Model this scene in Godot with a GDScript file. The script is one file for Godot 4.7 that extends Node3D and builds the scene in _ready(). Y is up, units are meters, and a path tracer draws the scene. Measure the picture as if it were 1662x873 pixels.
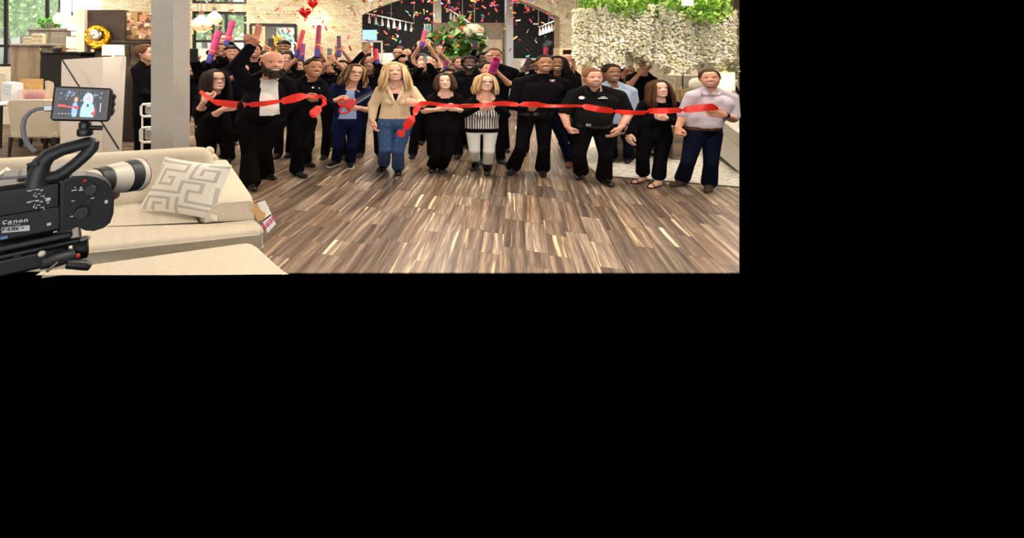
extends Node3D
# A furniture showroom on its opening day: a row of staff and guests holds a red ribbon, a crowd stands behind it,
# a cream sofa and a camcorder on its support stand in front.
# Metres; the lens stands 1.88 m above the floor and looks along -z.

const F := 700.0      # focal length in pixels of the 1662 x 873 frame
const CX := 600.0     # where the lens axis meets the frame
const CY := 88.0
const EYE := 1.88
const WIDE := 1.42    # people and furniture of this place are this much wider than usual

var mats := {}
var counts := {}
var rng := RandomNumberGenerator.new()

func at(px: float, py: float, d: float) -> Vector3:
	return Vector3((px - CX) * d / F, EYE - (py - CY) * d / F, -d)

func ground(px: float, py: float) -> Vector3:
	var d := EYE * F / (py - CY)
	return Vector3((px - CX) * d / F, 0.0, -d)

func lin(r: float, g: float, b: float) -> Color:
	return Color(r / 255.0, g / 255.0, b / 255.0).srgb_to_linear()

func rgb(r: float, g: float, b: float) -> Color:
	return Color(r / 255.0, g / 255.0, b / 255.0)

# ------------------------------------------------------------------ meshes
class M:
	var v := PackedVector3Array()
	var n := PackedVector3Array()
	var c := PackedColorArray()
	var uv := PackedVector2Array()
	var i := PackedInt32Array()
	var col := Color(1, 1, 1)
	var wide := 1.0

	func vert(p: Vector3, nn: Vector3, t := Vector2.ZERO) -> int:
		if wide != 1.0:
			p.x *= wide
			nn.x /= wide
			nn = nn.normalized()
		v.append(p); n.append(nn); c.append(col); uv.append(t)
		return v.size() - 1

	func face3(a: int, b: int, d: int) -> void:
		i.append(a); i.append(d); i.append(b)

	func face4(a: int, b: int, d: int, e: int) -> void:
		i.append(a); i.append(d); i.append(b)
		i.append(a); i.append(e); i.append(d)

	func quad(a: Vector3, b: Vector3, d: Vector3, e: Vector3) -> void:
		var nn := (b - a).cross(e - a).normalized()
		var k := vert(a, nn, Vector2(0, 0))
		vert(b, nn, Vector2(1, 0)); vert(d, nn, Vector2(1, 1)); vert(e, nn, Vector2(0, 1))
		face4(k, k + 1, k + 2, k + 3)

	func smooth(from_v: int, from_i: int) -> void:
		for k in range(from_v, v.size()):
			n[k] = Vector3.ZERO
		var j := from_i
		while j < i.size():
			var a := i[j]; var b := i[j + 1]; var d := i[j + 2]
			var fn := (v[d] - v[a]).cross(v[b] - v[a])
			n[a] += fn; n[b] += fn; n[d] += fn
			j += 3
		for k in range(from_v, v.size()):
			n[k] = n[k].normalized() if n[k].length_squared() > 1e-20 else Vector3.UP

	func box(t: Transform3D, s: Vector3, r := 0.0) -> void:
		var h := s * 0.5
		r = minf(r, minf(h.x, minf(h.y, h.z)) * 0.98)
		var base := v.size()
		for q in 8:
			var sg := Vector3(1 if q & 1 else -1, 1 if q & 2 else -1, 1 if q & 4 else -1)
			for ax in 3:
				var p := Vector3(sg.x * (h.x - r), sg.y * (h.y - r), sg.z * (h.z - r))
				p[ax] = sg[ax] * h[ax]
				var nn := Vector3.ZERO
				nn[ax] = sg[ax]
				vert(t * p, (t.basis * nn).normalized(), Vector2(p.x if ax != 0 else p.z, p.y if ax != 1 else p.z))
		var cen := t.origin
		for ax in 3:
			for sgn in 2:
				var ids := []
				var b1 := (ax + 1) % 3
				var b2 := (ax + 2) % 3
				for o in [[0, 0], [1, 0], [1, 1], [0, 1]]:
					ids.append(base + ((sgn << ax) | (o[0] << b1) | (o[1] << b2)) * 3 + ax)
				_auto(ids, cen)
		if r <= 0.0:
			return
		for ax in 3:
			var b1 := (ax + 1) % 3
			var b2 := (ax + 2) % 3
			for o in [[0, 0], [1, 0], [1, 1], [0, 1]]:
				var c0: int = (o[0] << b1) | (o[1] << b2)
				var c1: int = c0 | (1 << ax)
				_auto([base + c0 * 3 + b1, base + c1 * 3 + b1, base + c1 * 3 + b2, base + c0 * 3 + b2], cen)
		for q in 8:
			_auto([base + q * 3, base + q * 3 + 1, base + q * 3 + 2], cen)

	func _auto(ids: Array, cen: Vector3) -> void:
		var a: Vector3 = v[ids[0]]
		var mid := Vector3.ZERO
		for k in ids:
			mid += v[k]
		mid /= ids.size()
		var fn: Vector3 = (v[ids[1]] - a).cross(v[ids[2]] - a)
		if wide != 1.0:
			cen = Vector3(cen.x * wide, cen.y, cen.z)
		if fn.dot(mid - cen) < 0.0:
			ids.reverse()
		if ids.size() == 4:
			face4(ids[0], ids[1], ids[2], ids[3])
		else:
			face3(ids[0], ids[1], ids[2])

	# rings run right-handed round the way they advance
	func loft(rings: Array, cap_a := true, cap_b := true, uvs := false) -> void:
		var base := v.size()
		var bi := i.size()
		var k: int = rings[0].size()
		for r in rings.size():
			for j in k:
				vert(rings[r][j], Vector3.UP, Vector2(float(j) / k, float(r) / (rings.size() - 1)))
		for r in rings.size() - 1:
			for j in k:
				var j2 := (j + 1) % k
				face4(base + r * k + j, base + r * k + j2, base + (r + 1) * k + j2, base + (r + 1) * k + j)
		smooth(base, bi)
		if cap_a:
			_cap(rings[0], true)
		if cap_b:
			_cap(rings[rings.size() - 1], false)

	func _cap(ring: PackedVector3Array, back: bool) -> void:
		var mid := Vector3.ZERO
		for p in ring:
			mid += p
		mid /= ring.size()
		var nn := Vector3.ZERO
		for j in ring.size():
			nn += (ring[j] - mid).cross(ring[(j + 1) % ring.size()] - mid)
		if back:
			nn = -nn
		nn = nn.normalized()
		var m := vert(mid, nn)
		var b := v.size()
		for p in ring:
			vert(p, nn)
		for j in ring.size():
			var j2 := (j + 1) % ring.size()
			if back:
				face3(m, b + j2, b + j)
			else:
				face3(m, b + j, b + j2)

	func tube(pts: Array, radii, k := 8, flat := 1.0, hint := Vector3.UP) -> void:
		var rings := []
		var u := Vector3.ZERO
		for q in pts.size():
			var dir: Vector3 = (pts[mini(q + 1, pts.size() - 1)] - pts[maxi(q - 1, 0)]).normalized()
			if u == Vector3.ZERO:
				u = hint
				if absf(dir.dot(u)) > 0.95:
					u = Vector3(1, 0, 0.1)
			u = (u - dir * dir.dot(u)).normalized()
			var w := dir.cross(u)
			var r: float = radii if radii is float else radii[q]
			var ring := PackedVector3Array()
			for j in k:
				var a := TAU * j / k
				ring.append(pts[q] + u * cos(a) * r * flat + w * sin(a) * r)
			rings.append(ring)
		loft(rings)

	func lathe(prof: Array, k: int, t: Transform3D, caps := true) -> void:
		var rings := []
		for p in prof:
			var ring := PackedVector3Array()
			for j in k:
				var a := TAU * j / k
				ring.append(t * Vector3(sin(a) * p.x, p.y, cos(a) * p.x))
			rings.append(ring)
		loft(rings, caps, caps)

	func prism(poly: PackedVector2Array, depth: float, t: Transform3D) -> void:
		if Geometry2D.is_polygon_clockwise(poly):
			poly = poly.duplicate()
			poly.reverse()
		var tri := Geometry2D.triangulate_polygon(poly)
		var h := depth * 0.5
		for side in [1.0, -1.0]:
			var b := v.size()
			for p in poly:
				vert(t * Vector3(p.x, p.y, h * side), (t.basis * Vector3(0, 0, side)).normalized(), p)
			var j := 0
			while j < tri.size():
				var p0 := poly[tri[j]]; var p1 := poly[tri[j + 1]]; var p2 := poly[tri[j + 2]]
				var ccw := (p1 - p0).cross(p2 - p0) > 0.0
				if ccw == (side > 0):
					face3(b + tri[j], b + tri[j + 1], b + tri[j + 2])
				else:
					face3(b + tri[j], b + tri[j + 2], b + tri[j + 1])
				j += 3
		for j in poly.size():
			var a := poly[j]
			var b2 := poly[(j + 1) % poly.size()]
			quad(t * Vector3(a.x, a.y, -h), t * Vector3(b2.x, b2.y, -h), t * Vector3(b2.x, b2.y, h), t * Vector3(a.x, a.y, h))

	func ball(t: Transform3D, rad: Vector3, k := 12, rows := 8) -> void:
		var prof := []
		for r in rows + 1:
			var a := -PI / 2 + PI * r / rows
			prof.append(Vector2(cos(a), sin(a)))
		lathe(prof, k, t * Transform3D(Basis.from_scale(rad)), false)

	# a sheet with thickness: f(u, w) gives the front, th its thickness along the normal
	func sheet(nu: int, nw: int, f: Callable, th: float) -> void:
		var base := v.size()
		var bi := i.size()
		for a in nu + 1:
			for b in nw + 1:
				vert(f.call(float(a) / nu, float(b) / nw), Vector3.UP, Vector2(float(a) / nu, float(b) / nw))
		for a in nu:
			for b in nw:
				var q := base + a * (nw + 1) + b
				face4(q, q + nw + 1, q + nw + 2, q + 1)
		smooth(base, bi)
		if th <= 0.0:
			return
		var cnt := v.size() - base
		for k in cnt:
			v.append(v[base + k] - n[base + k] * th); n.append(-n[base + k]); c.append(c[base + k]); uv.append(uv[base + k])
		var e := i.size()
		var j := bi
		while j < e:
			i.append(i[j] + cnt); i.append(i[j + 2] + cnt); i.append(i[j + 1] + cnt)
			j += 3
		var rim := []
		for a in nu: rim.append([base + a * (nw + 1), base + (a + 1) * (nw + 1)])
		for a in nu: rim.append([base + (a + 1) * (nw + 1) + nw, base + a * (nw + 1) + nw])
		for b in nw: rim.append([base + b + 1, base + b])
		for b in nw: rim.append([base + nu * (nw + 1) + b, base + nu * (nw + 1) + b + 1])
		for r in rim:
			var fn := (v[r[1]] - v[r[0]]).cross(n[r[0]]).normalized()
			var k0 := v.size()
			for p in [v[r[0]], v[r[1]], v[r[1] + cnt], v[r[0] + cnt]]:
				v.append(p); n.append(fn); c.append(col); uv.append(Vector2.ZERO)
			face4(k0, k0 + 3, k0 + 2, k0 + 1)

	func join(o: Dictionary, t: Transform3D) -> void:
		var base := v.size()
		var flip: bool = t.basis.determinant() < 0.0
		var ov: PackedVector3Array = o.v
		var on: PackedVector3Array = o.n
		for k in ov.size():
			vert(t * ov[k], (t.basis * on[k]).normalized())
		var oi: PackedInt32Array = o.i
		var j := 0
		while j < oi.size():
			i.append(base + oi[j])
			i.append(base + (oi[j + 2] if flip else oi[j + 1]))
			i.append(base + (oi[j + 1] if flip else oi[j + 2]))
			j += 3

	func mesh() -> ArrayMesh:
		var arr := []
		arr.resize(Mesh.ARRAY_MAX)
		arr[Mesh.ARRAY_VERTEX] = v
		arr[Mesh.ARRAY_NORMAL] = n
		arr[Mesh.ARRAY_COLOR] = c
		arr[Mesh.ARRAY_TEX_UV] = uv
		arr[Mesh.ARRAY_INDEX] = i
		var am := ArrayMesh.new()
		am.add_surface_from_arrays(Mesh.PRIMITIVE_TRIANGLES, arr)
		return am

func move(x: float, y: float, z: float) -> Transform3D:
	return Transform3D(Basis.IDENTITY, Vector3(x, y, z))

func turn(yaw: float, pitch := 0.0, roll := 0.0, o := Vector3.ZERO) -> Transform3D:
	return Transform3D(Basis.from_euler(Vector3(deg_to_rad(pitch), deg_to_rad(yaw), deg_to_rad(roll))), o)

func put(m: M, called: String, material: Material, parent: Node = self) -> MeshInstance3D:
	var o := MeshInstance3D.new()
	o.mesh = m.mesh()
	o.material_override = material
	o.name = called if parent != self else numbered(called)
	parent.add_child(o, true)
	return o

func numbered(called: String) -> String:
	counts[called] = counts.get(called, -1) + 1
	return called if counts[called] == 0 else "%s_%03d" % [called, counts[called]]

func tag(o: Node, label: String, category: String, group := "") -> Node:
	o.set_meta("label", label)
	o.set_meta("category", category)
	if group != "":
		o.set_meta("group", group)
	return o

func struct(o: Node, label := "") -> Node:
	o.set_meta("kind", "structure")
	if label != "":
		o.set_meta("label", label)
	return o

func thing(called: String, label: String, category: String, where := Vector3.ZERO, yaw := 0.0, group := "") -> Node3D:
	var o := Node3D.new()
	o.name = numbered(called)
	add_child(o)
	o.position = where
	o.rotation_degrees.y = yaw
	tag(o, label, category, group)
	return o

# ------------------------------------------------------------------ materials
func mat(called: String, col: Color, rough := 0.7, metal := 0.0) -> StandardMaterial3D:
	if mats.has(called):
		return mats[called]
	var m := StandardMaterial3D.new()
	m.albedo_color = col
	m.roughness = rough
	m.metallic = metal
	mats[called] = m
	return m

func glow(called: String, col: Color, energy: float) -> StandardMaterial3D:
	if mats.has(called):
		return mats[called]
	var m := mat(called, col, 0.6)
	m.emission_enabled = true
	m.emission = col
	m.emission_energy_multiplier = energy
	return m

func noise(seed_: int, freq: float, oct := 3) -> FastNoiseLite:
	var f := FastNoiseLite.new()
	f.seed = seed_
	f.noise_type = FastNoiseLite.TYPE_SIMPLEX_SMOOTH
	f.frequency = freq
	f.fractal_octaves = oct
	return f

func ramp(stops: Array) -> Gradient:
	var g := Gradient.new()
	var o := PackedFloat32Array()
	var c := PackedColorArray()
	for s in stops:
		o.append(s[0]); c.append(s[1])
	g.offsets = o
	g.colors = c
	return g

# a cloudy two- or three-tone surface
func mottled(called: String, stops: Array, size: float, rough := 0.8, freq := 0.01, seed_ := 1) -> StandardMaterial3D:
	if mats.has(called):
		return mats[called]
	var m := mat(called, Color(1, 1, 1), rough)
	var f := noise(seed_, freq, 4)
	var img := f.get_seamless_image(256, 256)
	img.convert(Image.FORMAT_RGB8)
	var g := ramp(stops)
	for y in 256:
		for x in 256:
			img.set_pixel(x, y, g.sample(img.get_pixel(x, y).r))
	m.albedo_texture = ImageTexture.create_from_image(img)
	m.uv1_triplanar = true
	m.uv1_scale = Vector3.ONE / size
	return m

# wood: long grain; the image runs along its width
func wood_image(w: int, h: int, stops: Array, seed_: int, stretch: float, streaks: float) -> Image:
	var a := noise(seed_, 0.012, 4)
	var b := noise(seed_ + 7, 0.06, 3)
	var d := noise(seed_ + 13, 0.008, 2)
	var g := ramp(stops)
	var img := Image.create(w, h, false, Image.FORMAT_RGB8)
	for y in h:
		for x in w:
			var xs := x / stretch
			var warp := d.get_noise_2d(xs * 2.2, y) * 13.0
			var t := 0.5 + 0.42 * a.get_noise_2d(xs, (y + warp) * 1.7) + 0.22 * b.get_noise_2d(xs, (y + warp) * 2.2)
			t += streaks * smoothstep(0.34, 0.5, a.get_noise_2d(xs * 0.5 + 900.0, y * 1.1 + warp * 0.6))
			img.set_pixel(x, y, g.sample(clampf(t, 0.0, 1.0)))
	return img

func wood(called: String, stops: Array, seed_: int, size: float, rough := 0.5, upright := true) -> StandardMaterial3D:
	if mats.has(called):
		return mats[called]
	var m := mat(called, Color(1, 1, 1), rough)
	var img := wood_image(256, 256, stops, seed_, 9.0, 0.0)
	if upright:
		img.rotate_90(CLOCKWISE)
	m.albedo_texture = ImageTexture.create_from_image(img)
	m.uv1_triplanar = true
	m.uv1_scale = Vector3.ONE / size
	return m

func weave(called: String, col: Color, rough := 0.9, size := 0.06, depth := 0.4) -> StandardMaterial3D:
	if mats.has(called):
		return mats[called]
	var m := mat(called, col, rough)
	if not mats.has("weave_normal"):
		var img := Image.create(64, 64, false, Image.FORMAT_L8)
		for y in 64:
			for x in 64:
				img.set_pixel(x, y, Color.from_hsv(0, 0, 0.5 + 0.25 * sin(x * TAU / 8.0) * cos(y * TAU / 8.0) + 0.12 * sin((x + y) * TAU / 16.0)))
		img.bump_map_to_normal_map(3.0)
		mats["weave_normal"] = ImageTexture.create_from_image(img)
	m.metallic_specular = 0.2
	m.normal_enabled = true
	m.normal_texture = mats["weave_normal"]
	m.normal_scale = depth
	m.uv1_triplanar = true
	m.uv1_scale = Vector3.ONE / size
	return m

# ------------------------------------------------------------------ people
# A field of tapered bones joined by a smooth minimum, meshed as surface nets.
# bone: [from, to, radius, radius, tag, depth factor]
func nets(bones: Array, cell: float, k: float) -> Dictionary:
	var lo := Vector3(1e9, 1e9, 1e9)
	var hi := -lo
	for b in bones:
		var r: float = maxf(b[2], b[3]) + 4.0 * cell
		var e := Vector3(r, r, r)
		lo = lo.min(b[0] - e).min(b[1] - e)
		hi = hi.max(b[0] + e).max(b[1] + e)
	var nx := int(ceil((hi.x - lo.x) / cell)) + 2
	var ny := int(ceil((hi.y - lo.y) / cell)) + 2
	var nz := int(ceil((hi.z - lo.z) / cell)) + 2
	var sy := nx
	var sz := nx * ny
	var fs := PackedFloat32Array()
	fs.resize(nx * ny * nz)
	var best := PackedFloat32Array()
	best.resize(fs.size())
	var tags := PackedByteArray()
	tags.resize(fs.size())
	var inside := PackedInt32Array()
	var band := cell * 3.2
	for b in bones:
		var a: Vector3 = b[0]
		var ba: Vector3 = b[1] - a
		var ra: float = b[2]
		var dr: float = b[3] - ra
		var tg: int = b[4]
		var zs: float = b[5] if b.size() > 5 else 1.0
		var bb := maxf(ba.length_squared(), 1e-9)
		var rm := maxf(b[2], b[3]) + band
		var p0: Vector3 = (a.min(b[1]) - Vector3(rm, rm, rm) - lo) / cell
		var p1: Vector3 = (a.max(b[1]) + Vector3(rm, rm, rm) - lo) / cell
		var x0 := maxi(int(p0.x), 1); var x1 := mini(int(p1.x) + 1, nx - 2)
		var y0 := maxi(int(p0.y), 1); var y1 := mini(int(p1.y) + 1, ny - 2)
		var z0 := maxi(int(p0.z), 1); var z1 := mini(int(p1.z) + 1, nz - 2)
		var bax := ba.x; var bay := ba.y; var baz := ba.z
		for iz in range(z0, z1 + 1):
			var pz := lo.z + iz * cell - a.z
			for iy in range(y0, y1 + 1):
				var py := lo.y + iy * cell - a.y
				var row := iz * sz + iy * sy
				var part := py * bay + pz * baz
				for ix in range(x0, x1 + 1):
					var px := lo.x + ix * cell - a.x
					var t := clampf((px * bax + part) / bb, 0.0, 1.0)
					var qx := px - bax * t
					var qy := py - bay * t
					var qz := (pz - baz * t) * zs
					var dist := sqrt(qx * qx + qy * qy + qz * qz) - ra - dr * t
					if dist < band:
						var e := exp(-k * dist)
						var id := row + ix
						var old := fs[id]
						if old < 1.0 and old + e >= 1.0:
							inside.append(id)
						fs[id] = old + e
						if e > best[id]:
							best[id] = e
							tags[id] = tg
	var cells := {}
	var v := PackedVector3Array()
	var n := PackedVector3Array()
	var quads := PackedInt32Array()
	var qt := PackedByteArray()
	var corner := [0, 1, sy, sy + 1, sz, sz + 1, sz + sy, sz + sy + 1]
	var edges := [[0, 1], [2, 3], [4, 5], [6, 7], [0, 2], [1, 3], [4, 6], [5, 7], [0, 4], [1, 5], [2, 6], [3, 7]]
	var strides := [1, sy, sz]
	var val := PackedFloat32Array()
	val.resize(8)
	for id in inside:
		for ax in 3:
			var st: int = strides[ax]
			var s1: int = strides[(ax + 1) % 3]
			var s2: int = strides[(ax + 2) % 3]
			for sg in 2:
				var nb := id + st if sg == 1 else id - st
				if fs[nb] >= 1.0:
					continue
				var q := id if sg == 1 else nb
				var four := [q - s1 - s2, q - s2, q, q - s1]
				if sg == 0:
					four.reverse()
				for cq in four:
					var vi: int = cells.get(cq, -1)
					if vi < 0:
						for j in 8:
							val[j] = minf(-log(maxf(fs[cq + corner[j]], 1e-12)) / k, band)
						var sum := Vector3.ZERO
						var cnt := 0
						for ed in edges:
							var f0 := val[ed[0]]
							var f1 := val[ed[1]]
							if (f0 <= 0.0) != (f1 <= 0.0):
								var t := f0 / (f0 - f1)
								var c0: int = ed[0]
								var c1: int = ed[1]
								sum += Vector3(lerpf(c0 & 1, c1 & 1, t), lerpf((c0 >> 1) & 1, (c1 >> 1) & 1, t), lerpf((c0 >> 2) & 1, (c1 >> 2) & 1, t))
								cnt += 1
						sum /= maxi(cnt, 1)
						vi = v.size()
						cells[cq] = vi
						var cz: int = cq / sz
						var cr: int = cq - cz * sz
						var cy: int = cr / sy
						v.append(lo + Vector3(cr - cy * sy + sum.x, cy + sum.y, cz + sum.z) * cell)
						n.append(Vector3(val[1] + val[3] + val[5] + val[7] - val[0] - val[2] - val[4] - val[6],
							val[2] + val[3] + val[6] + val[7] - val[0] - val[1] - val[4] - val[5],
							val[4] + val[5] + val[6] + val[7] - val[0] - val[1] - val[2] - val[3]).normalized())
					quads.append(vi)
				qt.append(tags[id])
	return {"v": v, "n": n, "q": quads, "t": qt}

var hands := {}

# a hand of unit build: wrist at the origin, fingers along +y, palm to +z, thumb at +x
func hand(pose: String) -> Dictionary:
	if hands.has(pose):
		return hands[pose]
	var b := []
	b.append([Vector3(0, -0.01, 0), Vector3(0, 0.02, 0), 0.024, 0.024, 0, 1.25])
	b.append([Vector3(0.012, 0.02, 0), Vector3(0.024, 0.075, 0), 0.02, 0.015, 0, 1.2])
	b.append([Vector3(0.0, 0.02, 0), Vector3(0.004, 0.078, -0.002), 0.02, 0.015, 0, 1.2])
	b.append([Vector3(-0.01, 0.02, 0), Vector3(-0.026, 0.07, 0), 0.02, 0.014, 0, 1.2])
	var curl := [[20, 30, 20], [20, 30, 20], [22, 32, 22], [25, 35, 25]]
	if pose == "grip":
		curl = [[52, 80, 45], [55, 84, 48], [58, 86, 48], [60, 88, 50]]
	elif pose == "fist":
		curl = [[75, 95, 60], [78, 97, 60], [80, 98, 60], [80, 98, 60]]
	elif pose == "two":
		curl = [[2, 8, 6], [-2, 6, 5], [80, 98, 60], [82, 98, 60]]
	elif pose == "flat":
		curl = [[8, 12, 8], [8, 12, 8], [9, 12, 8], [10, 14, 10]]
	var lens := [[0.042, 0.026, 0.02], [0.046, 0.029, 0.021], [0.043, 0.027, 0.02], [0.034, 0.021, 0.018]]
	for f in 4:
		var p := Vector3(0.03 - 0.0195 * f, [0.082, 0.086, 0.082, 0.072][f], 0)
		var a := 0.0
		var side := 0.06 - 0.05 * f
		for s in 3:
			a += deg_to_rad(curl[f][s])
			var q: Vector3 = p + Vector3(side * cos(a), cos(a), sin(a)).normalized() * lens[f][s]
			b.append([p, q, 0.0098 - s * 0.0008, 0.009 - s * 0.0008, 0])
			p = q
	var tp := [Vector3(0.022, 0.022, 0.006), Vector3(0.045, 0.05, 0.018), Vector3(0.05, 0.078, 0.034), Vector3(0.042, 0.096, 0.048)]
	if pose == "flat" or pose == "rest":
		tp = [Vector3(0.022, 0.022, 0.004), Vector3(0.046, 0.048, 0.012), Vector3(0.056, 0.076, 0.018), Vector3(0.058, 0.1, 0.022)]
	elif pose == "fist" or pose == "two":
		tp = [Vector3(0.022, 0.022, 0.008), Vector3(0.044, 0.048, 0.024), Vector3(0.034, 0.07, 0.042), Vector3(0.008, 0.078, 0.046)]
	for s in 3:
		b.append([tp[s], tp[s + 1], 0.0125 - s * 0.001, 0.0115 - s * 0.001, 0])
	var o := nets(b, 0.0052, 260.0)
	var tri := PackedInt32Array()
	var q: PackedInt32Array = o.q
	var j := 0
	while j < q.size():
		for w in [0, 2, 1, 0, 3, 2]:
			tri.append(q[j + w])
		j += 4
	hands[pose] = {"v": o.v, "n": o.n, "i": tri}
	return hands[pose]

const HT := [0.0, 0.03, 0.08, 0.15, 0.25, 0.4, 0.5, 0.6, 0.75, 0.87, 0.95, 0.985, 1.0]
const HW := [0.085, 0.15, 0.205, 0.25, 0.29, 0.32, 0.335, 0.345, 0.33, 0.262, 0.17, 0.09, 0.0]
const HF := [0.30, 0.345, 0.365, 0.37, 0.375, 0.38, 0.38, 0.39, 0.37, 0.275, 0.165, 0.07, -0.02]
const HB := [0.10, 0.04, -0.03, -0.12, -0.24, -0.35, -0.39, -0.41, -0.41, -0.33, -0.22, -0.12, -0.02]

func table(tab: Array, t: float) -> float:
	for k in HT.size() - 1:
		if t <= HT[k + 1]:
			var u: float = (t - HT[k]) / (HT[k + 1] - HT[k])
			return lerpf(tab[k], tab[k + 1], u)
	return tab[tab.size() - 1]

func bump(x: float, w: float) -> float:
	return exp(-x * x / (w * w))

const ROWS := 60
const COLS := 56

# the bare head shape: [w, front, back] for each row, and the place of (row, column)
func head_point(t: float, a: float) -> Vector3:
	var w := table(HW, t)
	var f := table(HF, t)
	var b := table(HB, t)
	var s := sin(a)
	var x := w * signf(s) * pow(absf(s), 0.85)
	return Vector3(x, t - 0.5, (f + b) * 0.5 + (f - b) * 0.5 * cos(a))

func col_angle(j: int) -> float:
	var s := 2.0 * j / COLS - 1.0
	return PI * signf(s) * pow(absf(s), 1.35)

func row_t(r: int) -> float:
	var s := float(r) / ROWS
	return s if s < 0.9 else 1.0 - (1.0 - s) * (1.0 - s) * 10.0

func face(m: M, s: Dictionary, t: Transform3D) -> void:
	var skin: Color = s.skin
	var hair: Color = s.get("brow", s.get("haircol", lin(40, 28, 20)))
	var beard: float = s.get("beard", 0.0)
	var bcol: Color = s.get("beardcol", hair)
	var smile: float = s.get("smile", 1.0)
	var lips: Color = s.get("lips", Color(skin.r * 0.62, skin.g * 0.3, skin.b * 0.3))
	var base := m.v.size()
	var bi := m.i.size()
	for r in ROWS + 1:
		var tt := row_t(r)
		for j in COLS:
			var a := col_angle(j)
			var p := head_point(tt, a)
			var x := p.x
			var front := clampf(cos(a) * 1.6, 0.0, 1.0)
			var z := 0.0
			var col := skin
			if front > 0.0 and tt < 0.75:
				var up := smoothstep(0.585, 0.4, tt) * smoothstep(0.335, 0.375, tt)
				z += 0.115 * up * bump(x, 0.038 + 0.03 * up)
				z += 0.03 * bump(tt - 0.375, 0.025) * bump(absf(x) - 0.055, 0.025)
				z -= 0.028 * bump(absf(x) - 0.135, 0.07) * bump(tt - 0.515, 0.045)
				z += 0.012 * bump(absf(x) - 0.135, 0.045) * bump(tt - 0.512, 0.022)
				z += 0.012 * bump(tt - 0.595, 0.03) * bump(absf(x) - 0.12, 0.1)
				z += 0.026 * smile * bump(absf(x) - 0.165, 0.06) * bump(tt - 0.37, 0.06)
				z += 0.02 * bump(tt - 0.245, 0.018) * bump(x, 0.09) + 0.018 * bump(tt - 0.195, 0.018) * bump(x, 0.08)
				z -= 0.016 * bump(tt - 0.15, 0.02) * bump(x, 0.09)
				z += 0.018 * bump(tt - 0.07, 0.04) * bump(x, 0.08)
			# colours of the face
			if front > 0.05:
				var my := tt - (0.222 + 0.5 * smile * x * x * 1.6)
				var mw := 0.105 + 0.03 * smile
				if absf(x) < mw:
					var open := (0.012 + 0.022 * smile) * (1.0 - pow(absf(x) / mw, 2.0))
					if absf(my) < open:
						col = lin(240, 234, 226) if my > -open * 0.6 and smile > 0.3 else lin(120, 50, 46)
					elif absf(my) < open + 0.03 * (1.0 - 0.8 * absf(x) / mw):
						col = lips
				var ex := absf(absf(x) - 0.135)
				var eh := 0.026 * (1.0 - 0.3 * minf(smile, 1.0))
				if ex < 0.062:
					var ey := (tt - 0.512) / (eh * (1.0 - pow(ex / 0.066, 2.0)) + 0.0001)
					if absf(ey) < 1.0:
						col = lin(28, 18, 14) if ex < 0.026 else lin(226, 220, 214)
					elif ey >= 1.0 and tt < 0.512 + eh + 0.012:
						col = lin(52, 34, 28)
				var by := 0.592 + 0.02 * (1.0 - absf(absf(x) - 0.15) / 0.1)
				if absf(absf(x) - 0.14) < 0.082 and absf(tt - by) < 0.0125:
					col = hair.lerp(skin, 0.35)
				if tt > 0.355 and tt < 0.37 and absf(absf(x) - 0.03) < 0.014:
					col = Color(skin.r * 0.5, skin.g * 0.38, skin.b * 0.36)
			if beard > 0.0 and col == skin:
				var jaw := smoothstep(0.31, 0.26, tt - 0.28 * smoothstep(0.7, 1.25, absf(a)) * smoothstep(1.9, 1.6, absf(a)))
				if absf(x) < 0.14 and tt > 0.255 and tt < 0.30 and front > 0.1:
					jaw = 1.0
				if absf(a) > 1.95:
					jaw = 0.0
				if jaw > 0.01:
					col = skin.lerp(bcol, jaw * minf(beard, 1.0))
					z += 0.02 * jaw * beard
					x += 0.018 * jaw * beard * signf(x) * absf(sin(a))
			m.col = col
			m.vert(t * Vector3(x, p.y, p.z + z), Vector3.UP)
	for r in ROWS:
		for j in COLS:
			var j2 := (j + 1) % COLS
			m.face4(base + r * COLS + j, base + r * COLS + j2, base + (r + 1) * COLS + j2, base + (r + 1) * COLS + j)
	m.smooth(base, bi)
	m.col = skin
	for sg in [-1.0, 1.0]:
		var e := t * Transform3D(Basis.from_euler(Vector3(-0.15, 0.45 * sg, 0.1 * sg)), Vector3(0.345 * sg, 0.0, -0.03))
		m.ball(e, Vector3(0.035, 0.115, 0.065), 8, 6)
		m.col = Color(skin.r * 0.75, skin.g * 0.62, skin.b * 0.6)
		m.ball(e * move(0.018 * sg, 0.01, 0.025), Vector3(0.024, 0.07, 0.035), 6, 4)
		m.col = skin

# hair that follows the skull; everything below its line sinks into the head
func scalp(m: M, s: Dictionary, t: Transform3D, thick: float, front_t: float, side_t: float, back_t: float, wob: float) -> void:
	var base := m.v.size()
	var bi := m.i.size()
	var nz := noise(int(s.px), 3.5, 2)
	for r in ROWS + 1:
		var tt := row_t(r)
		for j in COLS:
			var a := col_angle(j)
			var p := head_point(tt, a)
			var aa := absf(a)
			var line := lerpf(front_t, side_t, smoothstep(0.45, 1.15, aa)) if aa < 1.5 else lerpf(side_t, back_t, smoothstep(1.5, 2.2, aa))
			var k := smoothstep(line - 0.012, line + 0.035, tt)
			var nn := Vector3(p.x * 1.2, maxf(p.y, 0.0) * 1.1, p.z + 0.02).normalized()
			var off := lerpf(-0.05, thick * (1.0 + wob * nz.get_noise_3d(p.x * 2.0, p.y * 2.0, p.z * 2.0)), k)
			m.vert(t * (p + nn * off), Vector3.UP)
	for r in ROWS:
		for j in COLS:
			var j2 := (j + 1) % COLS
			m.face4(base + r * COLS + j, base + r * COLS + j2, base + (r + 1) * COLS + j2, base + (r + 1) * COLS + j)
	m.smooth(base, bi)

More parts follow.
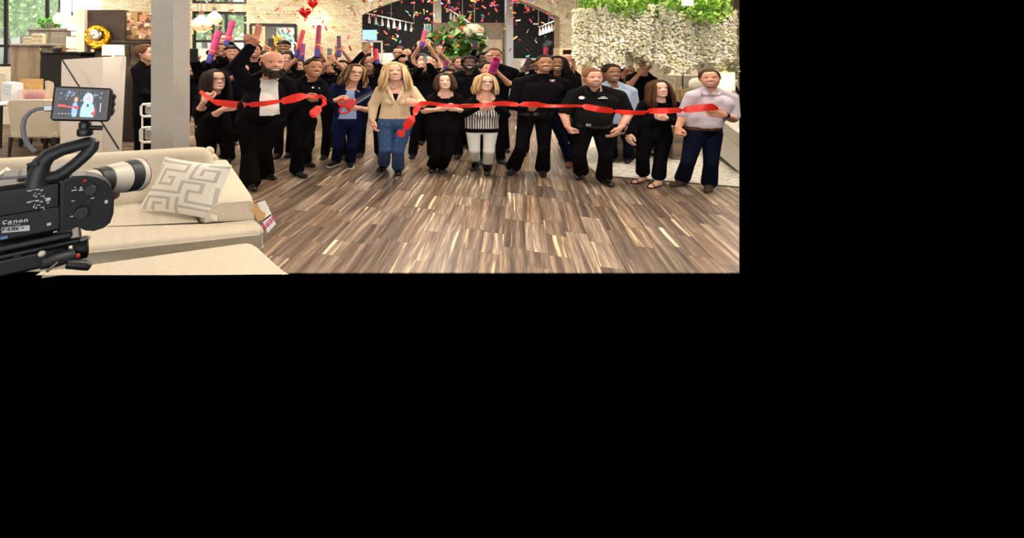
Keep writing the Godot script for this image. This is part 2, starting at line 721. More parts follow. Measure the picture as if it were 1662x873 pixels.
# locks falling from the parting past the shoulders; len in head heights below the chin line
func locks(m: M, s: Dictionary, t: Transform3D, fall: float, spread: float, wave: float, cols: Array, part := 0.06, number := 46) -> void:
	var rg := RandomNumberGenerator.new()
	rg.seed = int(s.px) * 31 + 5
	for k in number:
		var u := float(k) / (number - 1) * 2.0 - 1.0
		var side := signf(u) if u != 0 else 1.0
		var a := side * lerpf(0.62, PI, absf(u))
		a += rg.randf_range(-0.05, 0.05)
		var w := head_point(0.6, a)
		var top := Vector3(part + side * 0.03, 0.5, lerpf(0.16, -0.2, absf(u)))
		var out := Vector3(w.x, 0, w.z).normalized()
		var pts := []
		var rad := []
		var end := -0.5 - fall * rg.randf_range(0.86, 1.05)
		var ph := rg.randf() * TAU
		var mid1 := head_point(0.86, a) + out * 0.07
		var mid2 := head_point(0.6, a) + out * (0.085 + 0.03 * rg.randf())
		var mid3 := head_point(0.34, a)
		mid3 = Vector3(mid2.x * 1.05, -0.16, mid2.z * 0.95) + out * 0.03
		var last := Vector3(mid2.x * (1.0 + spread), end, mid2.z * 0.8) + Vector3(rg.randf_range(-0.04, 0.04), 0, rg.randf_range(-0.03, 0.05))
		var key := [top, mid1, mid2, mid3, mid3.lerp(last, 0.4) + out * 0.04, mid3.lerp(last, 0.75) + out * 0.03, last]
		for q in 15:
			var f := q / 14.0 * (key.size() - 1)
			var iq := mini(int(f), key.size() - 2)
			var fr := f - iq
			var p: Vector3 = key[iq].cubic_interpolate(key[iq + 1], key[maxi(iq - 1, 0)], key[mini(iq + 2, key.size() - 1)], fr)
			var g := float(q) / 14.0
			p += (out.cross(Vector3.UP) * sin(g * 9.0 + ph) + out * cos(g * 8.0 + ph)) * wave * g
			pts.append(t * p)
			rad.append((s.get("lock", 0.04) * (1.0 - 0.6 * pow(absf(g * 2.0 - 1.0), 3.0)) + 0.004) * t.basis.get_scale().y)
		m.col = cols[k % cols.size()]
		m.tube(pts, rad, 6)

func spectacles(m: M, t: Transform3D) -> void:
	for sg in [-1.0, 1.0]:
		var pts := []
		for q in 17:
			var a := TAU * q / 16.0
			var c := Vector2(cos(a), sin(a))
			var sq := Vector2(signf(c.x) * pow(absf(c.x), 0.65) * 0.098, signf(c.y) * pow(absf(c.y), 0.65) * 0.062)
			pts.append(t * Vector3(0.135 * sg + sq.x, 0.012 + sq.y, 0.41 - absf(0.135 * sg + sq.x) * 0.12))
		m.tube(pts, 0.011 * t.basis.get_scale().y, 5)
		m.tube([t * Vector3(0.235 * sg, 0.03, 0.38), t * Vector3(0.325 * sg, 0.03, 0.2), t * Vector3(0.335 * sg, 0.02, -0.05)], 0.009 * t.basis.get_scale().y, 5)
	m.tube([t * Vector3(-0.04, 0.03, 0.405), t * Vector3(0, 0.04, 0.42), t * Vector3(0.04, 0.03, 0.405)], 0.01 * t.basis.get_scale().y, 5)

# s.px, s.d: where the person stands; joints are [pixel x, pixel y, metres towards the lens]
func person(s: Dictionary) -> Node3D:
	var px0: float = s.px
	var d: float = s.d
	var x0 := (px0 - CX) * d / F
	var L := func(q: Array) -> Vector3:
		var dd: float = d - (q[2] if q.size() > 2 else 0.0)
		return Vector3(((q[0] - CX) * dd / F - x0) / WIDE, EYE - (q[1] - CY) * dd / F, d - dd)
	var G := func(x: float, y: float) -> Vector3:
		var g := ground(x, y)
		return Vector3((g.x - x0) / WIDE, 0.0, g.z + d)
	var back: bool = s.get("back", false)
	var h: Array = s.h
	var hz: float = h[6] if h.size() > 6 else 0.03
	var top: Vector3 = L.call([h[0], h[1], hz])
	var chin: Vector3 = L.call([h[0], h[2], hz])
	var hh := top.y - chin.y
	var hc := (top + chin) * 0.5
	var ht := Transform3D(Basis.from_euler(Vector3(deg_to_rad(-h[4]), deg_to_rad(h[3]), deg_to_rad(-h[5]))).scaled(Vector3(hh, hh, hh)), hc)
	var k := hh / 0.235
	var bulk: float = s.get("bulk", 1.0) * k
	var hipf: float = s.get("hips", 0.87)
	var shy := chin.y - 0.065 * k
	var sa: Vector3 = L.call(s.sa) if s.has("sa") else Vector3(hc.x - 0.19 * bulk, shy - 0.06, -0.02)
	var sb: Vector3 = L.call(s.sb) if s.has("sb") else Vector3(hc.x + 0.19 * bulk, shy - 0.06, -0.02)
	var mid := (sa + sb) * 0.5
	var ax := (sb - sa).normalized()
	var hw := (sb - sa).length() * 0.5
	var hip: Vector3 = L.call(s.hip) if s.has("hip") else Vector3(mid.x, 0.52 * top.y, -0.02)
	var hemy: float = (L.call([px0, s.hem]) as Vector3).y if s.has("hem") else hip.y + 0.06
	var bones := []
	var t1 := 1
	bones.append([Vector3(mid.x, mid.y + 0.04, mid.z), hc + Vector3(0, -hh * 0.2, -0.02), 0.056 * k, 0.05 * k, 0])
	var nb := Vector3(lerpf(mid.x, hc.x, 0.3), mid.y + 0.092 * k, mid.z - 0.01)
	var ra := 0.058 * bulk
	for q in [[sa, -1.0], [sb, 1.0]]:
		bones.append([nb + ax * q[1] * 0.05, q[0] - ax * q[1] * 0.01, 0.048 * k, ra * 0.98, t1])
		var cx: float = maxf(hw - 0.1 * bulk, 0.03)
		var ww: float = s.get("waist", 0.062) * bulk
		bones.append([mid + ax * q[1] * cx + Vector3(0, -0.09, 0.01), hip + ax * q[1] * ww + Vector3(0, 0.16, 0.0), 0.094 * bulk, 0.084 * bulk, t1])
		bones.append([hip + ax * q[1] * ww + Vector3(0, 0.18, 0.0), hip + ax * q[1] * (0.075 * bulk * hipf) + Vector3(0, 0.0, 0.0), 0.084 * bulk, 0.09 * bulk * hipf, t1])
	bones.append([mid + Vector3(0, -0.06, 0), hip + Vector3(0, 0.02, 0), 0.092 * bulk, 0.098 * bulk * hipf, t1])
	if s.has("belly"):
		bones.append([hip + Vector3(0, 0.12, 0.03 + s.belly), hip + Vector3(0, 0.26, 0.01 + s.belly * 0.5), 0.11 * bulk, 0.1 * bulk, t1])
	if s.has("bust"):
		for sg in [-1.0, 1.0]:
			var bp: Vector3 = mid + ax * sg * 0.07 + Vector3(0, -0.18, 0.075)
			bones.append([bp, bp, 0.062 * s.bust, 0.062 * s.bust, t1])
	# legs
	var legw: float = s.get("leg", 1.0) * k
	for q in [["a", -1.0], ["b", 1.0]]:
		var hj: Vector3 = hip + ax * q[1] * 0.085 * bulk * hipf + Vector3(0, -0.04, 0)
		var heel: Vector3
		var toe: Vector3
		if s.has("f" + q[0]):
			var f: Array = s["f" + q[0]]
			heel = G.call(f[0], f[1])
			toe = G.call(f[2], f[3])
			var fl := (toe - heel)
			toe = heel + fl.normalized() * clampf(fl.length(), 0.19, 0.27)
		else:
			heel = Vector3(hj.x + 0.03 * q[1], 0, -0.08)
			toe = heel + Vector3(0.05 * q[1], 0, 0.2)
		var fd := (toe - heel).normalized()
		var ank := heel + fd * 0.05 + Vector3(0, 0.1, 0)
		var knee: Vector3 = L.call(s["k" + q[0]]) if s.has("k" + q[0]) else (hj + ank) * 0.5 + Vector3(0, 0.02, 0.03)
		bones.append([hj, knee, 0.072 * legw * sqrt(bulk), 0.054 * legw, 2])
		var cuff := ank + (knee - ank).normalized() * 0.0
		if s.get("crop", false):
			cuff = ank.lerp(knee, 0.16)
		bones.append([knee, cuff, 0.054 * legw, s.get("cuff", 0.06) * k, 2])
		if s.get("crop", false):
			bones.append([cuff, ank - Vector3(0, 0.03, 0), 0.036, 0.036, 0])
		var ft: int = s.get("foot", 3)
		var rr := 0.044 if ft == 3 else 0.034
		bones.append([heel + fd * 0.03 + Vector3(0, rr, 0), toe - fd * 0.035 + Vector3(0, rr * 0.78, 0), rr, rr * 0.78, ft])
		bones.append([heel + fd * 0.05 + Vector3(0, rr, 0), ank, rr * 0.95, 0.042 if ft == 3 else 0.034, ft])
	# arms
	var arms := {}
	for q in [["a", -1.0, sa], ["b", 1.0, sb]]:
		var sh: Vector3 = q[2]
		var el: Vector3 = L.call(s["e" + q[0]]) if s.has("e" + q[0]) else sh + Vector3(0.04 * q[1], -0.27 * k, -0.03)
		var wr: Vector3 = L.call(s["w" + q[0]]) if s.has("w" + q[0]) else el + Vector3(-0.01 * q[1], -0.24 * k, 0.09)
		var sl: String = s.get("sleeve", "long")
		var arw: float = s.get("arm", 1.0) * k
		var up := 0.054 * arw + (0.006 if sl != "short" else 0.004)
		if sl == "short":
			var cut := sh.lerp(el, s.get("cut", 0.72))
			bones.append([sh, cut, up * 1.06, up * 1.02, 11])
			bones.append([cut, el, 0.043 * arw, 0.04 * arw, 0])
			bones.append([el, wr, 0.041 * arw, 0.027 * arw, 0])
		elif sl == "three":
			var cut := el.lerp(wr, 0.3)
			bones.append([sh, el, up, up * 0.9, 11])
			bones.append([el, cut, up * 0.88, up * 0.84, 11])
			bones.append([cut, wr, 0.037 * arw, 0.027 * arw, 0])
		else:
			bones.append([sh, el, up, up * 0.86, 11])
			bones.append([el, wr, up * 0.86, 0.036 * arw, 11])
		arms[q[0]] = [el, wr]
	var nt := nets(bones, s.get("cell", 0.021 if back else 0.0145), 175.0)
	var root := thing("person", s.label, "person", Vector3(x0, 0, -d), 0.0, s.get("group", ""))
	var parts := {}
	for tg in [0, 1, 2, 3, 4, 5, 6]:
		var mm := M.new()
		mm.wide = WIDE
		mm.col = s.skin if tg == 0 else Color(1, 1, 1)
		parts[tg] = mm
	var remap := {}
	var zone = s.get("zone")
	var belt: bool = s.has("belt")
	var nq: PackedInt32Array = nt.q
	var nv: PackedVector3Array = nt.v
	var nn: PackedVector3Array = nt.n
	var bare := PackedByteArray()
	bare.resize(nv.size())
	var fin := PackedByteArray()
	fin.resize(nt.t.size())
	for qi in nt.t.size():
		var tg: int = nt.t[qi]
		var p := (nv[nq[qi * 4]] + nv[nq[qi * 4 + 2]]) * 0.5
		if tg == 1 or tg == 2:
			tg = 1 if p.y > hemy else 2
			if belt and absf(p.y - hemy) < 0.02:
				tg = 5
		if zone != null:
			tg = zone.call(p, tg, mid, hip)
		if tg == 11:
			tg = 1
		fin[qi] = tg
		if tg == 0:
			for w in 4:
				bare[nq[qi * 4 + w]] = 1
	# the body runs on unbroken under the clothes, a little inside them
	var body: M = parts[0]
	for vi in nv.size():
		body.vert(nv[vi] if bare[vi] else nv[vi] - nn[vi] * 0.007, nn[vi])
	for qi in nt.t.size():
		var tg: int = fin[qi]
		body.face4(nq[qi * 4], nq[qi * 4 + 1], nq[qi * 4 + 2], nq[qi * 4 + 3])
		if tg == 0:
			continue
		var mm: M = parts[tg]
		var four := [0, 0, 0, 0]
		for w in 4:
			var key := nq[qi * 4 + w] * 8 + tg
			var id: int = remap.get(key, -1)
			if id < 0:
				id = mm.vert(nv[nq[qi * 4 + w]], nn[nq[qi * 4 + w]])
				remap[key] = id
			four[w] = id
		mm.face4(four[0], four[1], four[2], four[3])
	var skin: M = parts[0]
	face(skin, s, ht)
	skin.col = s.skin
	for q in ["a", "b"]:
		var hs: Array = s.get("h" + q, [])
		if hs.is_empty() and back and not s.has("w" + q):
			continue
		var el: Vector3 = arms[q][0]
		var wr: Vector3 = arms[q][1]
		var dir: Vector3 = (wr - el).normalized()
		if hs.size() > 1 and hs[1] != null:
			dir = (hs[1] as Vector3).normalized()
		var thumb := Vector3(0, 1, 0.2) if absf(dir.y) < 0.8 else Vector3(0.2 if q == "a" else -0.2, 0, 1)
		if hs.size() > 2:
			thumb = hs[2]
		var palm := Vector3(0, 0, -1) if absf(dir.y) < 0.8 else Vector3(1 if q == "a" else -1, 0, 0)
		if hs.size() > 3:
			palm = hs[3]
		thumb = (thumb - dir * dir.dot(thumb)).normalized()
		var z := thumb.cross(dir)
		if z.dot(palm) < 0.0:
			z = -z
		var sc: float = k * s.get("handsize", 1.0) * 1.06
		skin.join(hand(hs[0] if hs.size() else "rest"), Transform3D(Basis(thumb * sc, dir * sc, z * sc), wr))
	put(skin, "body", mats.skin, root)
	for tg in [1, 2, 3, 4, 5, 6]:
		if parts[tg].i.size() and s.m.has(tg):
			put(parts[tg], s.m[tg][0], s.m[tg][1], root)
	# the edge of the neckline
	if s.get("neckband", true):
		var nm := M.new()
		nm.wide = WIDE
		var pts := []
		var drop: float = s.get("scoop", 0.088)
		for q in 25:
			var a := TAU * q / 24.0
			pts.append(Vector3(nb.x + 0.074 * k * sin(a), mid.y + (0.12 - drop * (0.5 + 0.5 * cos(a))) * k, mid.z - 0.005 + 0.074 * k * cos(a)))
		nm.tube(pts, 0.014 * k, 6)
		var key: int = 4 if s.get("neck4", false) else 1
		put(nm, "neckline", s.m[key][1], root)
	# hair
	var style: String = s.get("hair", "short")
	if style != "bald":
		var hm := M.new()
		hm.wide = WIDE
		hm.col = s.haircol
		match style:
			"short":
				scalp(hm, s, ht, s.get("thick", 0.04), 0.83, 0.5, 0.22, 0.5)
			"fade":
				scalp(hm, s, ht, 0.03, 0.85, 0.62, 0.4, 0.2)
			"cap":
				scalp(hm, s, ht, 0.06, 0.74, 0.66, 0.6, 0.0)
			"long", "bob":
				scalp(hm, s, ht, 0.05, 0.86, 0.55, 0.15, 0.3)
				locks(hm, s, ht, s.get("fall", 0.5), s.get("spread", 0.15), s.get("wave", 0.0), s.get("tones", [s.haircol]), s.get("parting", 0.06), 34 if back else 84)
		put(hm, "hair" if style != "cap" else "cap", mats.hair, root)
	if s.get("glasses", false):
		var gm := M.new()
		gm.wide = WIDE
		spectacles(gm, ht)
		put(gm, "glasses", mats.black_plastic, root)
	root.set_meta("frame", 0)
	root.remove_meta("frame")
	s["L"] = L
	s["ht"] = ht
	s["root"] = root
	return root

# a small thing worn on the clothes: a flat badge, [pixel x, pixel y, metres towards the lens], size in metres
func badge(s: Dictionary, where: Array, w: float, hgt: float, called: String, material: Material, label := "", yaw := 0.0, roll := 0.0, round_ := false) -> MeshInstance3D:
	var m := M.new()
	m.wide = WIDE
	var t := turn(yaw, -12, roll, s.L.call(where))
	if round_:
		var poly := PackedVector2Array()
		for q in 16:
			poly.append(Vector2(cos(TAU * q / 16) * w / 2, sin(TAU * q / 16) * hgt / 2))
		m.prism(poly, 0.006, t)
	else:
		m.box(t, Vector3(w, hgt, 0.006), 0.002)
	var o := put(m, called, material, s.root)
	if label != "":
		o.set_meta("label", label)
	return o

# ------------------------------------------------------------------ lens, air and lamps
func view() -> void:
	var cam := Camera3D.new()
	cam.name = "camera"
	cam.near = 0.1
	cam.far = 200.0
	cam.projection = Camera3D.PROJECTION_FRUSTUM
	cam.keep_aspect = Camera3D.KEEP_HEIGHT
	cam.size = 873.0 / F * 0.1
	cam.frustum_offset = Vector2((831.0 - CX) / F * 0.1, -(436.5 - CY) / F * 0.1)
	cam.position = Vector3(0, EYE, 0)
	add_child(cam)
	cam.current = true
	var env := Environment.new()
	env.background_mode = Environment.BG_COLOR
	env.background_color = Color(0, 0, 0)
	env.ambient_light_source = Environment.AMBIENT_SOURCE_DISABLED
	env.tonemap_mode = Environment.TONE_MAPPER_LINEAR
	env.tonemap_exposure = 1.15
	env.sdfgi_enabled = true
	env.ssao_enabled = true
	env.ssil_enabled = true
	env.volumetric_fog_enabled = true
	env.volumetric_fog_density = 0.0
	var we := WorldEnvironment.new()
	we.name = "air"
	we.environment = env
	add_child(we)
	# sun high over the street outside
	var sun := DirectionalLight3D.new()
	sun.name = "sun"
	sun.light_color = Color(1.0, 0.97, 0.92)
	sun.light_energy = 13.0
	sun.light_angular_distance = 0.6
	sun.shadow_enabled = true
	add_child(sun)
	sun.look_at_from_position(Vector3.ZERO, Vector3(0.35, -0.8, 0.45))
	# frontal fill for the faces, added behind the lens with an unseen window
	var day := AreaLight3D.new()
	day.name = "front_fill_light"
	day.area_size = Vector2(9.0, 2.6)
	day.light_color = Color(1.0, 0.98, 0.96)
	day.light_energy = 21.0
	day.shadow_enabled = true
	day.position = Vector3(0.5, 1.9, 4.6)
	add_child(day)
	# square panels in the ceiling, warm white
	for z in [-2.4, -5.6, -8.6, -10.6]:
		for x in [-8.0, -3.4, 1.2, 5.4, 9.4]:
			if (x == -3.4 and z == -2.4) or (x == 9.4 and z > -8.0):
				continue
			var l := AreaLight3D.new()
			l.name = "panel_light"
			l.area_size = Vector2(1.2, 1.2)
			l.light_color = Color(1.0, 0.95, 0.88)
			l.light_energy = 10.0
			l.shadow_enabled = true
			l.position = Vector3(x, 4.24, z)
			l.rotation_degrees = Vector3(-90, 0, 0)
			add_child(l, true)

# ------------------------------------------------------------------ the row at the ribbon
func cloth_set() -> void:
	mat("skin", Color(1, 1, 1), 0.5).vertex_color_use_as_albedo = true
	mat("hair", Color(1, 1, 1), 0.62).vertex_color_use_as_albedo = true
	mats.hair.metallic_specular = 0.25
	mat("black_plastic", rgb(12, 12, 14), 0.35)
	weave("black_knit", rgb(12, 12, 15), 0.9)
	weave("black_suit", rgb(11, 11, 14), 0.8, 0.03)
	weave("black_trouser", rgb(9, 9, 11), 0.85, 0.03)
	weave("charcoal_polo", rgb(22, 21, 23), 0.9)
	weave("dark_tee", rgb(13, 13, 17), 0.95)
	weave("navy_tee", rgb(16, 19, 30), 0.95)
	weave("white_shirt", rgb(224, 220, 214), 0.8, 0.04)
	weave("navy_blazer", rgb(16, 24, 60), 0.8, 0.03)
	weave("navy_trouser", rgb(12, 18, 50), 0.85, 0.03)
	weave("deep_navy", rgb(12, 16, 36), 0.85, 0.03)
	weave("blue_blouse", rgb(150, 170, 214), 0.7, 0.05)
	weave("blue_shirt", rgb(172, 188, 214), 0.8, 0.04)
	weave("beige_blazer", rgb(216, 190, 158), 0.8, 0.03)
	weave("lavender_polo", rgb(196, 184, 194), 0.85, 0.04)
	mottled("jeans", [[0.2, rgb(36, 60, 102)], [0.6, rgb(48, 78, 122)], [0.9, rgb(70, 100, 142)]], 0.12, 0.85, 0.012, 4)
	mottled("pale_jeans", [[0.2, rgb(200, 202, 197)], [0.8, rgb(216, 216, 209)]], 0.15, 0.85, 0.02, 5)
	mat("black_leather", rgb(18, 17, 18), 0.28)
	mat("black_suede", rgb(20, 20, 24), 0.9)
	mat("olive_suede", rgb(74, 60, 40), 0.85)
	mat("brown_leather", rgb(96, 54, 32), 0.4)
	mat("navy_leather", rgb(30, 36, 56), 0.35)
	mat("silver", rgb(190, 186, 178), 0.3, 0.9)
	mat("white_paint", rgb(236, 234, 230), 0.5)
	mat("badge_red", rgb(170, 40, 44), 0.5)
	if not mats.has("striped_knit"):
		var img := Image.create(64, 8, false, Image.FORMAT_RGB8)
		for x in 64:
			for y in 8:
				img.set_pixel(x, y, rgb(226, 222, 214) if x % 32 < 15 else rgb(20, 20, 24))
		var m := mat("striped_knit", Color(1, 1, 1), 0.9)
		m.albedo_texture = ImageTexture.create_from_image(img)
		m.uv1_triplanar = true
		m.uv1_scale = Vector3.ONE / 0.074
	mats["pale_skin"] = lin(226, 178, 152)

func front_row() -> void:
	var B := "row of people holding the red ribbon"
	var V := Vector3.ZERO
	# woman with long dark hair and glasses at the ribbon's far end
	var s := {"px": 346, "d": 7.5, "h": [349, 113, 146, 38, 4, 0], "sa": [327, 160], "sb": [369, 160, -0.08], "hip": [349, 214],
		"ea": [322, 186, 0.02], "wa": [332, 164, 0.22], "ha": ["grip", Vector3(0.25, 1, 0.1), Vector3(1, 0, 0.2), Vector3(0, 0, -1)],
		"eb": [340, 192, 0.18], "wb": [361, 178, 0.32], "hb": ["grip", Vector3(1, 0.35, 0.1), Vector3(0, 1, 0.2), Vector3(0, 0, -1)],
		"sleeve": "three", "skin": lin(222, 172, 148), "hair": "long", "haircol": lin(26, 20, 20), "tones": [lin(24, 18, 18), lin(34, 26, 25), lin(44, 34, 32)],
		"fall": 0.75, "spread": 0.1, "glasses": true, "bust": 1.0, "bulk": 0.92,
		"m": {1: ["top", mats.black_knit], 2: ["trousers", mats.black_trouser], 3: ["shoes", mats.black_suede]},
		"hips": 1.0, "label": "woman with long dark hair and glasses at the ribbon end beside the column"}
	tag(person(s), s.label, "person", B)
	# bald bearded man, arm raised
	s = {"px": 430, "d": 6.3, "h": [442, 83, 122, 24, 2, 2], "sa": [402, 136, -0.02], "sb": [466, 136, -0.1], "hip": [424, 193], "bulk": 1.12, "belly": 0.05,
		"ea": [383, 108, 0.03], "wa": [407, 76, 0.06], "ha": ["two", Vector3(0.16, 1, 0.05), Vector3(1, 0, 0.2), Vector3(0.2, 0, 1)], "handsize": 1.2,
		"eb": [477, 168, -0.14], "wb": [444, 200, -0.06], "ka": [405, 248, 0.08], "kb": [428, 243, 0.02], "fa": [404, 303, 416, 315], "fb": [424, 288, 448, 293],
		"leg": 1.05, "cuff": 0.075, "sleeve": "long", "arm": 1.12, "skin": lin(214, 150, 124), "hair": "bald", "beard": 1.0, "beardcol": lin(58, 42, 34), "brow": lin(70, 50, 40),
		"hem": 184,
		"m": {1: ["suit_jacket", mats.black_suit], 2: ["trousers", mats.black_trouser], 3: ["shoes", mats.black_leather], 4: ["shirt", mats.white_shirt], 5: ["belt", mats.black_leather]},
		"cell": 0.012, "neck4": true, "label": "bald man with dark full beard, black suit and white shirt, pointing upward"}
	var oz := func(p: Vector3, tg: int, mid: Vector3, hip: Vector3) -> int:
		if (tg == 1 or tg == 5 or tg == 2) and p.y < hip.y + 0.02 and p.y > hip.y - 0.08 and (p.x < -0.03 or p.z < 0.02):
			return 1
		if tg == 1 and p.z > 0.0:
			var u := (p.y - hip.y) / (mid.y - hip.y)
			var c := lerpf(0.085, 0.055, u)
			if absf(p.x - c) < lerpf(0.085, 0.085, u) and p.y < mid.y + 0.1:
				return 4
		return tg
	s["zone"] = oz
	person(s)
	# the long beard and the belt buckle
	var m := M.new()
	m.wide = WIDE
	m.col = lin(58, 42, 34)
	var rg := RandomNumberGenerator.new()
	rg.seed = 7
	for q in 60:
		var a := rg.randf_range(-1.25, 1.25)
		var tt := rg.randf_range(0.02, 0.2) + 0.1 * smoothstep(0.5, 1.2, absf(a))
		var p := head_point(tt, a)
		var o := Vector3(p.x * 0.35, -0.19 - 0.12 * (1.0 - absf(a)) * rg.randf(), 0.07)
		m.col = lin(58, 42, 34).lerp(lin(30, 22, 20), rg.randf())
		var ht: Transform3D = s.ht
		m.tube([ht * (p - Vector3(0, 0, 0.03)), ht * (p + o * 0.5 + Vector3(0, 0.02, 0.05)), ht * (p + o)], [0.012, 0.014, 0.004], 5)
	put(m, "beard", mats.hair, s.root)
	badge(s, [441, 185, 0.2], 0.075, 0.05, "belt_buckle", mats.silver, "silver oval belt buckle", 20, 0, true)
	# man in a black polo with cropped hair
	s = {"px": 492, "d": 6.6, "h": [508, 95, 125, 28, 0, 3], "sa": [482, 138, 0.05], "sb": [522, 139, -0.1], "hip": [489, 193], "bulk": 1.0,
		"ea": [470, 170, -0.02], "wa": [488, 199, -0.02], "eb": [534, 170, -0.02], "wb": [521, 160, 0.24], "hb": ["grip", Vector3(-1, 0.02, 0.25), Vector3(0, 1, 0.2), Vector3(0, 0, -1)],
		"ka": [484, 240, 0.04], "kb": [494, 236, 0.04], "fa": [478, 284, 508, 294], "fb": [492, 267, 518, 275], "cuff": 0.07,
		"sleeve": "long", "skin": lin(176, 122, 90), "hair": "fade", "haircol": lin(34, 26, 22), "beard": 0.25,
		"m": {1: ["polo_shirt", mats.black_knit], 2: ["trousers", mats.black_trouser], 3: ["shoes", mats.black_suede]},
		"label": "smiling man with cropped hair in black polo holding the cut ribbon tail"}
	person(s)
	badge(s, [508, 142, 0.16], 0.022, 0.026, "emblem", mats.white_paint, "small white chest emblem", 10, 0, true)
	badge(s, [518, 143, 0.14], 0.008, 0.02, "emblem", mats.white_paint, "", 10, 10)
	# woman in a navy blazer with the scissors
	s = {"px": 568, "d": 7.0, "h": [576, 104, 132, 14, 0, 10], "sa": [546, 142, -0.02], "sb": [594, 146, -0.04], "hip": [566, 200], "bulk": 0.98, "bust": 1.05,
		"ea": [531, 166, 0.04], "wa": [543, 163, 0.3], "ha": ["grip", Vector3(1, 0.0, 0.15), Vector3(0, 1, 0.2), Vector3(0, 0, -1)],
		"eb": [603, 180, 0.02], "wb": [582, 175, 0.28], "hb": ["grip", Vector3(-1, -0.1, 0.1), Vector3(0, 1, 0.2), Vector3(0, 0, -1)],
		"ka": [549, 236, 0.04], "kb": [571, 238, 0.04], "fa": [549, 266, 529, 274], "fb": [569, 268, 568, 286], "cuff": 0.055, "hem": 191,
		"sleeve": "three", "skin": lin(220, 168, 138), "hair": "bob", "haircol": lin(58, 40, 28), "tones": [lin(52, 36, 26), lin(96, 68, 44), lin(150, 116, 80), lin(60, 42, 30)],
		"fall": 0.3, "spread": 0.22, "wave": 0.05, "glasses": true, "parting": -0.06,
		"m": {1: ["blazer", mats.navy_blazer], 2: ["trousers", mats.navy_trouser], 3: ["sneakers", mats.black_suede], 4: ["blouse", mats.blue_blouse]},
		"cell": 0.0105, "neckband": false, "hips": 1.0, "label": "woman in navy blazer and pale blue blouse gripping giant red-handled scissors"}
	s["zone"] = func(p: Vector3, tg: int, mid: Vector3, hip: Vector3) -> int:
		if tg == 2 and p.y > hip.y - 0.1 and absf(p.x - hip.x) > 0.115:
			return 1
		if tg == 1 and p.z > 0.02:
			var u := (p.y - hip.y) / (mid.y - hip.y)
			if u > 0.97 and absf(p.x - mid.x) < 0.06:
				return 0
			if absf(p.x - lerpf(hip.x - 0.02, mid.x, u)) < lerpf(0.115, 0.04, u):
				return 4
		return tg
	person(s)
	badge(s, [580, 147, 0.18], 0.036, 0.016, "name_badge", mats.badge_red, "red and white name badge", 0, -12)
	badge(s, [582, 148.5, 0.19], 0.02, 0.008, "name_badge", mats.white_paint, "", 0, -12)
	shoe_soles(s, [[549, 266, 529, 274], [569, 268, 568, 286]])
	# blonde woman in a beige blazer
	s = {"px": 642, "d": 6.5, "h": [640, 101, 131, 2, 4, -3], "sa": [619, 146], "sb": [667, 146], "hip": [641, 200], "bulk": 0.98, "bust": 0.85, "waist": 0.05,
		"ea": [606, 170, -0.04], "wa": [604, 192, 0.02], "ha": ["rest", Vector3(0, -1, 0.1), Vector3(0.2, 0, 1), Vector3(1, 0, 0)],
		"eb": [684, 168, 0.02], "wb": [678, 168, 0.26], "hb": ["grip", Vector3(-0.5, 0.1, 0.7), Vector3(0, 1, 0), Vector3(-1, 0, -0.3)],
		"ka": [625, 242, 0.04], "kb": [646, 244, 0.05], "fa": [625, 273, 611, 282], "fb": [646, 279, 648, 297], "cuff": 0.062, "hem": 191, "leg": 1.02,
		"sleeve": "long", "skin": lin(232, 172, 148), "hair": "long", "haircol": lin(196, 164, 112), "tones": [lin(206, 178, 128), lin(180, 146, 98), lin(226, 204, 160), lin(160, 126, 84)],
		"fall": 0.5, "spread": 0.35, "wave": 0.07, "smile": 1.3, "brow": lin(150, 116, 84),
		"m": {1: ["blazer", mats.beige_blazer], 2: ["jeans", mats.jeans], 3: ["shoes", mats.black_leather], 4: ["camisole", mats.black_knit]},
		"cell": 0.0105, "neckband": false, "hips": 1.0, "label": "laughing woman with long blonde hair, beige blazer and blue jeans"}
	s["zone"] = func(p: Vector3, tg: int, mid: Vector3, hip: Vector3) -> int:
		if tg == 1 and p.z > 0.0:
			var u := (p.y - hip.y) / (mid.y - hip.y)
			var w := 0.064 * clampf((u - 0.64) / 0.3, 0.0, 1.0)
			if absf(p.x - mid.x) < w:
				return 0 if u > 0.91 else 4
			if u < 0.2 and absf(p.x - hip.x) < 0.05 * (0.2 - u) / 0.2:
				return 4
		return tg
	person(s)
	m = M.new()
	m.wide = WIDE
	for sg in [-1.0, 1.0]:
		var pts := []
		for q in 7:
			var u := q / 6.0
			pts.append(s.L.call([642 + sg * lerpf(1.5, 12, sin(u * 1.4)), lerpf(166, 139, u), 0.155 - 0.07 * u]))
		m.tube(pts, [0.004, 0.012, 0.018, 0.022, 0.02, 0.016, 0.01], 8, 0.3, Vector3(0, 0, 1))
	put(m, "lapels", mats.beige_blazer, s.root)
	m = M.new()
	m.wide = WIDE
	for q in [[636, 170], [648, 170], [657, 151], [628, 151]]:
		m.ball(Transform3D(Basis.IDENTITY, s.L.call([q[0], q[1], 0.155])), Vector3(0.008, 0.008, 0.005), 8, 5)
	put(m, "buttons", mats.brown_leather, s.root)
	m = M.new()
	m.wide = WIDE
	var neck := []
	for q in 11:
		var a := PI * q / 10.0
		neck.append(s.L.call([640 + 8 * cos(a), 133 + 9 * sin(a), 0.08 + 0.04 * sin(a)]))
	m.tube(neck, 0.004, 5)
	m.ball(Transform3D(Basis.IDENTITY, s.L.call([640, 142.5, 0.125])), Vector3(0.009, 0.009, 0.004), 8, 5)
	put(m, "necklace", mats.silver, s.root)
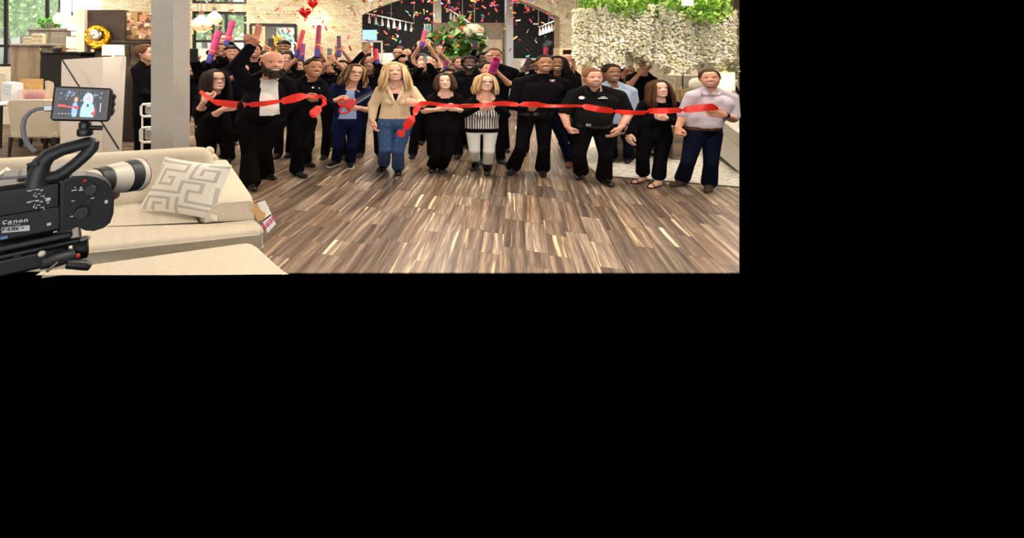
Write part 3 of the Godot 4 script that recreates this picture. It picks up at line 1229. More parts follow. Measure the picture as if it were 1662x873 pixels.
	# woman in black with a dark bob
	s = {"px": 721, "d": 6.6, "h": [722, 119, 144, -6, 2, -3], "sa": [701, 160, -0.02], "sb": [744, 160, -0.02], "hip": [720, 210], "bulk": 0.96, "bust": 1.0,
		"ea": [689, 180, 0.02], "wa": [708, 178, 0.26], "ha": ["grip", Vector3(1, 0.25, 0.1), Vector3(0, 1, 0.2), Vector3(0, 0, -1)],
		"eb": [753, 181, 0.02], "wb": [743, 178, 0.26], "hb": ["grip", Vector3(-1, 0.3, 0.1), Vector3(0, 1, 0.2), Vector3(0, 0, -1)],
		"ka": [709, 248, 0.03], "kb": [727, 249, 0.03], "fa": [703, 275, 698, 288], "fb": [718, 276, 717, 289], "cuff": 0.07, "leg": 1.05,
		"sleeve": "short", "cut": 0.8, "skin": lin(238, 192, 166), "hair": "bob", "haircol": lin(50, 36, 28), "tones": [lin(48, 34, 28), lin(66, 48, 38), lin(84, 62, 48)],
		"fall": 0.08, "spread": 0.0, "parting": 0.08,
		"m": {1: ["top", mats.black_knit], 2: ["trousers", mats.black_trouser], 3: ["shoes", mats.black_leather]},
		"cell": 0.012, "neckband": false, "hips": 1.0, "label": "woman with chin-length dark hair in short-sleeved black top and black trousers"}
	s["zone"] = func(p: Vector3, tg: int, mid: Vector3, hip: Vector3) -> int:
		if tg == 1 and p.y > mid.y + 0.01 and Vector2(p.x - mid.x, (p.y - mid.y - 0.075) * 1.3).length() < 0.085:
			return 0
		return tg
	person(s)
	# woman in the striped jumper
	s = {"px": 785, "d": 6.5, "h": [788, 120, 147, 2, 2, 2], "sa": [766, 166], "sb": [808, 166], "hip": [782, 208], "bulk": 1.02, "bust": 1.05, "hem": 214, "waist": 0.08,
		"ea": [754, 184, 0.02], "wa": [774, 176, 0.25], "ha": ["grip", Vector3(1, 0.1, 0.1), Vector3(0, 1, 0.2), Vector3(0, 0, -1)],
		"eb": [820, 186, 0.02], "wb": [806, 175, 0.27], "hb": ["grip", Vector3(-1, 0.1, 0.1), Vector3(0, 1, 0.2), Vector3(0, 0, -1)],
		"ka": [770, 243, 0.04], "kb": [793, 245, 0.05], "fa": [773, 272, 755, 288], "fb": [791, 279, 789, 298], "cuff": 0.052,
		"sleeve": "long", "skin": lin(232, 182, 154), "hair": "bob", "haircol": lin(176, 142, 96), "tones": [lin(190, 158, 108), lin(150, 116, 76), lin(208, 182, 136), lin(116, 86, 58)],
		"fall": 0.22, "spread": 0.16, "wave": 0.02, "glasses": true, "parting": 0.05, "brow": lin(110, 82, 60),
		"m": {1: ["jumper", mats.black_knit], 2: ["jeans", mats.pale_jeans], 3: ["boots", mats.black_leather], 4: ["striped_hem", mats.striped_knit]},
		"cell": 0.0105, "neckband": false, "hips": 1.0, "label": "blonde woman with glasses in black striped jumper, pale jeans and black boots"}
	s["zone"] = func(p: Vector3, tg: int, mid: Vector3, hip: Vector3) -> int:
		if tg == 1 and p.y > mid.y + 0.0 and Vector2(p.x - mid.x, (p.y - mid.y - 0.08) * 1.2).length() < 0.1:
			return 0
		if tg == 1 and p.y < mid.y - 0.1 and p.y > hip.y + 0.005:
			return 4
		if tg == 2 and p.y < 0.17:
			return 3
		return tg
	person(s)
	# tall man in a black roll-neck
	s = {"px": 875, "d": 6.5, "h": [884, 89, 116, -6, 0, -2], "sa": [842, 134], "sb": [916, 135, -0.03], "hip": [868, 190], "bulk": 1.2,
		"ea": [832, 172, 0.02], "wa": [852, 176, 0.26], "ha": ["grip", Vector3(1, 0.05, 0.1), Vector3(0, 1, 0.2), Vector3(0, 0, -1)],
		"eb": [926, 172, -0.04], "wb": [926, 173, 0.26], "hb": ["grip", Vector3(0.6, 0.1, 0.5), Vector3(0, 1, 0.1), Vector3(0, 0, -1)],
		"ka": [846, 240, 0.05], "kb": [883, 242, 0.03], "fa": [835, 279, 818, 292], "fb": [880, 281, 886, 298], "leg": 1.1, "cuff": 0.08, "arm": 1.1,
		"sleeve": "long", "skin": lin(170, 118, 88), "hair": "fade", "haircol": lin(28, 22, 20), "beard": 0.15, "smile": 1.2, "belt": true,
		"m": {1: ["roll_neck_jumper", mats.black_knit], 2: ["trousers", mats.black_trouser], 3: ["boots", mats.black_suede], 5: ["belt", mats.black_leather]},
		"label": "tall smiling man in black roll-neck jumper with a small chest badge"}
	s["zone"] = func(p: Vector3, tg: int, mid: Vector3, hip: Vector3) -> int:
		if tg == 0 and p.y > mid.y and p.y < mid.y + 0.15:
			return 1
		return tg
	person(s)
	badge(s, [897, 131, 0.15], 0.06, 0.03, "name_badge", mats.white_paint, "white framed name badge", 4)
	badge(s, [894, 131, 0.157], 0.026, 0.018, "name_badge", mats.badge_red, "", 4)
	badge(s, [900, 131, 0.157], 0.024, 0.018, "name_badge", mats.black_suit, "", 4)
	# man in a charcoal polo
	s = {"px": 963, "d": 6.15, "h": [962, 111, 141, 0, 0, 0], "sa": [931, 154, -0.02], "sb": [1005, 155, -0.02], "hip": [962, 209], "bulk": 1.2, "belly": 0.05,
		"ea": [915, 184, 0.0], "wa": [921, 205, 0.08], "ha": ["fist", Vector3(0.4, -1, 0.1)],
		"eb": [1019, 186, 0.0], "wb": [1008, 206, 0.14], "hb": ["rest", Vector3(-0.55, -1, 0.15), Vector3(-0.6, 0.3, 0.6), Vector3(-1, 0, -0.2)],
		"ka": [940, 250, 0.05], "kb": [983, 252, 0.05], "fa": [944, 286, 932, 300], "fb": [977, 296, 1012, 314], "leg": 1.1, "cuff": 0.075, "arm": 1.1, "belt": true, "hem": 203,
		"sleeve": "short", "cut": 0.85, "skin": lin(224, 166, 142), "hair": "short", "thick": 0.03, "haircol": lin(120, 78, 54), "beard": 0.7, "beardcol": lin(122, 74, 50), "brow": lin(130, 86, 62),
		"m": {1: ["polo_shirt", mats.charcoal_polo], 2: ["trousers", mats.black_trouser], 3: ["shoes", mats.black_leather], 5: ["belt", mats.black_leather]},
		"label": "man with ginger beard in charcoal polo with a round white badge"}
	person(s)
	badge(s, [944, 158.5, 0.14], 0.058, 0.045, "round_badge", mats.white_paint, "round white badge", -10, 0, true)
	badge(s, [978.5, 159.5, 0.14], 0.1, 0.012, "embroidery", mats.white_paint, "white embroidered chest lettering", 8)
	badge(s, [979, 157.5, 0.14], 0.05, 0.01, "embroidery", mats.white_paint, "", 8)
	badge(s, [955, 203, 0.22], 0.05, 0.035, "belt_buckle", mats.silver, "silver belt buckle")
	collar(s, 962, 142, mats.charcoal_polo)
	# woman in black with sandals
	s = {"px": 1066, "d": 6.2, "h": [1069, 130, 157, 2, 2, -4], "sa": [1045, 171], "sb": [1098, 172], "hip": [1062, 219], "bulk": 1.08, "bust": 1.1, "waist": 0.055,
		"ea": [1031, 200, -0.02], "wa": [1021, 216, 0.03], "ha": ["rest", Vector3(-0.1, -1, 0.15), Vector3(0.3, 0, 1), Vector3(1, 0, 0)],
		"eb": [1107, 203, 0.02], "wb": [1084, 194, 0.26], "hb": ["grip", Vector3(-1, 0.45, 0.1), Vector3(0, 1, 0.2), Vector3(0, 0, -1)],
		"ka": [1043, 256, 0.04], "kb": [1072, 258, 0.04], "fa": [1047, 293, 1016, 302], "fb": [1072, 300, 1041, 311], "leg": 1.16, "cuff": 0.07, "crop": true, "foot": 0,
		"sleeve": "long", "skin": lin(236, 184, 160), "hair": "long", "haircol": lin(62, 40, 30), "tones": [lin(56, 36, 28), lin(78, 50, 36), lin(96, 64, 46)],
		"fall": 0.6, "spread": 0.25, "wave": 0.02, "parting": 0.1,
		"m": {1: ["top", mats.black_knit], 2: ["cropped_trousers", mats.black_trouser]},
		"hips": 1.0, "label": "woman with long brown hair in black top, cropped trousers and strappy sandals"}
	person(s)
	sandals(s, [[1047, 293, 1016, 302], [1072, 300, 1041, 311]])
	m = M.new()
	m.wide = WIDE
	var wr: Vector3 = s.L.call([1081, 192.5, 0.28])
	m.lathe([Vector2(0.033, -0.008), Vector2(0.037, 0), Vector2(0.033, 0.008)], 14, turn(0, 0, 65, wr), false)
	put(m, "bracelet", mats.silver, s.root)
	# man in a lavender polo
	s = {"px": 1150, "d": 5.85, "h": [1152, 112, 142, -26, 3, -5], "sa": [1124, 156, 0.04], "sb": [1186, 159, -0.04], "hip": [1142, 213], "bulk": 1.16, "belly": 0.04, "waist": 0.075,
		"ea": [1109, 190, 0.0], "wa": [1101, 206, 0.08], "ha": ["fist", Vector3(-0.1, -1, 0.1)],
		"eb": [1189, 193, 0.0], "wb": [1178, 188, 0.26], "hb": ["flat", Vector3(-1, 0.3, 0.2), Vector3(0, 1, 0.2), Vector3(0, 0, -1)],
		"ka": [1117, 262, 0.05], "kb": [1154, 264, 0.05], "fa": [1112, 299, 1076, 307], "fb": [1152, 306, 1142, 325], "leg": 1.12, "cuff": 0.072, "arm": 1.1, "belt": true, "hem": 207,
		"sleeve": "short", "cut": 0.85, "skin": lin(214, 154, 124), "hair": "short", "haircol": lin(62, 46, 36), "thick": 0.035, "beard": 0.5, "beardcol": lin(96, 66, 48),
		"m": {1: ["polo_shirt", mats.lavender_polo], 2: ["trousers", mats.deep_navy], 3: ["desert_boots", mats.olive_suede], 5: ["belt", mats.brown_leather]},
		"label": "bearded man in pale lavender polo, navy trousers and olive suede shoes"}
	person(s)
	collar(s, 1152, 143, mats.lavender_polo)
	m = M.new()
	m.wide = WIDE
	m.lathe([Vector2(0.036, -0.013), Vector2(0.041, 0), Vector2(0.036, 0.013)], 14, turn(20, 0, 70, s.L.call([1178, 187.5, 0.27])), false)
	put(m, "watch", mats.black_plastic, s.root)

func collar(s: Dictionary, px: float, py: float, material: Material) -> void:
	var m := M.new()
	m.wide = WIDE
	for sg in [-1.0, 1.0]:
		var a: Vector3 = s.L.call([px + sg * 13, py - 3, 0.0])
		var b: Vector3 = s.L.call([px + sg * 9, py + 4, 0.11])
		var c: Vector3 = s.L.call([px + sg * 2, py + 9, 0.135])
		var e: Vector3 = s.L.call([px + sg * 11, py + 12, 0.125])
		var f := func(u: float, w: float) -> Vector3:
			var p: Vector3 = a.lerp(b, minf(u * 2, 1)).lerp(c, maxf(u * 2 - 1, 0)) if sg > 0 else a.lerp(b, minf(u * 2, 1)).lerp(c, maxf(u * 2 - 1, 0))
			return p.lerp(e, w * 0.75)
		m.sheet(6, 3, f, 0.008)
	put(m, "collar", material, s.root)

func shoe_soles(s: Dictionary, feet: Array) -> void:
	for f in feet:
		var a: Vector3 = ground(f[0], f[1]) - s.root.position
		var b: Vector3 = ground(f[2], f[3]) - s.root.position
		a.x /= WIDE
		b.x /= WIDE
		var dir := (b - a).normalized()
		b = a + dir * clampf((b - a).length(), 0.19, 0.27)
		var m := M.new()
		m.wide = WIDE
		m.tube([a + Vector3(0, 0.012, 0) - dir * 0.02, a + dir * 0.02 + Vector3(0, 0.012, 0), b - dir * 0.03 + Vector3(0, 0.012, 0), b + Vector3(0, 0.012, 0)], [0.028, 0.045, 0.045, 0.025], 10, 0.28)
		put(m, "white_sole", mats.white_paint, s.root)

func sandals(s: Dictionary, feet: Array) -> void:
	for f in feet:
		var a: Vector3 = ground(f[0], f[1]) - s.root.position
		var b: Vector3 = ground(f[2], f[3]) - s.root.position
		a.x /= WIDE
		b.x /= WIDE
		var dir := (b - a).normalized()
		b = a + dir * clampf((b - a).length(), 0.19, 0.27)
		var side := dir.cross(Vector3.UP)
		var m := M.new()
		m.wide = WIDE
		m.tube([a - dir * 0.02 + Vector3(0, 0.008, 0), a.lerp(b, 0.5) + Vector3(0, 0.008, 0), b + Vector3(0, 0.008, 0)], [0.03, 0.036, 0.03], 10, 0.22)
		for q in [0.82, 0.2]:
			var pts := []
			for w in 9:
				var an := PI * w / 8.0
				var hgt := 0.056 if q > 0.5 else 0.125
				pts.append(a.lerp(b, q - (0.0 if q > 0.5 else 0.02 * sin(an))) + side * cos(an) * 0.036 + Vector3(0, 0.012 + (hgt if q < 0.5 else hgt * sin(an)), 0) + (dir * sin(an) * 0.035 if q < 0.5 else Vector3.ZERO))
			m.tube(pts, 0.005, 5)
		put(m, "sandal", mats.black_leather, s.root)

# ------------------------------------------------------------------ the shell of the showroom
const WALL_D := 13.0
const WALL_SLOPE := 0.15
const TOP := 4.3

func wall_depth(px: float) -> float:
	return WALL_D / (1.0 - WALL_SLOPE * (px - CX) / F)

# place on the back wall in its own plane: x along it, y up
func on_wall(px: float, py: float) -> Vector2:
	var d := wall_depth(px)
	return Vector2((px - CX) * d / F * sqrt(1.0 + WALL_SLOPE * WALL_SLOPE), EYE - (py - CY) * d / F)

func wall_frame() -> Transform3D:
	return Transform3D(Basis(Vector3.UP, atan(WALL_SLOPE)), Vector3(0, 0, -WALL_D))

func floor_boards() -> void:
	var root := Node3D.new()
	root.name = "floor"
	add_child(root)
	struct(root, "grey-brown wood plank floor with pale streaks")
	var m := M.new()
	var poly := PackedVector2Array([Vector2(-3.9, 3.79), Vector2(3.24, 3.79), Vector2(12.75, 14.9), Vector2(12.75, 14.95), Vector2(-11.6, 14.95), Vector2(-11.6, 3.79)])
	m.prism(poly, 0.02, Transform3D(Basis(Vector3.RIGHT, -PI / 2), Vector3(0, -0.0195, 0)))
	put(m, "subfloor", wood("old_boards", [[0.1, rgb(62, 50, 44)], [0.45, rgb(98, 82, 70)], [0.8, rgb(150, 128, 106)]], 5, 1.2, 0.5, false), root)
	var img := wood_image(1024, 512, [[0.0, rgb(66, 52, 45)], [0.3, rgb(106, 89, 76)], [0.5, rgb(138, 119, 104)], [0.66, rgb(168, 148, 128)], [0.84, rgb(222, 200, 168)], [1.0, rgb(238, 220, 190)]], 3, 10.0, 0.42)
	var tex := ImageTexture.create_from_image(img)
	var tints := [Color(1, 1, 1), Color(0.86, 0.84, 0.83), Color(0.94, 0.9, 0.86), Color(0.76, 0.74, 0.74)]
	var wm := []
	for q in 4:
		var p := StandardMaterial3D.new()
		p.albedo_texture = tex
		p.albedo_color = tints[q]
		p.roughness = 0.42
		wm.append(p)
	# the boards run towards (835, 88) on the horizon
	var along := Vector3(235, 0, -700).normalized()
	var across := Vector3(along.z, 0, -along.x) * -1.0
	var rg := RandomNumberGenerator.new()
	rg.seed = 21
	var kinds := []
	for q in 28:
		var pm := M.new()
		var ln: float = [1.25, 1.0, 0.75, 0.5][q % 4]
		var wd := 0.205
		pm.box(move(0, 0, 0), Vector3(wd - 0.0035, 0.008, ln - 0.003), 0.0015)
		var u0 := rg.randf()
		var v0 := rg.randf()
		for k in pm.v.size():
			pm.uv[k] = Vector2(u0 + pm.v[k].z / 2.6, v0 + pm.v[k].x / 0.95)
		kinds.append([pm.mesh(), ln])
	var made := 0
	var basis := Basis(across, Vector3.UP, -along)
	var cand := []
	for row in range(-60, 70):
		var y := -2.0 + rg.randf() * 1.2
		while y < 15.0:
			var kd: Array = kinds[rg.randi() % kinds.size()]
			var mid: Vector3 = across * (row * 0.205) + along * (y + kd[1] * 0.5)
			cand.append([mid, kd, rg.randi() % 4])
			y += kd[1]
	var inside := []
	for c in cand:
		var mid: Vector3 = c[0]
		var good := true
		for e in [-0.5, 0.5]:
			for f in [-0.1025, 0.1025]:
				var p: Vector3 = mid + along * c[1][1] * e + across * f
				var d := -p.z
				if d < 3.70 or d > 14.7 or p.x > 0.8571 * d + 0.01 or p.x < -11.5:
					good = false
		if good:
			var d: float = -mid.z
			var px := CX + F * mid.x / d
			if px > 395 - (d - 3.7) * 20 and px < 1210:
				inside.append([d, c])
	inside.sort_custom(func(a, b): return a[0] < b[0])
	for q in mini(300, inside.size()):
		var c: Array = inside[q][1]
		var o := MeshInstance3D.new()
		o.mesh = c[1][0]
		o.material_override = wm[c[2]]
		o.name = "plank"
		o.transform = Transform3D(basis, c[0] + Vector3(0, -0.0045, 0))
		root.add_child(o, true)
	var rest := [M.new(), M.new(), M.new(), M.new()]
	for q in range(300, inside.size()):
		var c: Array = inside[q][1]
		var am: ArrayMesh = c[1][0]
		var arr := am.surface_get_arrays(0)
		var mm: M = rest[c[2]]
		var base := mm.v.size()
		mm.join({"v": arr[Mesh.ARRAY_VERTEX], "n": arr[Mesh.ARRAY_NORMAL], "i": arr[Mesh.ARRAY_INDEX]}, Transform3D(basis, c[0] + Vector3(0, -0.0045, 0)))
		var uvs: PackedVector2Array = arr[Mesh.ARRAY_TEX_UV]
		for k in uvs.size():
			mm.uv[base + k] = uvs[k]
	# boards cut to the edge of the floor
	for c in cand:
		var mid: Vector3 = c[0]
		var lo := 9.0
		var hi := -9.0
		var ring := PackedVector2Array()
		for e in [[-0.5, -1], [0.5, -1], [0.5, 1], [-0.5, 1]]:
			var p: Vector3 = mid + along * (c[1][1] * e[0] * 0.998) + across * (0.101 * e[1])
			ring.append(Vector2(p.x, -p.z))
			var v: float = minf(-p.z - 3.715, 0.8571 * -p.z - p.x)
			lo = minf(lo, v)
			hi = maxf(hi, v)
		if lo > -0.015 or hi < 0.0 or mid.x < -2.0 or mid.z < -14.0:
			continue
		for cut in Geometry2D.intersect_polygons(ring, PackedVector2Array([Vector2(-11.5, 3.715), Vector2(3.184, 3.715), Vector2(12.6, 14.7), Vector2(-11.5, 14.7)])):
			var mm: M = rest[c[2]]
			var base := mm.v.size()
			mm.prism(cut, 0.008, Transform3D(Basis(Vector3.RIGHT, -PI / 2), Vector3(0, -0.0045, 0)))
			for k in range(base, mm.v.size()):
				mm.uv[k] = Vector2(mid.x + mm.v[k].dot(along) / 2.6, mid.z + mm.v[k].dot(across) / 0.95)
	for q in 4:
		if rest[q].i.size():
			var o := put(rest[q], "plank", wm[q], root)
			o.set_meta("kind", "stuff")

func brick_wall() -> void:
	var root := Node3D.new()
	root.name = "wall_back"
	add_child(root)
	root.transform = wall_frame()
	struct(root, "cream brick wall with a wide arch")
	var mortar := mottled("mortar", [[0.2, rgb(150, 134, 108)], [0.8, rgb(182, 166, 138)]], 0.5, 0.95, 0.03, 8)
	var cream := mottled("cream_paint", [[0.2, rgb(222, 214, 200)], [0.8, rgb(230, 222, 208)]], 1.5, 0.8, 0.02, 9)
	var xa := on_wall(120, 0).x
	var xb := on_wall(165, 0).x
	var xw0 := on_wall(312, 0).x
	var xw1 := on_wall(400, 0).x
	var xr := on_wall(1200, 0).x
	var a0 := on_wall(588, 25)
	var a1 := on_wall(908, 28)
	var ys := (a0.y + a1.y) * 0.5
	var half := (a1.x - a0.x) * 0.5
	var cxa := (a0.x + a1.x) * 0.5
	var rise := 0.78
	var R := (half * half + rise * rise) / (2.0 * rise)
	var cya := ys + rise - R
	var ring := 0.36
	# bodies of the wall
	var m := M.new()
	m.box(move((xa + xb) * 0.5, TOP * 0.5, -0.15), Vector3(xb - xa, TOP, 0.3))
	put(m, "plaster", cream, root)
	m = M.new()
	m.box(move((xb + xw0) * 0.5, TOP * 0.5, -0.15), Vector3(xw0 - xb, TOP, 0.3))
	var l0 := on_wall(356, 19).y
	var l1 := on_wall(356, 6).y
	var sill := 0.9
	var u1 := on_wall(356, -30).y
	var wm := (xw0 + xw1) * 0.5
	m.box(move(wm, sill * 0.5, -0.15), Vector3(xw1 - xw0, sill, 0.3))
	m.box(move(wm, (l0 + l1) * 0.5, -0.15), Vector3(xw1 - xw0, l1 - l0, 0.3))
	m.box(move(wm, (u1 + TOP) * 0.5, -0.15), Vector3(xw1 - xw0, TOP - u1, 0.3))
	var poly := PackedVector2Array([Vector2(a0.x, 0), Vector2(xw1, 0), Vector2(xw1, TOP), Vector2(xr, TOP), Vector2(xr, 0), Vector2(a1.x, 0)])
	for q in 25:
		var an := acos(half / R) + (PI - 2.0 * acos(half / R)) * q / 24.0
		poly.append(Vector2(cxa + R * cos(an), cya + R * sin(an)))
	m.prism(poly, 0.3, move(0, 0, -0.15))
	put(m, "mortar", mortar, root)
	# bricks
	var tones := []
	for c in [rgb(226, 212, 184), rgb(218, 202, 170), rgb(232, 220, 196), rgb(206, 190, 158)]:
		tones.append(mottled("brick_%d" % tones.size(), [[0.25, c.darkened(0.06)], [0.75, c.lightened(0.05)]], 0.4, 0.92, 0.03, 20 + tones.size()))
	var rg := RandomNumberGenerator.new()
	rg.seed = 5
	var bl := 0.155
	var bh := 0.0625
	var list := []
	var band := [on_wall(430, 23).y, on_wall(430, 16.5).y]
	var row := 0
	var y := 0.6
	while y < 3.98:
		var shift := bl * 0.5 * (row % 2)
		var x := xb - shift
		while x < xr:
			var x0 := maxf(x, xb)
			var x1 := minf(x + bl, xr)
			var yc := y + bh * 0.5
			if x0 < xw0 and x1 > xw0: x1 = xw0
			if x0 < xw1 and x1 > xw1 and x0 > xw1 - bl: x0 = xw1
			var xc := (x0 + x1) * 0.5
			var ok := x1 - x0 > 0.02
			if xc > xw0 and xc < xw1 and (yc > sill and yc < u1): ok = false
			if xc > a0.x and xc < a1.x and yc < ys: ok = false
			if x0 < a0.x and x1 > a0.x and yc < ys: x1 = a0.x
			if x0 < a1.x and x1 > a1.x and yc < ys: x0 = a1.x
			if Vector2(xc - cxa, yc - cya).length() < R + ring and xc > a0.x - ring and xc < a1.x + ring and yc > ys - 0.02: ok = false
			if yc > band[0] and yc < band[1] and xc > xw1: ok = false
			# what the crowd, the column or the flowers hide is left as plain wall
			var dd := WALL_D + WALL_SLOPE * xc
			var px := CX + F * xc / sqrt(1.0 + WALL_SLOPE * WALL_SLOPE) / dd
			var py := CY + (EYE - yc) * F / dd
			if py > 110 and px < 1020: ok = false
			if px > 248 and px < 305: ok = false
			if px > 940 and px < 1025: ok = false
			if px >= 1025 and (py < 90 or py > 160): ok = false
			if ok:
				list.append([Transform3D(Basis.from_scale(Vector3(x1 - x0 - 0.009, bh - 0.009, 1)), Vector3((x0 + x1) * 0.5, yc, 0)), absf(px - 500) + absf(py - 45) * 3.0])
			x += bl
		y += bh
		row += 1
	# upright courses
	var x := xw1
	while x < xr:
		if (x > a1.x + 0.3 or x < a0.x - 0.32) and x < on_wall(945, 0).x:
			list.append([Transform3D(Basis.from_scale(Vector3(0.052, band[1] - band[0] - 0.01, 1)), Vector3(x + 0.03, (band[0] + band[1]) * 0.5, 0.002)), 400.0])
		x += 0.062
	x = xw0
	while x < xw1 - 0.03:
		list.append([Transform3D(Basis.from_scale(Vector3(0.05, l1 - l0 - 0.01, 1)), Vector3(x + 0.03, (l0 + l1) * 0.5, 0.002)), 50.0])
		x += 0.06
	# the two rings of the arch
	var an := acos(half / R)
	var step := 0.066 / R
	var q := an - 0.02
	while q < PI - an + 0.02:
		for w in 2:
			var rr := R + ring * (0.25 + 0.5 * w)
			list.append([Transform3D(Basis(Vector3(0, 0, 1), q - PI / 2) * Basis.from_scale(Vector3(0.057 * rr / R, ring * 0.5 - 0.01, 1)), Vector3(cxa + rr * cos(q), cya + rr * sin(q), 0.004)), 10.0 if w == 0 else 30.0])
		q += step
	list.sort_custom(func(a, b): return a[1] < b[1])
	var unit := M.new()
	unit.box(move(0, 0, 0.0), Vector3(1, 1, 0.016))
	var ub := unit.mesh()
	var dict := {"v": unit.v, "n": unit.n, "i": unit.i}
	var rest := []
	for k in 4:
		rest.append(M.new())
	for k in list.size():
		var tone := rg.randi() % 4
		if k < 300:
			var o := MeshInstance3D.new()
			o.mesh = ub
			o.material_override = tones[tone]
			o.name = "brick"
			o.transform = list[k][0]
			root.add_child(o, true)
		else:
			rest[tone].join(dict, list[k][0])
	for k in 4:
		put(rest[k], "brick", tones[k], root).set_meta("kind", "stuff")
	# the window beside the arch and the tall window at the far end
	window_unit("window_1", root, xw0, xw1, sill, l0, [0.0, 0.36, 0.5, 0.62, 1.0], [0.0, 0.36, 0.62, 1.0], "black-framed window in the brick wall behind white pendant lamps")
	window_unit("window_2", root, xw0, xw1, l1, u1, [0.0, 0.36, 0.62, 1.0], [0.0, 1.0], "black-framed clerestory window above the brick lintel")
	var wx0 := on_wall(-30, 0).x
	var wx1 := on_wall(98, 0).x
	window_unit("window_3", root, wx0, wx1, on_wall(40, 108).y, TOP - 0.2, [0.0, 0.2675, 0.82, 1.0], [0.0, 0.21, 1.0], "tall black-framed window with trees outside")
	m = M.new()
	m.box(move((wx0 + wx1) * 0.5, on_wall(40, 108).y * 0.5, -0.15), Vector3(wx1 - wx0, on_wall(40, 108).y, 0.3))
	m.box(move((wx0 + wx1) * 0.5, TOP - 0.1, -0.15), Vector3(wx1 - wx0, 0.2, 0.3))
	m.box(move(wx0 - 1.0, TOP * 0.5, -0.15), Vector3(2.0, TOP, 0.3))
	put(m, "plaster", cream, root)
	m = M.new()
	m.box(move((wx1 + xa) * 0.5, TOP * 0.5, -0.12), Vector3(xa - wx1, TOP, 0.24))
	put(m, "jamb", mat("pale_blue_paint", rgb(186, 200, 222), 0.7), root)

func window_unit(called: String, root: Node3D, x0: float, x1: float, y0: float, y1: float, us: Array, vs: Array, label: String) -> void:
	var o := Node3D.new()
	o.name = called
	add_child(o)
	o.transform = root.transform * move(0, 0, -0.1)
	struct(o, label)
	var black := mat("window_black", rgb(20, 22, 24), 0.4)
	for u in us:
		var m := M.new()
		m.box(move(lerpf(x0 + 0.04, x1 - 0.04, u), (y0 + y1) * 0.5, 0), Vector3(0.085, y1 - y0, 0.08), 0.006)
		put(m, "mullion", black, o)
	for v in vs:
		var m := M.new()
		m.box(move((x0 + x1) * 0.5, lerpf(y0 + 0.035, y1 - 0.035, v), 0), Vector3(x1 - x0, 0.07, 0.075), 0.006)
		put(m, "rail", black, o)
	var g := mat("window_glass", Color(0.9, 0.96, 1.0, 0.08), 0.03)
	g.transparency = BaseMaterial3D.TRANSPARENCY_ALPHA
	for a in us.size() - 1:
		var m := M.new()
		var xa := lerpf(x0 + 0.04, x1 - 0.04, us[a])
		var xb := lerpf(x0 + 0.04, x1 - 0.04, us[a + 1])
		m.box(move((xa + xb) * 0.5, (y0 + y1) * 0.5, 0), Vector3(xb - xa - 0.08, y1 - y0 - 0.1, 0.008))
		put(m, "pane", g, o)

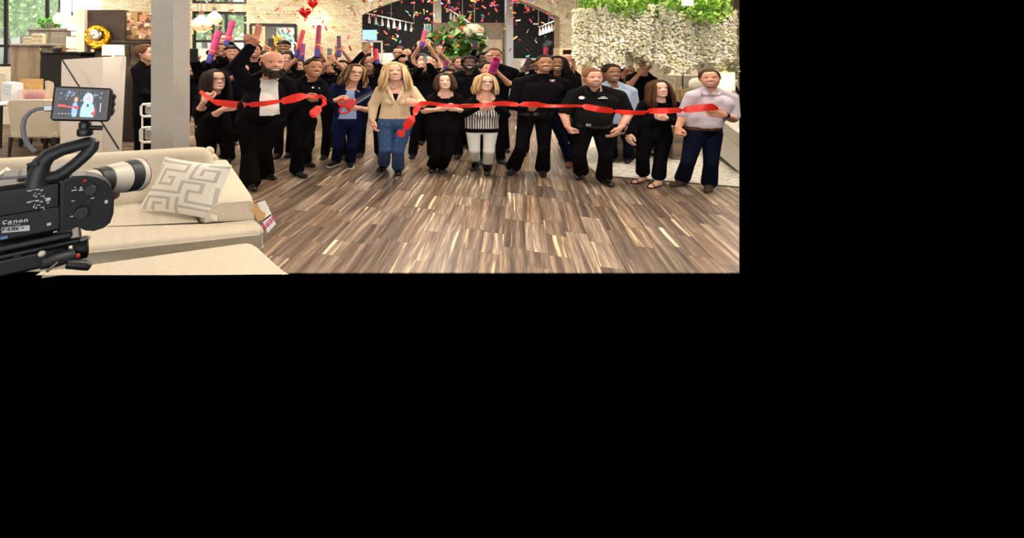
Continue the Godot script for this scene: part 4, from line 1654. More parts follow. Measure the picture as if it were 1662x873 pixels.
func shell() -> void:
	floor_boards()
	brick_wall()
	var white := mat("ceiling_white", rgb(214, 208, 198), 0.9)
	var m := M.new()
	m.box(move(0.6, TOP + 0.1, -4.9), Vector3(25, 0.2, 20.0))
	struct(put(m, "ceiling", white), "white showroom ceiling")
	m = M.new()
	m.box(move(-11.75, TOP * 0.5, -3.2), Vector3(0.3, TOP, 16.2))
	struct(put(m, "wall_left", mat("wall_paint", rgb(216, 208, 194), 0.85)), "plain painted side wall")
	m = M.new()
	m.box(move(0.6, 3.9, 4.95), Vector3(25, 0.8, 0.3))
	m.box(move(0.6, 0.2, 4.95), Vector3(25, 0.4, 0.3))
	m.box(move(-8.2, 2.0, 4.95), Vector3(7.4, 3.2, 0.3))
	m.box(move(9.4, 2.0, 4.95), Vector3(7.4, 3.2, 0.3))
	struct(put(m, "wall_front", mat("wall_paint", rgb(216, 208, 194), 0.85)), "painted wall around the added fill window behind the camera")
	var sf := Node3D.new()
	sf.name = "window_4"  # unseen window, added to carry the frontal fill
	add_child(sf)
	sf.position = Vector3(0.6, 0, 4.86)
	struct(sf, "wide unseen window added behind the camera for frontal fill")
	for q in 5:
		m = M.new()
		m.box(move(-5.0 + q * 2.5, 2.0, 0), Vector3(0.1, 3.2, 0.12), 0.006)
		put(m, "mullion", mats["window_black"], sf)
	for q in 4:
		m = M.new()
		m.box(move(-3.75 + q * 2.5, 2.0, 0.05), Vector3(2.4, 3.1, 0.02))
		put(m, "pane", glow("fill_pane", rgb(214, 226, 240), 0.8), sf)  # glowing panes belong to the added fill
	for z in [-2.4, -5.6, -8.6, -10.6]:
		for x in [-8.0, -3.4, 1.2, 5.4, 9.4]:
			if (x == -3.4 and z == -2.4) or (x == 9.4 and z > -8.0):
				continue
			var cp := thing("ceiling_panel_light", "square white panel light set in the showroom ceiling", "ceiling light", Vector3(x, TOP - 0.02, z), 0.0, "panel lights in the showroom ceiling")
			m = M.new()
			m.box(move(0, 0, 0), Vector3(1.3, 0.04, 1.3), 0.01)
			put(m, "frame", white, cp)
			m = M.new()
			m.box(move(0, -0.022, 0), Vector3(1.2, 0.006, 1.2))
			put(m, "diffuser", glow("panel_glow", rgb(255, 244, 226), 1.2), cp)
	# square column
	var o := Node3D.new()
	o.name = "column"
	add_child(o)
	tag(o, "square painted column between the chairs and the crowd", "column")
	var cb := 5.6
	m = M.new()
	var p0 := at(245, 230, cb)
	var p1 := at(281, 230, cb)
	var p2 := at(308, 230, cb + 0.5)
	var poly := PackedVector2Array([Vector2(p0.x, -p0.z), Vector2(p1.x, -p1.z), Vector2(p2.x, -p2.z), Vector2(p2.x - (p1.x - p0.x), -p2.z)])
	m.prism(poly, TOP, Transform3D(Basis(Vector3.RIGHT, -PI / 2), Vector3(0, TOP * 0.5, 0)))
	put(m, "shaft", mottled("column_paint", [[0.2, rgb(180, 178, 172)], [0.8, rgb(185, 183, 177)]], 0.8, 0.7, 0.03, 31), o)
	m = M.new()
	var mid := (p0 + p1) * 0.5
	m.box(move(mid.x + 0.02, 0.07, mid.z - 0.25), Vector3(0.46, 0.14, 0.62), 0.008)
	put(m, "plinth", white, o)

# the darker room beyond the arch
func back_room() -> void:
	var dark := mottled("charcoal_wall", [[0.2, rgb(34, 36, 42)], [0.8, rgb(44, 46, 52)]], 1.6, 0.8, 0.02, 33)
	var D := 19.0
	var wl := Node3D.new()
	wl.name = "wall_far"
	add_child(wl)
	struct(wl, "charcoal far wall with slanting battens")
	var m := M.new()
	var a := at(540, 60, D)
	var b := at(950, 60, D)
	m.box(move((a.x + b.x) * 0.5, 2.6, -D - 0.1), Vector3(b.x - a.x, 5.2, 0.2))
	put(m, "wall_panel", dark, wl)
	for q in 12:
		var x := 612.0 + q * 11.0
		m = M.new()
		var p := at(x, 86, D)
		var e := at(x + 44, 46, D)
		m.box(Transform3D(Basis(Vector3(0, 0, 1), (Vector2(e.x, e.y) - Vector2(p.x, p.y)).angle()), (p + e) * 0.5 + Vector3(0, 0, 0.012)), Vector3((e - p).length(), 0.03, 0.03), 0.004)
		put(m, "batten", mat("batten", rgb(58, 58, 64), 0.6), wl)
	for q in 9:
		var x := 826.0 + q * 9.0
		m = M.new()
		var p := at(x, 62, D)
		var e := at(x + 40, 100, D)
		m.box(Transform3D(Basis(Vector3(0, 0, 1), (Vector2(e.x, e.y) - Vector2(p.x, p.y)).angle()), (p + e) * 0.5 + Vector3(0, 0, 0.012)), Vector3((e - p).length(), 0.03, 0.03), 0.004)
		put(m, "batten", mat("batten", rgb(58, 58, 64), 0.6), wl)
	m = M.new()
	m.box(move((a.x + b.x) * 0.5, -0.06, -16.9), Vector3(b.x - a.x, 0.1, 4.4))
	struct(put(m, "floor_beyond", mat("carpet", rgb(96, 88, 80), 0.95)), "plain floor beyond the arch")
	m = M.new()
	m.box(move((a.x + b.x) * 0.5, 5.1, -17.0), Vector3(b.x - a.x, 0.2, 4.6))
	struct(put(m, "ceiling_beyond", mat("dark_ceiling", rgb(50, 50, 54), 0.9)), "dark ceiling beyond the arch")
	for sx in [a.x, b.x]:
		m = M.new()
		m.box(move(sx, 2.6, -17.0), Vector3(0.2, 5.2, 4.4))
		struct(put(m, "wall_side", dark), "dark side wall beyond the arch")
	# two posts
	m = M.new()
	var w := 11.0 * 16.5 / F
	var p := at(709.5, 20, 16.5)
	m.box(move(p.x, 2.5, p.z), Vector3(w, 5.0, 0.3), 0.01)
	tag(put(m, "post", mat("cream_post", rgb(226, 216, 196), 0.7)), "cream square post standing behind the partition", "post")
	m = M.new()
	p = at(826, 50, 15.6)
	m.box(move(p.x, 2.5, p.z), Vector3(0.24, 5.0, 0.24), 0.01)
	tag(put(m, "post", mat("white_post", rgb(210, 216, 226), 0.6)), "bluish white square post on the far side of the arch", "post")
	# beige partition with a panelled door leaning on it
	m = M.new()
	p = at(703, 37, 15.9)
	var p2 := at(821, 37, 15.9)
	m.box(move((p.x + p2.x) * 0.5, p.y * 0.5, p.z), Vector3(p2.x - p.x, p.y, 0.12), 0.01)
	tag(put(m, "partition", mottled("partition_paint", [[0.2, rgb(160, 146, 128)], [0.8, rgb(178, 164, 146)]], 1.0, 0.9, 0.02, 35)), "taupe free-standing partition behind the leafy plant", "partition")
	var dr := thing("panel_door", "cream carved panel propped against the taupe partition", "panel", Vector3(at(797, 90, 15.7).x, 0, -15.7))
	m = M.new()
	var dw := 36.0 * 15.7 / F
	var dh := at(797, 64, 15.7).y
	m.box(move(0, dh * 0.5, 0), Vector3(dw, dh, 0.06), 0.01)
	put(m, "slab", mat("cream_panel", rgb(218, 200, 178), 0.7), dr)
	for i in 3:
		for j in 4:
			m = M.new()
			m.box(move((i - 1) * dw * 0.29, dh - 0.2 - j * 0.36, 0.035), Vector3(dw * 0.24, 0.3, 0.03), 0.012)
			put(m, "raised_panel", mat("cream_panel", rgb(218, 200, 178), 0.7), dr)
	# screen and shelf on the left of the arch
	m = M.new()
	p = at(600, 57, 15.2)
	m.box(move(p.x, p.y, p.z), Vector3(0.52, 0.4, 0.06), 0.01)
	var tv := thing("wall_screen", "lit pale blue screen on top of a white shelf", "screen", p)
	var fr := M.new()
	fr.box(move(0, 0, 0), Vector3(0.54, 0.4, 0.06), 0.008)
	put(fr, "case", mats.black_plastic, tv)
	fr = M.new()
	fr.box(move(0, 0, 0.034), Vector3(0.5, 0.36, 0.004))
	put(fr, "display", glow("blue_screen", rgb(130, 180, 240), 1.4), tv)
	var sh := thing("open_shelf", "white open shelf frame under the blue screen", "shelf", Vector3(at(603, 80, 15.2).x, 0, -15.2))
	var white := mat("white_paint", rgb(236, 234, 230), 0.5)
	var y0 := at(600, 66, 15.2).y
	for q in [-0.36, 0.02, 0.36]:
		m = M.new()
		m.box(move(q, y0 * 0.5, 0), Vector3(0.06, y0, 0.3), 0.006)
		put(m, "upright", white, sh)
	for q in [0.0, 0.7, 1.3]:
		m = M.new()
		m.box(move(0, y0 - 0.03 - q, 0), Vector3(0.76, 0.05, 0.3), 0.006)
		put(m, "shelf_board", white, sh)
	m = M.new()
	p = at(599, 74, 15.2)
	m.box(p_at(p), Vector3(0.3, 0.26, 0.12), 0.02)
	tag(put(m, "basket", mat("straw", rgb(186, 150, 92), 0.9)), "straw-coloured basket in the white open shelf", "basket")
	# turquoise upright picture
	var tp := thing("tall_picture", "narrow turquoise picture beside the taupe partition", "picture", at(694, 57, 16.2))
	m = M.new()
	m.box(move(0, 0, 0), Vector3(0.26, 0.84, 0.05), 0.006)
	put(m, "frame", white, tp)
	m = M.new()
	m.box(move(0, 0, 0.028), Vector3(0.2, 0.78, 0.006))
	put(m, "print", mottled("turquoise_print", [[0.2, rgb(40, 150, 160)], [0.5, rgb(120, 214, 214)], [0.8, rgb(220, 244, 238)]], 0.5, 0.5, 0.02, 40), tp)
	# white beds in the far room
	for q in [[634, 660, 86, 17.5, "white made-up bed under the dark battens"], [868, 901, 95, 15.2, "white counter-height bed end behind the tall man"]]:
		var bd := thing("display_bed", q[4], "bed", Vector3(at(q[0], 90, q[3]).x, 0, -q[3]))
		m = M.new()
		var wd: float = (q[1] - q[0]) * 2.0 * q[3] / F
		var hg: float = at(0, q[2], q[3]).y
		m.box(move(0, hg - 0.35, 0), Vector3(wd, 0.7, 1.2), 0.09)
		put(m, "duvet", weave("white_linen", rgb(232, 230, 226), 0.9), bd)
		m = M.new()
		m.box(move(0, (hg - 0.7) * 0.5, 0), Vector3(wd * 0.96, hg - 0.7, 1.1), 0.02)
		put(m, "base", mat("bed_base", rgb(170, 160, 148), 0.9), bd)
	# rails of small spot lamps
	rail(at(594, 21, 15.4), at(672, 38, 17.0), 8, "left")
	rail(at(729, 15, 15.6), at(770, 41, 17.2), 8, "mid")
	rail(at(874, 44, 17.0), at(909, 30, 15.4), 7, "right")

func p_at(p: Vector3) -> Transform3D:
	return Transform3D(Basis.IDENTITY, p)

func rail(a: Vector3, b: Vector3, n: int, side: String) -> void:
	var lab: String = {"left": "white lamp rail hanging before the dark wall near the blue screen", "mid": "white lamp rail hanging above the leafy plant", "right": "white lamp rail hanging between the white post and the right pier"}[side]
	var o := thing("track_light", lab, "lamp rail", a)
	var white := mat("white_paint", rgb(236, 234, 230), 0.5)
	var m := M.new()
	var e := b - a
	m.tube([Vector3.ZERO, e], 0.022, 6)
	put(m, "rail", white, o)
	for q in n:
		var p := e * (q + 0.5) / n
		m = M.new()
		m.tube([p, p + Vector3(0, -0.1, 0)], 0.012, 6)
		m.lathe([Vector2(0.035, -0.34), Vector2(0.05, -0.34), Vector2(0.045, -0.2), Vector2(0.03, -0.12), Vector2(0.03, -0.1)], 10, p_at(p))
		put(m, "lamp_head", white, o)
	for q in 3:
		var p := e * (q * 0.5)
		m = M.new()
		m.tube([p, Vector3(p.x, 5.0 - a.y, p.z)], 0.006, 4)
		put(m, "cord", white, o)
	var l := OmniLight3D.new()
	l.name = "rail_light"
	l.light_color = Color(1, 0.95, 0.88)
	l.light_energy = 2.2
	l.light_size = 0.3
	l.omni_range = 30.0
	l.shadow_enabled = true
	l.position = e * 0.5 + Vector3(0, -0.5, 0.1)
	o.add_child(l)

func outdoors() -> void:
	var m := M.new()
	m.box(move(-20, -0.15, -31), Vector3(40, 0.2, 34))
	struct(put(m, "ground", mottled("paving", [[0.2, rgb(196, 198, 196)], [0.8, rgb(226, 226, 222)]], 3.0, 0.9, 0.02, 44)), "pale paving outside the windows")
	var leaf := mat("tree_leaf", Color(1, 1, 1), 0.7)
	leaf.vertex_color_use_as_albedo = true
	leaf.backlight_enabled = true
	leaf.backlight = Color(0.25, 0.35, 0.1)
	var bark := mat("bark", rgb(84, 70, 58), 0.9)
	var spots := [[10, 22.0, 7.0, 3.0], [60, 24.0, 7.5, 3.2], [35, 27.0, 9.0, 4.0], [95, 26.0, 8.0, 3.2], [120, 30.0, 9.0, 4.0], [330, 22.0, 6.5, 2.6], [372, 23.0, 7.0, 2.8], [400, 26.0, 8.0, 3.4], [300, 27.0, 8.0, 3.4], [-20, 25.0, 8.0, 3.4]]
	var names := ["broad", "slim", "tall", "dense", "loose", "rounded", "spreading", "bushy", "airy", "leaning"]
	for k in spots.size():
		var s: Array = spots[k]
		var g := at(s[0], CY + EYE * F / s[1], s[1])
		var t := thing("tree", "%s green tree outside the %s window" % [names[k], "far left" if s[0] < 200 else "brick wall"], "tree", Vector3(g.x, 0, g.z), 0.0, "trees outside the windows")
		var rg := RandomNumberGenerator.new()
		rg.seed = 60 + k
		m = M.new()
		m.tube([Vector3.ZERO, Vector3(0.1, s[2] * 0.3, 0), Vector3(-0.1, s[2] * 0.7, 0.1)], [0.22, 0.16, 0.06], 8)
		put(m, "trunk", bark, t)
		m = M.new()
		for q in 3400:
			var dir := Vector3(rg.randfn(), rg.randfn() * 1.1, rg.randfn()).normalized() * pow(rg.randf(), 0.4)
			var p: Vector3 = Vector3(dir.x * s[3], s[2] * 0.7 + dir.y * s[2] * 0.32, dir.z * s[3])
			m.col = lin(86, 140, 80).lerp(lin(176, 214, 150), rg.randf())
			var u := Vector3(rg.randfn(), rg.randfn(), rg.randfn()).normalized() * 0.13
			var w := u.cross(Vector3(rg.randfn(), rg.randfn(), rg.randfn())).normalized() * 0.085
			m.quad(p - u, p - w, p + u, p + w)
		put(m, "foliage", leaf, t).set_meta("kind", "stuff")
	# a pale building across the way
	var bd := thing("building", "pale building across the parking area outside", "building", Vector3(-14, 0, -42))
	m = M.new()
	m.box(move(0, 6, 0), Vector3(60, 12, 1.0))
	put(m, "wall", mat("pale_wall", rgb(222, 234, 238), 0.8), bd)
	for q in 14:
		m = M.new()
		m.box(move(-26 + q * 4.0, 5, 0.52), Vector3(2.2, 3.0, 0.08))
		put(m, "window", mat("blue_glass", rgb(70, 120, 150), 0.2), bd)

# ------------------------------------------------------------------ helpers for furniture
# the mesh is given in room coordinates, its thing stands at its own base
func putw(m: M, called: String, material: Material, parent: Node3D) -> MeshInstance3D:
	for k in m.v.size():
		m.v[k] -= parent.position
	return put(m, called, material, parent)

# a block whose front face spans the given pixels at depth d
func slab(px0: float, py0: float, px1: float, py1: float, d: float, th: float, r := 0.008, m: M = null) -> M:
	if m == null:
		m = M.new()
	var a := at(px0, py0, d)
	var b := at(px1, py1, d)
	m.box(move((a.x + b.x) * 0.5, (a.y + b.y) * 0.5, -d - th * 0.5), Vector3(b.x - a.x, a.y - b.y, th), r)
	return m

# the same, reaching from py0 down to the floor
func stand(px0: float, py0: float, px1: float, d: float, th: float, r := 0.008, lift := 0.0) -> M:
	var m := M.new()
	var a := at(px0, py0, d)
	var b := at(px1, py0, d)
	m.box(move((a.x + b.x) * 0.5, (a.y + lift) * 0.5, -d - th * 0.5), Vector3(b.x - a.x, a.y - lift, th), r)
	return m

func base_at(px: float, d: float) -> Vector3:
	return Vector3((px - CX) * d / F, 0, -d)

# a cushion over an outline (x, z): rounded above and below
func cushion(poly: PackedVector2Array, y0: float, y1: float, r: float, t: Transform3D, crown := 0.0) -> M:
	var m := M.new()
	if Geometry2D.is_polygon_clockwise(poly):
		poly.reverse()
	# finer outline with rounded corners
	var soft := PackedVector2Array()
	for k in poly.size():
		var p := poly[k]
		var a := poly[(k - 1 + poly.size()) % poly.size()]
		var b := poly[(k + 1) % poly.size()]
		var ra := minf(r * 1.6, minf(p.distance_to(a), p.distance_to(b)) * 0.45)
		var pa := p + (a - p).normalized() * ra
		var pb := p + (b - p).normalized() * ra
		for q in 5:
			var u := q / 4.0
			soft.append(pa.lerp(p, u).lerp(p.lerp(pb, u), u))
		var steps := int(p.distance_to(b) / 0.25)
		for q in range(1, steps):
			soft.append(p.lerp(b, float(q) / steps))
	var nrm := PackedVector2Array()
	for k in soft.size():
		var e := (soft[(k + 1) % soft.size()] - soft[(k - 1 + soft.size()) % soft.size()]).normalized()
		nrm.append(Vector2(-e.y, e.x))
	var rings := []
	for q in 15:
		var a := -PI / 2 + PI * q / 14.0
		var ins := r * (1.0 - cos(a))
		var y := (y0 + r if a < 0 else y1 - r) + r * sin(a)
		if q == 7:
			y = (y0 + y1) * 0.5
		var ring := PackedVector3Array()
		for k in soft.size():
			var p := soft[k] + nrm[k] * ins
			ring.append(t * Vector3(p.x, y, -p.y))
		rings.append(ring)
	m.loft(rings)
	return m

func herringbone() -> StandardMaterial3D:
	if mats.has("herringbone"):
		return mats["herringbone"]
	var img := Image.create(256, 256, false, Image.FORMAT_RGB8)
	var hgt := Image.create(256, 256, false, Image.FORMAT_L8)
	var nz := noise(77, 0.08, 2)
	for y in 256:
		for x in 256:
			var w := absf(fmod(x, 64.0) - 32.0)
			var s := fmod(y + w + 256.0, 8.0)
			var on := 1.0 if s < 4.0 else 0.0
			var k := 0.5 + 0.5 * nz.get_noise_2d(x, y)
			img.set_pixel(x, y, rgb(228, 217, 198).lerp(rgb(176, 162, 138), clampf(on * 0.8 + (k - 0.5) * 0.4, 0, 1)))
			hgt.set_pixel(x, y, Color(1 - on, 1 - on, 1 - on))
	hgt.bump_map_to_normal_map(2.0)
	var m := mat("herringbone", Color(1, 1, 1), 0.95)
	m.albedo_texture = ImageTexture.create_from_image(img)
	m.normal_enabled = true
	m.normal_texture = ImageTexture.create_from_image(hgt)
	m.normal_scale = 0.5
	m.uv1_triplanar = true
	m.uv1_scale = Vector3.ONE / 0.45
	return m

# the sofa is built only as far down as it is seen
func trim_low(m: M, t: Transform3D) -> M:
	for k in m.v.size():
		var w := t * m.v[k]
		m.v[k].y = maxf(m.v[k].y, EYE - 354.0 * -w.z / F + 0.004)
	return m

func sofa() -> void:
	var hb := herringbone()
	var s := thing("sofa", "cream herringbone sofa behind the camcorder", "sofa", Vector3(-0.826, 0, -3.40))
	s.transform.basis = Basis(Vector3(0.965, 0, -0.262), Vector3.UP, Vector3(0.479, 0, 0.878))
	var m := M.new()
	for q in 14:
		m.box(move(-3.375 + q * 0.25, 0.245, -0.74), Vector3(0.25, 0.19, 1.36), 0.001)
	put(trim_low(m, s.transform), "base", hb, s)
	var seat := PackedVector2Array([Vector2(-3.5, 0), Vector2(0.0, 0), Vector2(0.0, 0.27), Vector2(-0.44, 0.29), Vector2(-0.44, 1.1), Vector2(-3.5, 1.1)])
	var sc := put(trim_low(cushion(seat, 0.3, 0.5, 0.045, move(0, 0, 0)), s.transform), "seat_cushion", hb, s)
	for y in [0.345, 0.462]:
		m = M.new()
		m.tube([Vector3(-3.4, y, 0.0), Vector3(-1.5, y, 0.004), Vector3(-0.06, y, 0.0), Vector3(-0.012, y, -0.03), Vector3(0.0, y, -0.08), Vector3(0.0, y, -0.22)], 0.009, 6)
		put(trim_low(m, s.transform), "welt", hb, sc)
	# arm: a big soft roll along the side
	m = M.new()
	var rings := []
	for q in 9:
		var z := -1.46 + 1.19 * q / 8.0
		var top := lerpf(0.74, 0.665, q / 8.0)
		if q == 8:
			top -= 0.02
		var ins := 0.02 if q == 8 else 0.0
		var ring := PackedVector3Array()
		var poly := []
		for k in 7:
			var a := PI - (PI / 2) * k / 6.0
			poly.append(Vector2(-0.27 + cos(a) * (0.165 - ins), top - 0.2 + sin(a) * 0.2))
		for k in 6:
			var a := PI / 2 - (PI / 2) * k / 5.0
			poly.append(Vector2(-0.06 + cos(a) * (0.06 - ins), top - 0.06 + sin(a) * 0.06))
		poly.append(Vector2(0.0 - ins, 0.17))
		poly.append(Vector2(-0.435 + ins, 0.17))
		poly.reverse()
		for p in poly:
			ring.append(Vector3(p.x, p.y, z))
		rings.append(ring)
	m.loft(rings)
	var ar := put(m, "arm", hb, s)
	m = M.new()
	var wp := []
	for p in rings[8]:
		wp.append(p + Vector3(0, 0, -0.006))
	m.tube(wp.slice(2), 0.008, 6)
	put(m, "welt", hb, ar)
	# back
	m = M.new()
	m.box(move(-1.8, 0.46, -1.58), Vector3(3.4, 0.7, 0.3), 0.06)
	put(m, "back_frame", hb, s)
	var t := Transform3D(Basis(Vector3.RIGHT, deg_to_rad(-23)), Vector3(0, 0.47, -0.95))
	var bp := PackedVector2Array([Vector2(-3.5, 0.0), Vector2(-0.2, 0.0), Vector2(-0.2, 0.54), Vector2(-3.5, 0.52)])
	put(cushion(bp, -0.16, 0.16, 0.1, t * Transform3D(Basis(Vector3.RIGHT, PI / 2), Vector3(0, 0, -0.14))), "back_cushion", hb, s)
	m = M.new()
	m.ball(t * move(-0.23, 0.5, -0.14), Vector3(0.05, 0.05, 0.07), 10, 8)
	put(m, "cushion_corner", hb, s)
	for p in [Vector3(-0.25, 0.075, -1.2), Vector3(-3.3, 0.075, -1.3)]:
		m = M.new()
		m.box(move(p.x, p.y, p.z), Vector3(0.1, 0.15, 0.1), 0.01)
		put(m, "leg", mat("dark_leg", rgb(44, 32, 26), 0.5), s)
	# ottoman pushed up to the seat; only its upper part is in view
	var o := thing("ottoman", "cream herringbone ottoman pushed up to the sofa seat", "ottoman", Vector3(-1.2, 0, -2.95))
	var out := PackedVector2Array([Vector2(-2.1, 2.76), Vector2(-0.93, 3.19), Vector2(-0.885, 3.2), Vector2(-0.85, 3.185), Vector2(-0.56, 2.8), Vector2(-0.51, 2.725), Vector2(-1.2, 2.715), Vector2(-2.1, 2.715)])
	out.reverse()
	m = M.new()
	rings = []
	var cen := Vector2(-1.2, 2.9)
	for q in 7:
		var ring := PackedVector3Array()
		for p in out:
			var u := q / 6.0
			var ins := 0.05 * (1.0 - cos(u * PI / 2)) / 1.0
			var pp := p + (cen - p).normalized() * ins * (1.0 if p.y > 2.75 else 0.25)
			var low := EYE - 355.0 * p.y / F + 0.012
			var y := 0.44 + 0.05 * sin(u * PI / 2)
			if q == 0:
				y = low
			ring.append(Vector3(pp.x, minf(maxf(y, low), 0.49), -pp.y))
		rings.append(ring)
	m.loft(rings)
	putw(m, "cushion", hb, o)
	m = M.new()
	var wl := []
	for p in [Vector2(-2.1, 2.765), Vector2(-0.93, 3.195), Vector2(-0.885, 3.205), Vector2(-0.85, 3.19), Vector2(-0.56, 2.805)]:
		wl.append(Vector3(p.x, 0.452, -p.y))
	m.tube(wl, 0.008, 6)
	putw(m, "welt", hb, o)
	pillow()
	price_tag()

func pillow() -> void:
	# a maze of grey loops woven on white
	var img := Image.create(256, 256, false, Image.FORMAT_RGB8)
	img.fill(rgb(232, 224, 210))
	var g := rgb(178, 172, 160)
	var rg := RandomNumberGenerator.new()
	rg.seed = 3
	var lines := [[10, 20, 120, 20], [120, 20, 120, 60], [40, 60, 120, 60], [40, 60, 40, 130], [40, 130, 90, 130], [90, 95, 90, 130], [70, 95, 90, 95], [150, 10, 150, 90], [150, 90, 230, 90], [230, 40, 230, 90], [180, 40, 230, 40], [180, 40, 180, 65],
		[10, 165, 130, 165], [130, 110, 130, 165], [130, 110, 200, 110], [200, 110, 200, 150], [160, 150, 200, 150], [160, 150, 160, 200], [160, 200, 245, 200], [245, 120, 245, 200], [20, 195, 100, 195], [100, 195, 100, 240], [20, 195, 20, 250], [50, 222, 75, 222], [50, 222, 50, 250], [130, 225, 250, 225], [130, 190, 130, 250], [190, 15, 250, 15], [12, 45, 12, 140]]
	for l in lines:
		img.fill_rect(Rect2i(mini(l[0], l[2]) - 6, mini(l[1], l[3]) - 6, absi(l[2] - l[0]) + 12, absi(l[3] - l[1]) + 12), g)
	for y in 256:
		for x in 256:
			var c := img.get_pixel(x, y)
			img.set_pixel(x, y, c.lerp(rgb(240, 234, 222), rg.randf() * (0.35 if c.r < 0.8 else 0.1)))
	var pm := mat("maze_cloth", Color(1, 1, 1), 0.95)
	pm.albedo_texture = ImageTexture.create_from_image(img)
	for k in 2:
		var o: Node3D
		var c: Array
		if k == 0:
			o = thing("throw_pillow", "white throw pillow with grey maze pattern leaning on the sofa arm", "pillow", at(305, 345, 3.75))
			# corners: top left, top right, bottom right, bottom left
			c = [at(268, 254, 3.98), at(377, 268, 3.72), at(352, 359, 3.52), at(224, 339, 3.8)]
		else:
			o = thing("throw_pillow", "patterned throw pillow half hidden behind the camcorder", "pillow", at(0, 345, 3.6))
			c = [at(12, 270, 3.75), at(34, 283, 3.7), at(26, 345, 3.5), at(-60, 330, 3.5)]
		var nrm: Vector3 = ((c[1] - c[3]) as Vector3).cross(c[0] - c[2]).normalized()
		if nrm.z < 0:
			nrm = -nrm
		for side in [1.0, -1.0]:
			var f := func(u: float, w: float) -> Vector3:
				if side < 0:
					u = 1.0 - u
				var cu := 0.05 * (1.0 - pow(2.0 * u - 1.0, 2.0))
				var cw := 0.05 * (1.0 - pow(2.0 * w - 1.0, 2.0))
				var uu := lerpf(u, 0.5, cw * 1.3)
				var ww := lerpf(w, 0.5, cu * 1.3)
				var p: Vector3 = (c[3] as Vector3).lerp(c[2], uu).lerp((c[0] as Vector3).lerp(c[1], uu), ww)
				var th := 0.085 * pow(maxf(sin(PI * u) * sin(PI * w), 0.0), 0.55)
				return p + nrm * th * side
			var m := M.new()
			m.sheet(18, 18, f, 0.0)
			for q in m.uv.size():
				m.uv[q].y = 1.0 - m.uv[q].y
			putw(m, "front_panel" if side > 0 else "back_panel", pm, o)

func price_tag() -> void:
	var o := thing("price_tag", "white price tag in a clear sleeve hanging from the sofa arm", "price tag", at(428, 350, 3.42))
	var a := at(414, 330, 3.5)
	var b := at(430, 325, 3.5)
	var c := at(448, 363, 3.36)
	var d := at(434, 378, 3.34)
	var m := M.new()
	var f := func(u: float, w: float) -> Vector3: return d.lerp(c, u).lerp(a.lerp(b, u), w)
	m.sheet(2, 2, f, 0.003)
	putw(m, "card", mat("card_white", rgb(228, 226, 226), 0.6), o)
	m = M.new()
	var f2 := func(u: float, w: float) -> Vector3: return f.call(lerpf(0.02, 0.98, u), lerpf(0.36, 0.41, w)) + Vector3(0, 0.002, 0.003)
	m.sheet(1, 1, f2, 0.001)
	putw(m, "black_bar", mat("print_black", rgb(24, 22, 24), 0.6), o)
	m = M.new()
	var pts := [[411, 331], [418, 329], [420, 335], [424, 342], [431, 346], [430, 355], [425, 357], [418, 357], [415, 351], [413, 346], [407, 345], [407, 337], [410, 341], [412, 338]]
	var poly := PackedVector2Array()
	var org := at(418, 344, 3.36)
	for p in pts:
		var w := at(p[0], p[1], 3.36) - org
		poly.append(Vector2(w.x, w.y))
	m.prism(poly, 0.002, Transform3D(Basis.IDENTITY, org))
	putw(m, "amber_shape", mottled("amber_tone", [[0.2, rgb(206, 150, 88)], [0.8, rgb(232, 190, 132)]], 0.1, 0.5, 0.04, 51), o)  # flat amber shape laid over the card
	var tm := text("$698", 0.055, mat("magenta_print", rgb(190, 60, 110), 0.6), 0.002)
	tm.name = "price_print"
	var q: Vector3 = f.call(0.5, 0.2) + Vector3(0, 0.004, 0.006)
	var rx := (c - d).normalized()
	var ry := (a - d).normalized()
	var rz := rx.cross(ry).normalized()
	ry = rz.cross(rx)
	tm.transform = Transform3D(Basis(rx, ry, rz), q - o.position)
	o.add_child(tm)

func text(what: String, size: float, material: Material, depth := 0.004) -> MeshInstance3D:
	var t := TextMesh.new()
	t.text = what
	t.font_size = 32
	t.pixel_size = size / 32.0
	t.depth = depth
	var f := SystemFont.new()
	f.font_names = PackedStringArray(["Droid Sans"])
	f.font_weight = 700
	t.font = f
	var o := MeshInstance3D.new()
	o.mesh = t
	o.material_override = material
	return o

# ------------------------------------------------------------------ camcorder
var kf: Transform3D

# where the line of sight through a pixel meets a plane of the camcorder, z metres nearer than its axis
func K(px: float, py: float, z: float) -> Vector3:
	var inv := kf.affine_inverse()
	var a := inv * Vector3(0, EYE, 0)
	var b := inv * at(px, py, 2.0)
	return a.lerp(b, (z - a.z) / (b.z - a.z))

func kslab(px0: float, py0: float, px1: float, py1: float, z: float, th: float, r := 0.004, m: M = null) -> M:
	if m == null:
		m = M.new()
	var a := K(px0, (py0 + py1) * 0.5, z)
	var b := K(px1, (py0 + py1) * 0.5, z)
	var c := K((px0 + px1) * 0.5, py0, z)
	var e := K((px0 + px1) * 0.5, py1, z)
	m.box(move((a.x + b.x) * 0.5, (c.y + e.y) * 0.5, z - th * 0.5), Vector3(b.x - a.x, c.y - e.y, th), r)
	return m

